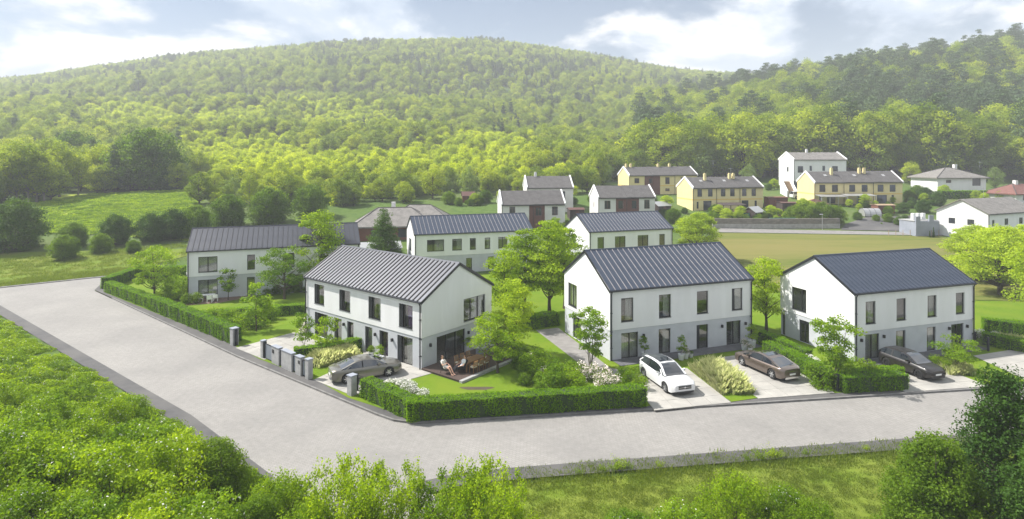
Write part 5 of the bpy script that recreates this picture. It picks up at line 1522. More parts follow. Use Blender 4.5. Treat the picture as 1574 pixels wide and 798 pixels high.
for a, b, n, w in [((-72, 81.5), (-59, 90.8), 500, 5), ((-98, 85), (-58, 104), 900, 8), ((.5, 33.0), (29, 37.0), 260, .4)]:
    for _ in range(n):
        t = random.random(); X = a[0] + (b[0] - a[0]) * t + random.uniform(-w, w) * .5; Y = a[1] + (b[1] - a[1]) * t + random.uniform(-w, w)
        if Y > 60 and (Y - 80.9) < (X + 69.2) * .80 + 1.6: continue
        gps.append((X, Y, terr(X, Y) + .05, random.choice([1, 2]), random.uniform(1.4, 3.0) if Y > 60 else random.uniform(1, 2.4), random.random() * 6.28))
instancer('tall_grass', gps, grass_src, 'taller rough grass on the strip by the road bend')
# dandelion-like dots and rough cover on the open hill ground

mead_src = bpy.data.collections.new('meadow_sources')
for k, args in enumerate([(11, 260, 1.4, .5, .26, 'fresh', 0.0), (12, 260, 1.4, .38, .24, 'maple', 0.0)]):
    mead_src.objects.link(bpy.data.objects.new('source_%d' % k, cover_patch('meadow_%d' % k, *args)))
mp_ = []
for _ in range(2600):
    Y = random.uniform(118, 176); px = random.uniform(40, 308)
    if in_village(xw(px, Y), Y): mp_.append((xw(px, Y), Y, terr(xw(px, Y), Y), random.choice([0, 1]), random.uniform(.5, 1.25), random.random() * 6.28))
instancer('meadow_grass', mp_, mead_src, 'bright rough growth of the clearing below the wood')
# ------------------------------------------------------------------ cars
def interp(x, pts):
    return float(np.interp(x, [p[0] for p in pts], [p[1] for p in pts]))
def smooth_interp(x, pts):
    e = 0.10
    return sum(interp(x + d, pts) for d in (-e, -e / 2, 0, e / 2, e)) / 5
def car(label, loc, rz, paint, L, Wd, belt, roof, xb, xr, wheels, wr, rim_m, kind='saloon', plate_front=True, z=ZD + .005, trim=None, sunroof=False, grille_h=(.42, .62), sc=1.0):
    """Body lofted over stations with real wheel arches; glass house, roof, wheels and lamps as parts. Front is +x."""
    c = empty('parked_car', (loc[0], loc[1], z), rz, label, 'car', 'cars parked on the drives', sc)
    hw = Wd / 2
    def half(x):
        t = abs(x) / (L / 2)
        return hw * (1 - .045 * t ** 2 - .17 * max(0, (t - .80) / .20) ** 2.2)
    def zbelt(x): return smooth_interp(x, belt)
    def zroof(x): return smooth_interp(x, roof)
    xs = sorted(set([round(v, 3) for v in np.linspace(-L / 2, L / 2, 45)] + [round(w + d, 3) for w in wheels for d in np.linspace(-wr * 1.16, wr * 1.16, 13)]))
    body = MB(); secs = []
    for x in xs:
        h = half(x); zb = zbelt(x)
        t = max(0, (abs(x) / (L / 2) - .9) / .1)
        bot = .2 + .12 * t
        arch = bot
        for w in wheels:
            d = abs(x - w); R = wr * 1.14
            if d < R: arch = max(arch, wr + math.sqrt(R * R - d * d) * .98)
        tuck = 1 - .04 * t
        pts = [(0, bot), (h * .70, bot), (h * .70, max(bot, arch)), (h * .985 * tuck, max(bot + .05, arch)), (h * tuck, max(arch + .02, bot + .28)), (h * .995 * tuck, max(arch + .04, zb - .22)),
               (h * .965 * tuck, zb - .07), (h * .90 * tuck, zb - .005), (h * .6, zb + .03), (0, zb + .045)]
        secs.append((x, pts))
    m = len(secs[0][1])
    rows = []
    for x, pts in secs:
        rows.append([(x, y, zz) for y, zz in pts] + [(x, -y, zz) for y, zz in reversed(pts[1:-1])])
    n = len(rows[0])
    base = len(body.v)
    for r in rows: body.v.extend(r)
    for i in range(len(rows) - 1):
        for k in range(n):
            k2 = (k + 1) % n
            body.f.append((base + i * n + k, base + (i + 1) * n + k, base + (i + 1) * n + k2, base + i * n + k2))
            body.m.append(1 if k in (0, 1, 2, n - 1, n - 2, n - 3) else 0); body.uv.append(None)
    for i, rv in ((0, False), (len(rows) - 1, True)):
        q = [base + i * n + k for k in range(n)]
        body.f.append(tuple(reversed(q)) if rv else tuple(q)); body.m.append(0); body.uv.append(None)
    body.build('body', [paint, M['black']], c, smooth=True)
    # glass house
    x0, x1 = xb; r0, r1 = xr
    gx = list(np.linspace(x0, x1, 25))
    parts = {'windscreen': MB(), 'rear_window': MB(), 'roof': MB(), 'side1': MB(), 'side-1': MB()}
    def sec(x):
        zb = zbelt(x) + .0; zr = max(zb + .015, zroof(x))
        k = min(1, max(0, (zr - zb) / .5))
        wb = half(x) * .885; wt = wb - .19 * k
        return [(x, wb, zb), (x, wt + .02, zr - .06 * k), (x, wt * .84, zr), (x, 0, zr + .025 * k)]
    S_ = [sec(x) for x in gx]
    for i in range(len(gx) - 1):
        xm = (gx[i] + gx[i + 1]) / 2
        A, B = S_[i], S_[i + 1]
        for k in range(3):
            for sgn in (1, -1):
                q = [A[k], B[k], B[k + 1], A[k + 1]]
                q = [(p[0], p[1] * sgn, p[2]) for p in q]
                if sgn < 0: q.reverse()
                if k == 0: parts['side%d' % sgn].poly(q)
                elif k == 1:
                    parts['roof'].poly(q)
                else: parts['windscreen' if xm > r1 else ('rear_window' if xm < r0 else 'roof')].poly(q)
    for nm, wn in (('windscreen',) * 2, ('rear_window',) * 2, ('side1', 'side_window'), ('side-1', 'side_window')): parts[nm].build(wn, M['car_glass'], c, smooth=True)
    parts['roof'].build('roof', paint, c, smooth=True)
    xB = r0 + (r1 - r0) * .46
    for px_ in ((x0 + (r0 - x0) * .55), xB, (r1 + (x1 - r1) * .5)):
        for sgn in (1, -1):
            s = sec(px_)
            w_ = .05 if px_ == xB else .07
            lean_ = 0 if px_ == xB else (.16 if px_ < xB else -.16)
            pm = MB(); a, b = s[0], s[1]
            pm.hexa([(a[0] - w_ - lean_, sgn * (a[1] - .03), a[2]), (a[0] + w_ - lean_, sgn * (a[1] - .03), a[2]), (a[0] + w_ - lean_, sgn * (a[1] + .012), a[2]), (a[0] - w_ - lean_, sgn * (a[1] + .012), a[2]),
                     (b[0] - w_ + lean_, sgn * (b[1] - .03), b[2]), (b[0] + w_ + lean_, sgn * (b[1] - .03), b[2]), (b[0] + w_ + lean_, sgn * (b[1] + .012), b[2]), (b[0] - w_ + lean_, sgn * (b[1] + .012), b[2])])
            pm.build('window_pillar', trim or (M['black'] if px_ == xB else paint), c)
    if sunroof:
        sm = MB()
        for i in range(len(gx) - 1):
            if gx[i] < r0 + .15 or gx[i + 1] > r1 - .12: continue
            A, B = S_[i], S_[i + 1]
            for sgn in (1, -1):
                sm.poly([(A[3][0], 0, A[3][2] + .012), (B[3][0], 0, B[3][2] + .012), (B[2][0], sgn * B[2][1] * .92, B[2][2] + .014), (A[2][0], sgn * A[2][1] * .92, A[2][2] + .014)])
        sm.build('sunroof', M['car_glass'], c)
    # wheels
    tw = .22
    tyre = MB(); tyre.lathe([(wr * .62, -tw / 2), (wr * .9, -tw / 2), (wr, -tw / 2 + .05), (wr, tw / 2 - .05), (wr * .9, tw / 2), (wr * .62, tw / 2)], 22, axis='y')
    tme = tyre.mesh('tyre', M['rubber'], True)
    rm = MB()
    rm.lathe([(wr * .66, tw / 2 - .05), (wr * .60, tw / 2 + .004), (wr * .56, tw / 2 - .06)], 22, axis='y', mi=0)
    for k in range(6):
        a = 2 * PI * k / 6
        for da, rr_ in ((0, 1),):
            ca, sa = math.cos(a), math.sin(a); w1, w2 = wr * .13, wr * .075
            pts = [(0 * ca - w1 * -sa, w1 * ca * -1, 0)]
            q = [(-sa * w1, ca * w1), (ca * wr * .62 - sa * w2, sa * wr * .62 + ca * w2), (ca * wr * .62 + sa * w2, sa * wr * .62 - ca * w2), (sa * w1, -ca * w1)]
            rm.poly([(p[0], tw / 2 - .012, p[1]) for p in q], 0)
    rm.lathe([(0.001, tw / 2 + .004), (wr * .16, tw / 2 - .002), (wr * .16, tw / 2 - .04)], 12, axis='y', mi=0)
    rm.lathe([(wr * .62, tw / 2 - .075), (0.001, tw / 2 - .08)], 16, axis='y', mi=1)
    rme = rm.mesh('rim', [rim_m, M['black']], False)
    for w in wheels:
        for sgn in (1, -1):
            wh = link('wheel', tme, c, (w, sgn * (half(w) - tw / 2 - .01), wr), (0, 0, 0 if sgn > 0 else PI))
            link('rim', rme, wh)
    # lamps, grille, plates, mirrors, handles, sills
    def fx(y, zz): return L / 2 - .17 * 0 - (1 - math.sqrt(max(0, 1 - (y / hw * .62) ** 2))) * .9
    zf, zr_ = belt[-1][1], belt[0][1]
    for sgn in (1, -1):
        for nm, xe, zc, mm, dr in (('headlight', L / 2, zf - .10, M['lamp_glass'], 1), ('tail_light', -L / 2, zr_ - .14, M['red_lamp'], -1)):
            lm = MB()
            h0, h1 = half(xe) * .52, half(xe - dr * .22) * 1.005
            xa, xbk = xe + dr * .012, xe - dr * .26
            lm.hexa([(xa, sgn * h0, zc - .07), (xbk, sgn * h1, zc - .06), (xbk - dr * .05, sgn * (h1 - .1), zc - .06), (xa - dr * .12, sgn * h0, zc - .06),
                     (xa - dr * .03, sgn * h0, zc + .06), (xbk, sgn * h1, zc + .08), (xbk - dr * .05, sgn * (h1 - .1), zc + .09), (xa - dr * .12, sgn * h0, zc + .08)])
            lm.build(nm, mm, c)
        mm = MB(); xm_ = x1 - .62; y = half(xm_) * .9
        mm.hexa([(xm_ - .06, sgn * y, zbelt(xm_) + .02), (xm_ + .1, sgn * y, zbelt(xm_) + .02), (xm_ + .06, sgn * (y + .22), zbelt(xm_) + .04), (xm_ - .06, sgn * (y + .22), zbelt(xm_) + .04),
                 (xm_ - .06, sgn * y, zbelt(xm_) + .12), (xm_ + .1, sgn * y, zbelt(xm_) + .12), (xm_ + .05, sgn * (y + .22), zbelt(xm_) + .2), (xm_ - .06, sgn * (y + .22), zbelt(xm_) + .2)])
        mm.build('mirror', paint, c)
        for hx in (xB - .25, xB + .75):
            hm = MB(); y = half(hx) * .995; hm.box(hx - .1, hx + .1, sgn * y - .02, sgn * y + .025, zbelt(hx) - .2, zbelt(hx) - .16)
            hm.build('door_handle', paint, c)
        for sx in (xB, x1 - .75, (x0 + r0) / 2 + .3):
            pass
    gm = MB(); g0, g1 = grille_h
    gm.box(L / 2 - .08, L / 2 + .012, -hw * .48, hw * .48, g0, g1); gm.build('grille', M['black'], c)
    bm_ = MB(); bm_.box(L / 2 - .1, L / 2 + .014, -hw * .66, hw * .66, .24, .36); bm_.build('air_intake', M['black'], c)
    if kind == 'suv':
        cm = MB(); cm.box(L / 2 - .06, L / 2 + .03, -hw * .46, hw * .46, (g0 + g1) / 2 - .015, (g0 + g1) / 2 + .015); cm.ball((L / 2 + .02, 0, (g0 + g1) / 2), (.02, .07, .07), 10); cm.build('grille_badge', M['chrome'], c)
        for y in (.34, -.34):
            vm = MB(); vm.box(.95, 1.12, y - .13, y + .13, zbelt(1.03) + .03, zbelt(1.03) + .052); vm.build('bonnet_vent', M['black'], c)
    bb = MB(); bb.box(-L / 2 - .015, -L / 2 + .06, -hw * .62, hw * .62, .24, .38); bb.build('rear_valance', M['chrome'] if kind != 'hatch' else M['black'], c)
    for xe, on in ((L / 2 + .022, plate_front), (-L / 2 - .022, True)):
        if on:
            pm = MB(); pm.box(xe - .01, xe + .01, -.26, .26, .44 if xe > 0 else zr_ - .36, .55 if xe > 0 else zr_ - .25); pm.build('licence_plate', M['plate'], c)
    if kind in ('saloon', 'fastback'):
        cm = MB(); cm.box(-L / 2 - .02, -L / 2 + .02, -hw * .34, hw * .34, zr_ - .12, zr_ - .09); cm.build('boot_trim', M['chrome'], c)
    return c
def rzp(a, b):
    return math.atan2(b[1] - a[1], b[0] - a[0])
# grey saloon: boot to the street, bonnet to the house
car('grey-green saloon parked nose to the house behind the corner hedge', (-11.7, 47.7), rad(28), M['p_grey'], 5.0, 1.88,
    [(-2.5, .90), (-2.2, 1.0), (-1.2, .98), (.9, .95), (1.5, .90), (2.3, .80), (2.5, .72)], [(-2.0, .98), (-1.75, 1.06), (-.85, 1.40), (-.3, 1.47), (.2, 1.45), (.7, 1.32), (1.35, .96)], (-1.85, 1.38), (-.95, .28), (-1.5, 1.5), .35, M['alloy'], sc=1.1)
car('white car with a dark glass roof facing the street', (11.9, 46.25), rad(-74), M['p_white'], 4.75, 1.95,
    [(-2.37, 1.0), (-2.2, 1.08), (-1.0, 1.06), (.8, 1.04), (1.4, 1.0), (2.1, .90), (2.37, .76)], [(-2.3, 1.1), (-2.15, 1.3), (-1.8, 1.58), (-.8, 1.68), (0, 1.67), (.45, 1.56), (1.2, 1.06)], (-2.26, 1.22), (-1.85, .25), (-1.42, 1.45), .37, M['alloy'], 'suv', False, sunroof=True, grille_h=(.5, .74), sc=(1.12, 1.12, 1.03))
car('bronze saloon parked with its tail to the street', (20.8, 49.0), rad(111), M['p_bronze'], 4.95, 1.95,
    [(-2.47, .86), (-2.3, .98), (-1.2, .97), (.8, .93), (1.5, .88), (2.2, .80), (2.47, .68)], [(-2.2, .98), (-1.9, 1.04), (-.9, 1.36), (-.2, 1.44), (.25, 1.40), (.75, 1.26), (1.45, .94)], (-2.1, 1.42), (-1.05, .25), (-1.48, 1.48), .36, M['alloy'], 'fastback', sunroof=True, sc=1.1)
car('black-brown hatchback facing the street', (32.5, 48.8), rad(-74), M['p_black'], 4.3, 1.8,
    [(-2.15, .92), (-2.0, .98), (-1.0, .97), (.8, .95), (1.3, .92), (1.95, .82), (2.15, .68)], [(-2.1, 1.0), (-1.95, 1.16), (-1.7, 1.38), (-.9, 1.47), (-.1, 1.47), (.35, 1.36), (1.1, .96)], (-2.08, 1.12), (-1.75, .1), (-1.3, 1.33), .34, M['dark_alloy'], 'hatch', sc=1.1)

# ------------------------------------------------------------------ terrace with deck, table, chairs and two people
uB = Vector((math.cos(rad(-38.75)), math.sin(rad(-38.75)), 0)); vB = Vector((-uB.y, uB.x, 0))
OB = Vector((-20.6, 59.8, 0))
def hb(x, y, z=0.0):
    """House-with-terrace coordinates: x along its front from the left corner, y to the back."""
    p = OB + uB * x + vB * y; return Vector((p.x, p.y, z))
DZ = 0.30
deck = empty('deck', tuple(hb(16.95, -0.1)), rad(-38.75))
setp(deck, 'dark wooden terrace deck at the gable of the corner house', kind='structure')
nb = 30
dl = 4.3
bm_ = MB(); bm_.box(0.01, dl / nb * 1 - .006, 0, 6.5, DZ - .04, DZ); bme = bm_.mesh('deck_board', M['deck'])
for k in range(nb):
    link('deck_board', bme, deck, (k * dl / nb, 0, 0))
sk = MB(); sk.box(0.0, dl, 0.02, 6.48, .1, DZ - .045); sk.build('deck_frame', M['shed_dark'], deck)
st = MB(); st.box(dl + .005, dl + .32, -.02, 6.52, .1, DZ + .01); st.build('deck_edge', M['post'], deck)
def leg(mb, x, y, z0, z1, r=.03): mb.box(x - r, x + r, y - r, y + r, z0, z1)
def dining_table():
    p = hb(20.1, 2.6, DZ)
    t = empty('dining_table', tuple(p), rad(51.25), 'long teak dining table on the terrace deck', 'table')
    w, d = 2.3, 0.95
    for k in range(6):
        b = MB(); y0 = -d / 2 + k * d / 6; b.box(-w / 2, w / 2, y0 + .006, y0 + d / 6 - .006, .715, .745); b.build('tabletop_board', M['wood'], t)
    f = MB(); f.box(-w / 2 + .08, w / 2 - .08, -d / 2 + .05, d / 2 - .05, .63, .71); f.build('apron', M['wood'], t)
    for sx in (-1, 1):
        for sy in (-1, 1):
            l = MB(); leg(l, sx * (w / 2 - .08), sy * (d / 2 - .08), 0, .71, .045); l.build('leg', M['wood'], t)
dining_table()
def make_chair(label):
    t = empty('garden_chair', (0, 0, 0), 0, label, 'chair', 'teak chairs around the dining table')
    s = MB(); s.box(-.24, .24, -.24, .22, .42, .45); s.build('seat', M['pale_wood'], t)
    q = MB(); q.box(-.22, .22, -.22, .2, .45, .50); q.build('cushion', M['cushion'], t)
    for sx in (-1, 1):
        l = MB(); leg(l, sx * .22, .2, 0, .42, .025); l.build('leg', M['wood'], t)
        l = MB(); l.tube([(sx * .22, -.22, 0), (sx * .22, -.22, .45), (sx * .22, -.30, .95)], .028, 6); l.build('leg', M['wood'], t)
        a = MB(); a.box(sx * .24 - .025, sx * .24 + .025, -.25, .2, .64, .67); leg(a, sx * .24, .17, .42, .64, .02); a.build('armrest', M['wood'], t)
    b = MB()
    for zz in (.56, .9):
        b.box(-.22, .22, -.29 - (zz - .56) * .18 - .015, -.29 - (zz - .56) * .18 + .02 + .05, zz, zz + .07)
    b.build('back_rail', M['wood'], t)
    for k in range(4):
        sl = MB(); x = -.165 + k * .11
        sl.tube([(x, -.245, .60), (x, -.30, .93)], .032, 4); sl.build('back_slat', M['pale_wood'], t)
    return t
first = None
tb = rad(51.25)
spots = [(-.72, -.82, 0), (0, -.82, 0), (.72, -.82, 0), (-.72, .82, PI), (0, .82, PI), (.72, .82, PI), (1.5, 0, PI / 2)]
names = ['teak chair on the lawn side of the dining table, nearest the seated people', 'middle teak chair on the lawn side of the dining table', 'teak chair on the lawn side of the dining table, farthest from the people',
         'teak chair on the wall side of the dining table, nearest the seated people', 'middle teak chair on the wall side of the dining table', 'teak chair on the wall side of the dining table, farthest from the people', 'teak chair at the far head of the dining table']
pt = hb(20.1, 2.6, DZ)
for (sx, sy, rz), nmx in zip(spots, names):
    w = pt + Vector((math.cos(tb) * sx - math.sin(tb) * sy, math.sin(tb) * sx + math.cos(tb) * sy, 0))
    if first is None:
        first = make_chair(nmx); first.location = w; first.rotation_euler = (0, 0, tb + rz)
    else:
        copy_tree(first, w, tb + rz, nmx)
def lounge_chair(p, rz, label):
    t = empty('lounge_chair', tuple(p), rz, label, 'chair', 'black lounge chairs on the deck')
    s = MB(); s.hexa([(-.28, -.28, .30), (.32, -.28, .37), (.32, .28, .37), (-.28, .28, .30), (-.28, -.28, .34), (.32, -.28, .41), (.32, .28, .41), (-.28, .28, .34)]); s.build('seat', M['black'], t)
    b = MB(); b.hexa([(-.30, -.28, .33), (-.25, -.28, .33), (-.25, .28, .33), (-.30, .28, .33), (-.60, -.28, 1.0), (-.56, -.28, 1.0), (-.56, .28, 1.0), (-.60, .28, 1.0)]); b.build('backrest', M['black'], t)
    for sy in (-.28, .28):
        l = MB(); l.tube([(.32, sy, 0), (.28, sy, .38), (.18, sy, .56), (-.42, sy, .60)], .016, 6); l.build('leg', M['black'], t)
        l = MB(); l.tube([(-.42, sy, 0), (-.28, sy, .32)], .016, 6); l.build('leg', M['black'], t)
def person(p, rz, label, top_m, leg_m, hair_m, arms, knees, feet, bare_legs):
    """Seated, leaning back, facing +x; one continuous remeshed body, clothes and hair as separate children."""
    t = empty('person', tuple(p), rz, label, 'person', 'people sitting on the deck')
    b = MB()
    hip = Vector((-.14, 0, .47)); chest = Vector((-.36, 0, .86)); neck = Vector((-.44, 0, 1.06)); head = Vector((-.42, 0, 1.22))
    b.tube([hip + Vector((.02, 0, -.03)), hip.lerp(chest, .35), chest, neck - Vector((-.02, 0, .05))], [.145, .125, .15, .085], 10)
    b.ball(tuple(hip), (.15, .175, .12), 12); b.ball(tuple(chest + Vector((.02, 0, .03))), (.11, .19, .14), 12)
    b.tube([neck - Vector((-.01, 0, .06)), neck.lerp(head, .6)], [.06, .055], 8)
    b.ball(tuple(head + Vector((0, 0, .02))), (.095, .078, .12), 14)
    b.ball(tuple(head + Vector((.05, 0, -.05))), (.055, .05, .05), 10)
    b.tube([head + Vector((.085, 0, .02)), head + Vector((.115, 0, -.02))], [.012, .02], 6)
    for sy in (-1, 1):
        b.ball(tuple(head + Vector((0, sy * .08, .0))), (.02, .012, .03), 6)
        sh = chest + Vector((.0, sy * .19, .09)); el, wrist = arms[0 if sy < 0 else 1]
        el, wrist = Vector(el), Vector(wrist)
        b.tube([sh - Vector((0, sy * .05, 0)), sh, el], [.06, .055, .042], 8); b.tube([el, el.lerp(wrist, .3), wrist], [.042, .043, .028], 8)
        d = (wrist - el).normalized(); sd = Vector((-d.y, d.x, 0)).normalized() if abs(d.z) < .95 else Vector((0, 1, 0))
        palm = wrist + d * .05
        b.tube([wrist, palm, wrist + d * .095], [.026, .036, .032], 8)
        for k, ln in enumerate((.07, .082, .078, .06)):
            o = sd * ((k - 1.5) * .019)
            r0 = wrist + d * .085 + o
            b.tube([r0, r0 + d * ln * .55, r0 + d * ln * .9 + Vector((0, 0, -.025))], [.0095, .009, .0075], 6)
        th = wrist + d * .03 + sd * (.026 * -sy)
        b.tube([th, th + d * .03 + sd * (-sy * .03), th + d * .06 + sd * (-sy * .035)], [.012, .010, .008], 6)
        kn, ft = Vector(knees[0 if sy < 0 else 1]), Vector(feet[0 if sy < 0 else 1])
        hp_ = hip + Vector((.04, sy * .095, -.01))
        b.tube([hp_, hp_.lerp(kn, .5), kn], [.095, .08, .058], 10); b.tube([kn, kn.lerp(ft, .35), ft], [.058, .058, .036], 10)
        b.tube([ft + Vector((-.05, 0, -.03)), ft + Vector((.08, 0, -.045)), ft + Vector((.19, 0, -.055))], [.04, .042, .028], 8)
    me = b.mesh('body', M['skin'], True)
    o = link('body', me, t)
    md = o.modifiers.new('one_surface', 'REMESH'); md.mode = 'VOXEL'; md.voxel_size = .011; md.use_smooth_shade = True
    s = MB()
    s.tube([hip + Vector((0, 0, .02)), hip.lerp(chest, .5), chest + Vector((0, 0, .05)), neck - Vector((0, 0, .045))], [.165, .15, .17, .095], 12)
    s.ball(tuple(chest + Vector((.02, 0, .03))), (.125, .205, .15), 12)
    for sy in (-1, 1):
        sh = chest + Vector((.0, sy * .19, .09)); el = Vector(arms[0 if sy < 0 else 1][0])
        s.tube([sh - Vector((0, sy * .06, 0)), sh, sh.lerp(el, .6)], [.075, .072, .066], 10)
    o = s.build('shirt', top_m, t, True)
    md = o.modifiers.new('one_surface', 'REMESH'); md.mode = 'VOXEL'; md.voxel_size = .014; md.use_smooth_shade = True
    s = MB()
    s.ball(tuple(hip + Vector((0, 0, -.01))), (.165, .19, .13), 12)
    for sy in (-1, 1):
        kn, ft = Vector(knees[0 if sy < 0 else 1]), Vector(feet[0 if sy < 0 else 1])
        hp_ = hip + Vector((.04, sy * .095, -.01))
        if bare_legs: s.tube([hp_, hp_.lerp(kn, .55)], [.11, .10], 10)
        else: s.tube([hp_, hp_.lerp(kn, .5), kn, kn.lerp(ft, .4), ft + Vector((0, 0, .04))], [.11, .096, .076, .07, .055], 10)
    o = s.build('shorts' if bare_legs else 'trousers', leg_m, t, True)
    md = o.modifiers.new('one_surface', 'REMESH'); md.mode = 'VOXEL'; md.voxel_size = .014; md.use_smooth_shade = True
    if not bare_legs:
        for sy in (-1, 1):
            ft = Vector(feet[0 if sy < 0 else 1]); sm = MB()
            sm.tube([ft + Vector((-.06, 0, -.035)), ft + Vector((.08, 0, -.045)), ft + Vector((.21, 0, -.06))], [.05, .052, .035], 8); sm.build('shoe', M['black'], t, True)
    hm = MB(); hm.ball(tuple(head + Vector((-.022, 0, .05))), (.098, .088, .105), 12)
    if bare_legs: hm.ball(tuple(head + Vector((-.07, 0, -.06))), (.06, .08, .12), 10)
    hm.build('hair', hair_m, t, True)
    for sy in (-.032, .032):
        e = MB(); e.ball(tuple(head + Vector((.083, sy, .022))), .012, 6); e.build('eye', M['black'], t)
    mt = MB(); mt.box(head.x + .088, head.x + .1, -.022, .022, head.z - .06, head.z - .052); mt.build('mouth', M['red_lamp'], t)
p1 = gp(686, 574, DZ); p2 = gp(707, 573, DZ)
lounge_chair(p1, rad(-35), 'black lounge chair under the person in pale clothes')
person(p1, rad(-35), 'person in pale clothes with bare legs stretched out on the deck', M['cloth'], M['cloth'], M['hair'], [((-.12, -.32, .70), (.05, -.14, .80)), ((-.20, .34, .66), (.08, .26, .62))], [(.36, -.10, .50), (.34, .11, .58)], [(.66, -.10, .09), (.72, .05, .12)], True)
lounge_chair(p2, rad(-155), 'black lounge chair under the person in a white t-shirt')
person(p2, rad(-155), 'person in a white t-shirt and black trousers sitting on the deck', M['shirt'], M['trousers'], M['hair'], [((-.18, -.34, .68), (.10, -.26, .62)), ((-.18, .34, .68), (.10, .24, .62))], [(.34, -.12, .52), (.36, .13, .52)], [(.58, -.14, .09), (.62, .12, .09)], False)
def potted(px, py, label, h, kind='bush', tapered=True, s=1.0, flow=None, z=ZD + .0):
    p = gp(px, py, z)
    t = empty('potted_plant', tuple(p), 0, label, 'potted plant', 'planters along the house fronts', s)
    m = MB(); r0, r1 = (.2, .28) if tapered else (.22, .22)
    m.lathe([(0.001, 0), (r0, 0), (r1, .5), (r1 - .03, .5), (r1 - .03, .44), (0.001, .44)], 18); m.build('pot', M['pot'], t, True)
    key = {'bush': 'round_shrub', 'tall': 'sapling', 'flower': 'rose'}[kind]
    sc = {'bush': (.75, .75, h / .9), 'tall': (.42, .42, h / 3.2), 'flower': (.55, .55, h / 1.1)}[kind]
    tr, cr = PROTO[key]
    link('stem', tr, t, (0, 0, .42), (0, 0, random.random() * 6), sc); link('foliage', cr, t, (0, 0, .42), (0, 0, random.random() * 6), sc)
potted(991, 551, 'potted shrub by the wall just behind the white car', 1.5, 'tall', s=1.05)
potted(1047, 553, 'tall white planter with a bushy little tree between two doors', 1.7, 'tall', s=1.0)
potted(1054, 551, 'white pot with a low flowering plant in front of the tall planter', .7, 'flower', s=1.0)
potted(1062, 549, 'small white pot at the end of the planter group by the middle doors', .4, 'bush', s=.7)
potted(1144, 538, 'white pot with red flowers left of the big pot by the end door', .6, 'flower', s=1.0)
potted(1156, 534, 'largest white pot with dark foliage near the end of the middle house', 1.2, 'tall', s=1.3)
potted(1153, 541, 'smallest white pot in front of the pair near the end door', .5, 'flower', s=.8)
potted(571, 549, 'low potted bush beside the purple curtained doors', .6, 'bush', s=1.0)
potted(582, 556, 'grey-green potted plant standing before the purple door', 1.0, 'tall', s=1.0)
potted(719, 540, 'potted plant beside the terrace door', .9, 'tall', s=1.0, z=DZ)
def stones():
    for px, py, r in ((588, 551, .22), (595, 552, .18), (580, 551, .16)):
        p = gp(px, py, ZD); m = MB(); m.ball((0, 0, r * .5), (r, r * .8, r * .7), 8)
        setp(m.build('white_boulder', M['pot'], None, True, loc=tuple(p)), 'white boulder among the plants by the purple door', 'boulder', 'white boulders')
stones()
# barbecue box at the wall end of the terrace
p = hb(18.6, 5.9, DZ)
t = empty('storage_box', tuple(p), rad(51), 'low grey storage box at the far end of the deck', 'storage box')
m = MB(); m.box(-.8, .8, -.35, .35, 0, .62); m.build('box', M['blue_grey'], t); m = MB(); m.box(-.84, .84, -.39, .39, .622, .68); m.build('lid', M['post'], t)
# white garden table and bench at the long house
p = gp(318, 462, .15)
t = empty('garden_table', tuple(p), rad(19.5), 'white garden table on the patio of the long house', 'table')
for k in range(5):
    m = MB(); m.box(-.9, .9, -.4 + k * .16, -.25 + k * .16, .70, .735); m.build('tabletop_board', M['garden_white'], t)
for sx in (-.8, .8):
    for sy in (-.32, .32): m = MB(); leg(m, sx, sy, 0, .70, .04); m.build('leg', M['garden_white'], t)
def white_seat(px, py, rz, label):
    p = gp(px, py, .15); t = empty('garden_chair', tuple(p), rz, label, 'chair', 'white garden chairs')
    m = MB(); m.box(-.28, .28, -.25, .25, .40, .44); m.build('seat', M['garden_white'], t)
    m = MB(); m.box(-.28, .28, .22, .26, .44, .88); m.build('backrest', M['garden_white'], t)
    for sx in (-.25, .25):
        for sy in (-.22, .22): m = MB(); leg(m, sx, sy, 0, .40, .025); m.build('leg', M['garden_white'], t)
white_seat(308, 464, rad(199), 'white garden chair at the left front of the white table'); white_seat(322, 465, rad(199), 'white garden chair in front of the white table'); white_seat(331, 463, rad(199), 'white garden chair at the right front of the white table')
sheet('patio', q4((282, 470), (335, 466), (395, 455), (330, 452)), .142, M['patio'], 'red-brown patio of the long white house')
sheet('front_paving', [tuple((Vector((8.4, 51.4)) + Vector((math.cos(rad(20)), math.sin(rad(20)))) * a + Vector((math.sin(rad(20)), -math.cos(rad(20)))) * b)) for a, b in ((0.2, 1.5), (15.2, 1.5), (15.2, -.05), (0.2, -.05))], .165, M['slate'], 'dark paving strip along the doors of the middle house')
sheet('front_paving', [tuple((Vector((29.3, 51.2)) + Vector((math.cos(rad(18.2)), math.sin(rad(18.2)))) * a + Vector((math.sin(rad(18.2)), -math.cos(rad(18.2)))) * b)) for a, b in ((0.2, 1.3), (14.6, 1.3), (14.6, -.05), (0.2, -.05))], .165, M['slate'], 'dark paving strip along the doors of the last house')
sheet('path', q4((824, 508), (858, 504), (938, 566), (962, 570), (940, 577), (905, 570)), .15, M['path'], 'grey path along the gable of the middle house', thick=.1)
slab_area('front_paving', 'pale paving before the doors of the corner house', [g2(560, 552), g2(672, 574), g2(648, 566), g2(556, 532)], 7, 2, ZD + .006, M['concrete'])
mb = MB(); c_ = gp(733, 597, .131); mb.poly([(c_.x + math.cos(a) * 1.2 * (1 + .25 * math.sin(3 * a)), c_.y + math.sin(a) * .42 * (1 + .3 * math.cos(2 * a)), .136) for a in np.linspace(0, 6.1, 18)])
setp(mb.build('bare_patch', M['soil']), 'bare earth patch in the corner lawn', kind='structure')

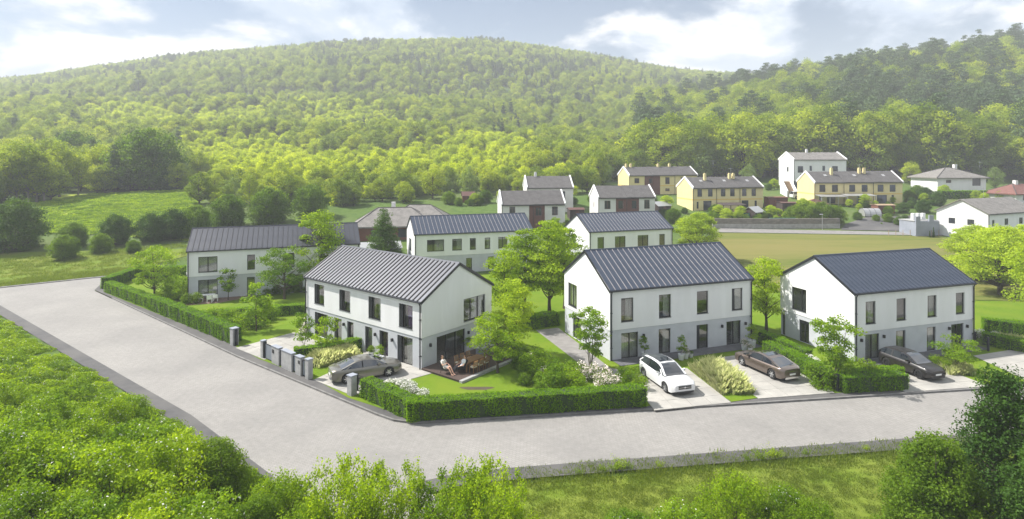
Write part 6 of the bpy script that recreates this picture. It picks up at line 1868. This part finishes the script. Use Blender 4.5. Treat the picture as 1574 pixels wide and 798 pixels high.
# ------------------------------------------------------------------ gates, posts and low walls along the side road
def post_at(px, py, h=1.55, w=.46, label=None, rz=rad(-38), dark=True, z=.12):
    p = gp(px, py, z)
    t = empty('gate_post', tuple(p), rz, label, 'gate post', 'concrete gate posts along the side road')
    m = MB(); m.box(-w / 2, w / 2, -w / 2, w / 2, 0, h - .07); m.build('post', M['post'], t)
    m = MB(); m.box(-w / 2 - .04, w / 2 + .04, -w / 2 - .04, w / 2 + .04, h - .068, h); m.build('cap', M['blue_grey'], t)
    if dark:
        m = MB(); m.box(w / 2 + .002, w / 2 + .16, -.12, .12, 0, h - .12); m.build('gate_rail', M['dark_metal'], t)
    return t
post_at(360, 530, 1.6, .55, 'lone concrete gate post at the end of the road hedge')
post_at(405, 550, 1.55, .36, 'first post of the gate wall, nearest the open drive')
post_at(541, 607, 1.5, .5, 'concrete post at the start of the corner hedge', dark=False)
post_at(475, 582, 1.6, .42, 'last post of the gate wall beside the grey saloon', dark=False)
def along(px0, py0, px1, py1):
    a, b = gp(px0, py0, .12), gp(px1, py1, .12)
    return a, b, (b - a).length, math.atan2(b.y - a.y, b.x - a.x)
a, b, L0, an = along(405, 550, 475, 582)
def wall_piece(t0, t1, h, label, name='low_wall', cat='wall', m=None, th=.36):
    p = a.lerp(b, t0); Ln = (t1 - t0) * L0
    t = empty(name, tuple(p), an, label, cat, 'gate wall pieces')
    mm = MB(); mm.box(0, Ln, -th / 2, th / 2, 0, h - .06); mm.build('wall', M['post'], t)
    mm = MB(); mm.box(-.03, Ln + .03, -th / 2 - .04, th / 2 + .04, h - .058, h); mm.build('coping', M['blue_grey'], t)
    return t, Ln
def gate(t0, t1, h, label):
    p = a.lerp(b, t0); Ln = (t1 - t0) * L0
    t = empty('garden_gate', tuple(p), an, label, 'gate', 'dark metal gate panels')
    mm = MB(); mm.box(.02, .07, -.03, .03, .05, h); mm.box(Ln - .07, Ln - .02, -.03, .03, .05, h); mm.box(.07, Ln - .07, -.03, .03, h - .05, h); mm.box(.07, Ln - .07, -.03, .03, .05, .1); mm.build('gate_frame', M['dark_metal'], t)
    n = max(3, int((Ln - .14) / .11)); sm = MB(); sm.box(-.035, .035, -.012, .012, .1, h - .05); sme = sm.mesh('slat', M['blue_grey'])
    for k in range(n): link('slat', sme, t, (.07 + (Ln - .14) * (k + .5) / n, 0, 0))
gate(.04, .24, 1.35, 'slatted gate left of the letterbox pillar')
t, Ln = wall_piece(.24, .40, 1.5, 'concrete pillar with a black letterbox')
m = MB(); m.box(.12, .42, -.21, -.18, .9, 1.2); m.build('letterbox', M['black'], t)
gate(.40, .46, 1.35, 'narrow dark slatted gate panel beside the letterbox pillar')
wall_piece(.46, .68, 1.5, 'widest concrete piece of the gate wall')
gate(.68, .76, 1.3, 'narrow dark slatted gate panel right of the wide wall piece')
t, Ln = wall_piece(.76, .87, 1.5, 'concrete pillar with a bell panel')
m = MB(); m.box(Ln - .36, Ln - .12, -.21, -.18, .95, 1.2); m.build('bell_panel', M['black'], t)
gate(.87, .975, 1.3, 'slatted gate beside the last post')
def mesh_fence(px0, py0, px1, py1, h, label, z=.13, cat='fence', wires=14, posts=(0, 1)):
    a, b, Ln, an = along(px0, py0, px1, py1)
    t = empty('mesh_fence', (a.x, a.y, z), an, label, cat, 'dark metal fences')
    for k in posts:
        m = MB(); m.box(k * Ln - .07, k * Ln + .07, -.07, .07, 0, h + .06); m.build('fence_post', M['dark_metal'], t)
    m = MB()
    for k in range(1, int(Ln / .12)): m.box(k * .12 - .008, k * .12 + .008, -.008, .008, .05, h - .02)
    for k in range(6): m.box(.08, Ln - .08, .009, .02, .08 + k * (h - .12) / 5, .1 + k * (h - .12) / 5)
    m.build('mesh_panel', M['mesh_fence'], t)
mesh_fence(1262, 590, 1288, 602, 1.25, 'dark mesh gate with a post before the last house')
mesh_fence(1499, 531, 1519, 540, 1.2, 'dark fence panel and post at the right corner of the last house')
mesh_fence(549, 601, 602, 624, 1.25, 'dark metal rail fence behind the corner hedge')

# ------------------------------------------------------------------ village odds and ends
def wallrun(label, pts, h, th, name='retaining_wall', m='stone', cap=None, base=None):
    p0 = Vector((pts[0][0], pts[0][1], terr(*pts[0])))
    t = empty(name, tuple(p0), 0, label, 'wall')
    mb, mb2 = MB(), MB()
    for i in range(len(pts) - 1):
        A, B = Vector(pts[i]), Vector(pts[i + 1]); d = (B - A).normalized(); n = Vector((-d.y, d.x)) * th / 2
        za, zb = terr(A.x, A.y) - p0.z, terr(B.x, B.y) - p0.z
        A2, B2 = A - p0.xy, B - p0.xy
        def hx(mb_, n_, z0, z1):
            mb_.hexa([(*(A2 - n_), za + z0), (*(B2 - n_), zb + z0), (*(B2 + n_), zb + z0), (*(A2 + n_), za + z0), (*(A2 - n_), za + z1), (*(B2 - n_), zb + z1), (*(B2 + n_), zb + z1), (*(A2 + n_), za + z1)])
        hx(mb, n, base or -.3, h)
        if base: hx(mb2, n * 1.25, -.3, base)
    mb.build('wall', M[m], t)
    if base: mb2.build('wall_base', M['pale_stone'], t)
    return t
wallrun('long old retaining wall with a pale base above the field track', [(xw(1095, 123.5), 123.5), (xw(1190, 123), 123), (xw(1290, 123.5), 123.5)], 2.0, .5, base=.9)
tr_ = drape('track', [(xw(1098, 119.5), 119.5), (xw(1108, 122.8), 122.8)], [(xw(1450, 116.5), 116.5), (xw(1450, 119.0), 119.0)], 2, M['path'], .08, 'pale track between the field and the old wall', 16)
drape('lane', [(xw(1292, 121.5), 121.5), (xw(1300, 127), 127), (xw(1330, 133), 133)], [(xw(1455, 119.5), 119.5), (xw(1450, 123), 123), (xw(1400, 135), 135)], 3, M['asphalt'], .10, 'grey lane leading up into the village', 12)
def shed(label, px, Y, L, Wd, h, hr, ang, wm, rm, name='garden_shed', group='sheds in the village gardens'):
    x = xw(px, Y); z = terr(x, Y)
    t = empty(name, (x, Y, z), rad(ang), label, 'shed', group)
    m = MB(); m.box(0, L, 0, Wd, -.6, h)
    m.poly([(0, 0, h), (0, Wd, h), (0, Wd / 2, hr)]); m.poly([(L, 0, h), (L, Wd, h), (L, Wd / 2, hr)])
    m.build('wall', M[wm], t)
    m = MB()
    for y0, y1 in ((-.25, Wd / 2), (Wd + .25, Wd / 2)):
        zz = h - (hr - h) / (Wd / 2) * .25
        pts = [(-.2, y0, zz + .01), (L + .2, y0, zz + .01), (L + .2, y1, hr + .01), (-.2, y1, hr + .01)]
        m.hexa(pts + [(q[0], q[1], q[2] + .09) for q in pts])
    m.build('roof', M[rm], t)
    m = MB(); m.box(L * .4, L * .4 + .8, -.04, .0, .05, min(1.9, h - .15)); m.build('door', M['shed_dark'] if wm != 'shed_dark' else M['brown_clad'], t)
    return t
shed('dark brown shed with a pale gable roof in the village gardens', 1161, 130, 3.6, 3.0, 1.9, 2.9, 38, 'shed_dark', 'pale_metal')
shed('reddish brown shed beside the yellow row left of the white block', 1182, 143, 4.5, 3, 2.5, 2.6, 0, 'shed_red', 'shed_red')
shed('brown shed with a flat pink roof left of the red pavilion', 1203, 138, 4.6, 3, 2.2, 2.35, 2, 'shed_dark', 'tile_red')
shed('low brown hut on the right of the glasshouse tunnel', 1350, 137, 3.9, 2.6, 1.9, 2.05, 2, 'shed_red', 'pale_wood')
shed('small hut with a red roof at the foot of the wood', 711, 150, 3.0, 3, 1.8, 2.7, 8, 'shed_red', 'tile_red')
shed('brown shed with a pale sloping roof left of the yellow row', 1012, 136, 3.9, 3, 2.0, 2.8, 30, 'shed_dark', 'pale_metal')
shed('open shelter between the white and brown houses', 876, 131, 3.2, 3, 2.2, 2.5, 6, 'shed_dark', 'tile_red')
shed('stack of red brick material beside the bungalow', 500, 120, 2.8, 2, 1.3, 1.35, 8, 'shed_red', 'shed_red', 'brick_stack')
shed('long low garage with a grey metal roof between the white houses', 556, 96, 6.3, 5, 2.6, 3.3, 18, 'blue_grey', 'pale_metal', 'garage')
shed('flat dark outbuilding behind the conifer', 562, 91, 5.3, 4.0, 1.9, 2.0, 18, 'dark_base', 'post', 'garage')
def pergola(label, px, Y, L, D, h, roofm, posts=4, ang=3):
    x = xw(px, Y); z = terr(x, Y); t = empty('veranda', (x, Y, z), rad(ang), label, 'veranda', 'verandas of the yellow rows')
    m = MB(); m.hexa([(-.2, -.2, h), (L + .2, -.2, h), (L + .2, D, h + .35), (-.2, D, h + .35), (-.2, -.2, h + .1), (L + .2, -.2, h + .1), (L + .2, D, h + .45), (-.2, D, h + .45)]); m.build('roof', M[roofm], t)
    for k in range(posts):
        m = MB(); leg(m, L * k / (posts - 1), 0, -.3, h, .07); m.build('post', M['pale_metal' if roofm != 'shed_dark' else 'shed_dark'], t)
pergola('white framed glazed veranda of the right yellow row', 1263, 145, 6.2, 2.6, 2.3, 'pale_metal')
pergola('brown veranda with a white edge on the middle of the right yellow row', 1303, 145, 7.0, 2.6, 2.5, 'pale_metal')
pergola('dark canopy over the terrace of the left yellow row', 1112, 135.5, 5.5, 3.0, 2.2, 'shed_dark', 4, 11)
pergola('low pinkish shelter in front of the dark canopy', 1134, 131, 3.1, 1.8, 1.5, 'tile_red', 3, 11)
x, Y = xw(1252, 139), 139; z = terr(x, Y)
t = empty('pavilion', (x, Y, z), 0, 'open pavilion with a dark red pyramid roof', 'pavilion')
m = MB()
for q in (((-2.8, -2, 1.9), (2.8, -2, 1.9)), ((2.8, -2, 1.9), (2.8, 2, 1.9)), ((2.8, 2, 1.9), (-2.8, 2, 1.9)), ((-2.8, 2, 1.9), (-2.8, -2, 1.9))): m.poly([q[0], q[1], (0, 0, 3.1)])
m.poly([(-2.8, -2, 1.89), (-2.8, 2, 1.89), (2.8, 2, 1.89), (2.8, -2, 1.89)]); m.build('roof', M['tile_red'], t)
for sx in (-2.5, 2.5):
    for sy in (-1.7, 1.7): m = MB(); leg(m, sx, sy, -.2, 1.9, .08); m.build('post', M['shed_dark'], t)
x, Y = xw(1337, 135), 135; z = terr(x, Y)
t = empty('polytunnel', (x, Y, z), rad(2), 'white rounded polytunnel in the garden of the right yellow row', 'polytunnel')
m = MB()
for k in range(10):
    a0, a1 = PI * k / 10, PI * (k + 1) / 10
    m.poly([(-1.9, math.cos(a0) * 1.4, math.sin(a0) * 1.7), (1.9, math.cos(a0) * 1.4, math.sin(a0) * 1.7), (1.9, math.cos(a1) * 1.4, math.sin(a1) * 1.7), (-1.9, math.cos(a1) * 1.4, math.sin(a1) * 1.7)])
for xx in (-1.9, 1.9): m.poly([(xx, math.cos(PI * k / 10) * 1.4, math.sin(PI * k / 10) * 1.7) for k in range(11)])
m.build('cover', M['pale_metal'], t)
for xx in (-1.9, -.63, .63, 1.9):
    m = MB(); m.tube([(xx, math.cos(PI * k / 10) * 1.42, math.sin(PI * k / 10) * 1.72) for k in range(11)], .04, 5); m.build('hoop', M['dark_metal'], t)
def screen(label, px0, px1, Y, h, name='screen_fence', mm='tarp'):
    x0, x1 = xw(px0, Y), xw(px1, Y); z = terr(x0, Y) + .2
    t = empty(name, (x0, Y, z), 0, label, 'fence', 'green net fences')
    n = 4
    for k in range(n):
        m = MB(); m.box((x1 - x0) * k / n + .03, (x1 - x0) * (k + 1) / n - .03, -.02, .02, 0, h); m.build('panel', M[mm], t)
    for k in range(n + 1):
        m = MB(); leg(m, (x1 - x0) * k / n, 0, -.4, h + .05, .035); m.build('post', M['dark_metal'], t)
screen('long green net fence above the old wall', 1181, 1223, 125, 1.6)
screen('short green net fence behind the garden beds', 1141, 1156, 131, 1.3)
x, Y = xw(1193, 133), 133
t = empty('paddling_pool', (x, Y, terr(x, Y)), 0, 'round blue garden pool beside the dark shed', 'pool')
m = MB(); m.lathe([(1.25, -.2), (1.25, .8), (1.15, .8)], 20); m.build('pool_wall', M['shed_red'], t); m = MB(); m.lathe([(1.16, .76), (.001, .76)], 20); m.build('water', M['blue_pool'], t)
# outside stair of the white block
x, Y = xw(1208, 168), 168; z = terr(x, Y)
t = empty('outside_stair', (x, Y, z), rad(-12), 'outside stair with white sloping side walls beside the white block', 'stair')
for sy in (-1.3, 1.0):
    m = MB(); m.hexa([(sy, -7, -.5), (sy + .35, -7, -.5), (sy + .35, 1, -.5), (sy, 1, -.5), (sy, -7, 1.2), (sy + .35, -7, 1.2), (sy + .35, 1, 4.6), (sy, 1, 4.6)]); m.build('side_wall', M['white'], t)
for k in range(10):
    m = MB(); m.box(-.95, 1.0, -6.6 + k * .72, -5.9 + k * .72, -.3, .3 + k * .36); m.build('step', M['pale_wood'], t)
# stepped blue-grey yard building beside the white gable house
x, Y = xw(1408, 116), 116; z = terr(x, Y)
t = empty('yard_building', (x, Y, z), rad(10), 'blue-grey flat building with a stepped parapet beside the white gable house', 'building')
m = MB(); m.box(0, 5.3, 0, 4, -.6, 2.9); m.build('wall', M['blue_grey'], t)
for x0, x1, h in ((0, 1.0, 3.9), (3.0, 4.0, 4.1)):
    m = MB(); m.box(x0, x1, -.01, .3, 2.9, h); m.build('parapet', M['blue_grey'], t)
m = MB(); m.box(-.1, 5.4, .31, 4.1, 2.905, 3.05); m.build('roof', M['post'], t)
for k in range(3):
    m = MB(); m.box(1.3 + k * 1.1, 1.9 + k * 1.1, 2.0, 2.6, 3.06, 4.3); m.build('chimney', M['white'], t)
def lamp(px, py_base, Y, h, label):
    x = xw(px, Y); t = empty('street_lamp', (x, Y, terr(x, Y)), 0, label, 'street lamp')
    m = MB(); m.tube([(0, 0, 0), (0, 0, h)], [.06, .04], 6); m.build('pole', M['pale_metal'], t)
    m = MB(); m.box(-.5, .1, -.12, .12, h, h + .1); m.build('lamp_head', M['pot'], t)
lamp(1264, 338, 121.8, 3.1, 'grey street lamp in front of the clipped village bush')
# car behind the fence of the white block
car('white van half hidden behind the sheds below the white block', (xw(1228, 158), 158), rad(10), M['p_white'], 4.6, 1.9,
    [(-2.3, 1.1), (1.2, 1.1), (1.8, 1.05), (2.3, .8)], [(-2.3, 1.7), (-2.1, 1.9), (.6, 1.9), (1.3, 1.15)], (-2.2, 1.3), (-1.9, .5), (-1.4, 1.4), .35, M['alloy'], 'van', z=terr(xw(1228, 158), 158) + .1)
# wire fence along the field track
for k, px in enumerate(range(1366, 1450, 11)):
    Y = 116.4; x = xw(px, Y); m = MB(); m.tube([(0, 0, -.2), (0, 0, 1.2)], .05, 6)
    setp(m.build('fence_post', M['pale_wood'], None, False, loc=(x, Y, terr(x, Y))), 'thin wooden post of the wire fence along the field track', 'fence post', 'posts along the field track')
random.seed(303)
GV = 'garden plants of the village'
for px, Y, key, s, lab in [
        (1235, 126.5, 'bush', 1.15, 'wide clipped bush above the old wall, left half'), (1262, 126.5, 'bush', 1.2, 'wide clipped bush above the old wall, right half'), (1284, 127, 'bush', 1.0, 'bush at the right end of the clipped village bushes'), (1222, 127.5, 'bush', .95, 'bush behind the green net fence'),
        (1100, 134, 'bush', .7, 'dark bush below the left yellow row'), (1114, 131, 'bush', .5, 'yellow-green bush in the embankment garden'), (1146, 128, 'bush', .45, 'small green bush on the embankment'), (1128, 129, 'small_shrub', 1.4, 'low shrub on the embankment'), (1165, 127, 'bush', .4, 'round bush at the right of the embankment'),
        (1092, 128, 'bush', .55, 'bush at the left of the embankment beside the lime tree'), (1020, 131, 'bush_dark', .55, 'dark bush right of the brown and white house'), (1035, 128, 'bush', .8, 'bright bush between the lime tree and the brown shed'),
        (1410, 158, 'bush', .9, 'bush left of the pyramid roofed house'), (1398, 152, 'bush', .75, 'flowering bush right of the right yellow row'), (1422, 150, 'bush_dark', .9, 'dark bush in front of the pyramid roofed house'), (1440, 146, 'bush_dark', .8, 'dark bush behind the blue-grey building'),
        (1420, 138, 'bush_dark', .7, 'dark low bush above the blue-grey building'), (1388, 138, 'bush_dark', .55, 'dark bush by the brown hut'), (1366, 136, 'bush', .5, 'green bush beside the brown hut'), (1318, 131, 'bush', .45, 'leafy bush beside the polytunnel'),
        (1535, 104, 'bush', .8, 'grey-green bush before the white gable house'), (1560, 104, 'bush', .7, 'second grey-green bush at the right edge before the white gable house'),
        (746, 150, 'bush', .8, 'bush between the red hut and the white and brown house'), (690, 148, 'bush', .8, 'bush left of the red hut'), (705, 146, 'bush', .5, 'low bush in front of the red hut'), (735, 148, 'bush', .6, 'low bush right of the red hut'),
        (1150, 190, 'willow', .62, 'pale tree beside the white block stair'), (1160, 200, 'oak', .7, 'dark tree behind the left yellow row'), (1400, 190, 'oak', .62, 'dark tree behind the right yellow row'), (1530, 182, 'willow', .6, 'pale tree right of the pyramid roofed house')]:
    x = xw(px, Y)
    tree(key, 'village_bush', x, Y, s, px * .7, lab, 'bush' if 'tree' not in lab else 'tree', GV)
GX = 'bushes around the village gardens'
k_ = 0
PL_ = ['above the old wall', 'below the left yellow row', 'beside the green net fence', 'around the polytunnel', 'in front of the right yellow row', 'below the pyramid roofed house', 'beside the left yellow row', 'between the two brown and white houses', 'around the red hut', 'beside the brown and white house', 'below the white block', 'behind the right yellow row', 'behind the white gable house', 'on the embankment above the old wall', 'beside the sheds', 'between the brown hut and the right yellow row', 'below the farthest yellow terrace', 'at the foot of the wood behind the pale gable house']
for pi_, (px0, px1, Y, n) in enumerate(((1075, 1180, 128, 12), (1100, 1175, 134, 8), (1185, 1235, 131, 6), (1300, 1400, 128, 9), (1305, 1400, 141, 8), (1395, 1470, 160, 9), (1020, 1060, 139, 5), (855, 900, 124, 5), (700, 755, 146, 6), (1000, 1035, 124, 4), (1180, 1215, 176, 4), (1350, 1440, 176, 8), (1500, 1570, 152, 6), (1060, 1190, 131, 14), (1180, 1300, 134, 8), (1300, 1440, 146, 12), (880, 1010, 150, 8), (740, 860, 158, 8))):
    for _ in range(n):
        px = random.uniform(px0, px1); Yk = Y + random.uniform(-3, 3); x = xw(px, Yk)
        tree(random.choice(['bush', 'bush', 'bush_dark', 'small_shrub', 'maple_lime']), 'village_bush', x, Yk, random.uniform(.18, .48), k_, 'small garden bush ' + PL_[pi_], 'bush', GX); k_ += 1
def aerial(h, label):
    x, y, z = h; t = empty('aerial', (x, y, z), random.random(), label, 'aerial', 'roof aerials')
    m = MB(); m.tube([(0, 0, 0), (0, 0, 2.0)], .03, 5); m.build('mast', M['pale_metal'], t)
    m = MB(); m.box(-.6, .6, -.02, .02, 1.75, 1.8)
    for q in range(5): m.box(-.55 + q * .27, -.52 + q * .27, -.3, .3, 1.76, 1.79)
    m.build('antenna', M['pale_metal'], t)
for px, Y, dz, lab in ((1123, 145, 7.4, 'thin aerial on the roof of the left yellow row'), (1096, 169, 7.4, 'thin aerial on the farthest yellow terrace'), (1321, 152, 7.6, 'thin aerial on the right yellow row'), (1506, 169, 7.0, 'thin aerial on the pyramid roof'), (1512, 116, 7.6, 'thin aerial on the white gable house')):
    x = xw(px, Y); aerial((x, Y, terr(x, Y) + dz), lab)
hedge('dark clipped hedge in front of the pyramid roofed house', [(xw(1444, 158), 158), (xw(1550, 158), 158)], 1.6, 2.6, z=terr(xw(1490, 158), 158) - .5, dens=30, leaf=.3, name='hedge')
for px, h in ((1429, 1.5), (1435, 2.3)):
    Y = 115.2; x = xw(px, Y)
    tr, cr = PROTO['conifer']; t = empty('thuja', (x, Y, terr(x, Y)), 0, 'slim tall thuja before the blue-grey building' if h > 2 else 'slim short thuja before the blue-grey building', 'conifer', 'thujas', (h / 22, h / 22, h / 8))
    link('trunk', tr, t); link('crown', cr, t)
# ------------------------------------------------------------------ the air
def build_haze():
    m, t, out = new_mat('haze')
    pv = t.nodes.new('ShaderNodeVolumePrincipled')
    pv.inputs['Color'].default_value = (0.93, 0.96, 1.0, 1)
    pv.inputs['Density'].default_value = HAZE
    pv.inputs['Anisotropy'].default_value = 0.0
    t.links.new(pv.outputs[0], out.inputs['Volume'])
    mb = MB(); mb.box(-2300, 2300, -60, 1420, -3, 235)
    setp(mb.build('haze', m), 'thin summer haze over the valley', kind='stuff')
HAZE = 0.00056
build_haze()
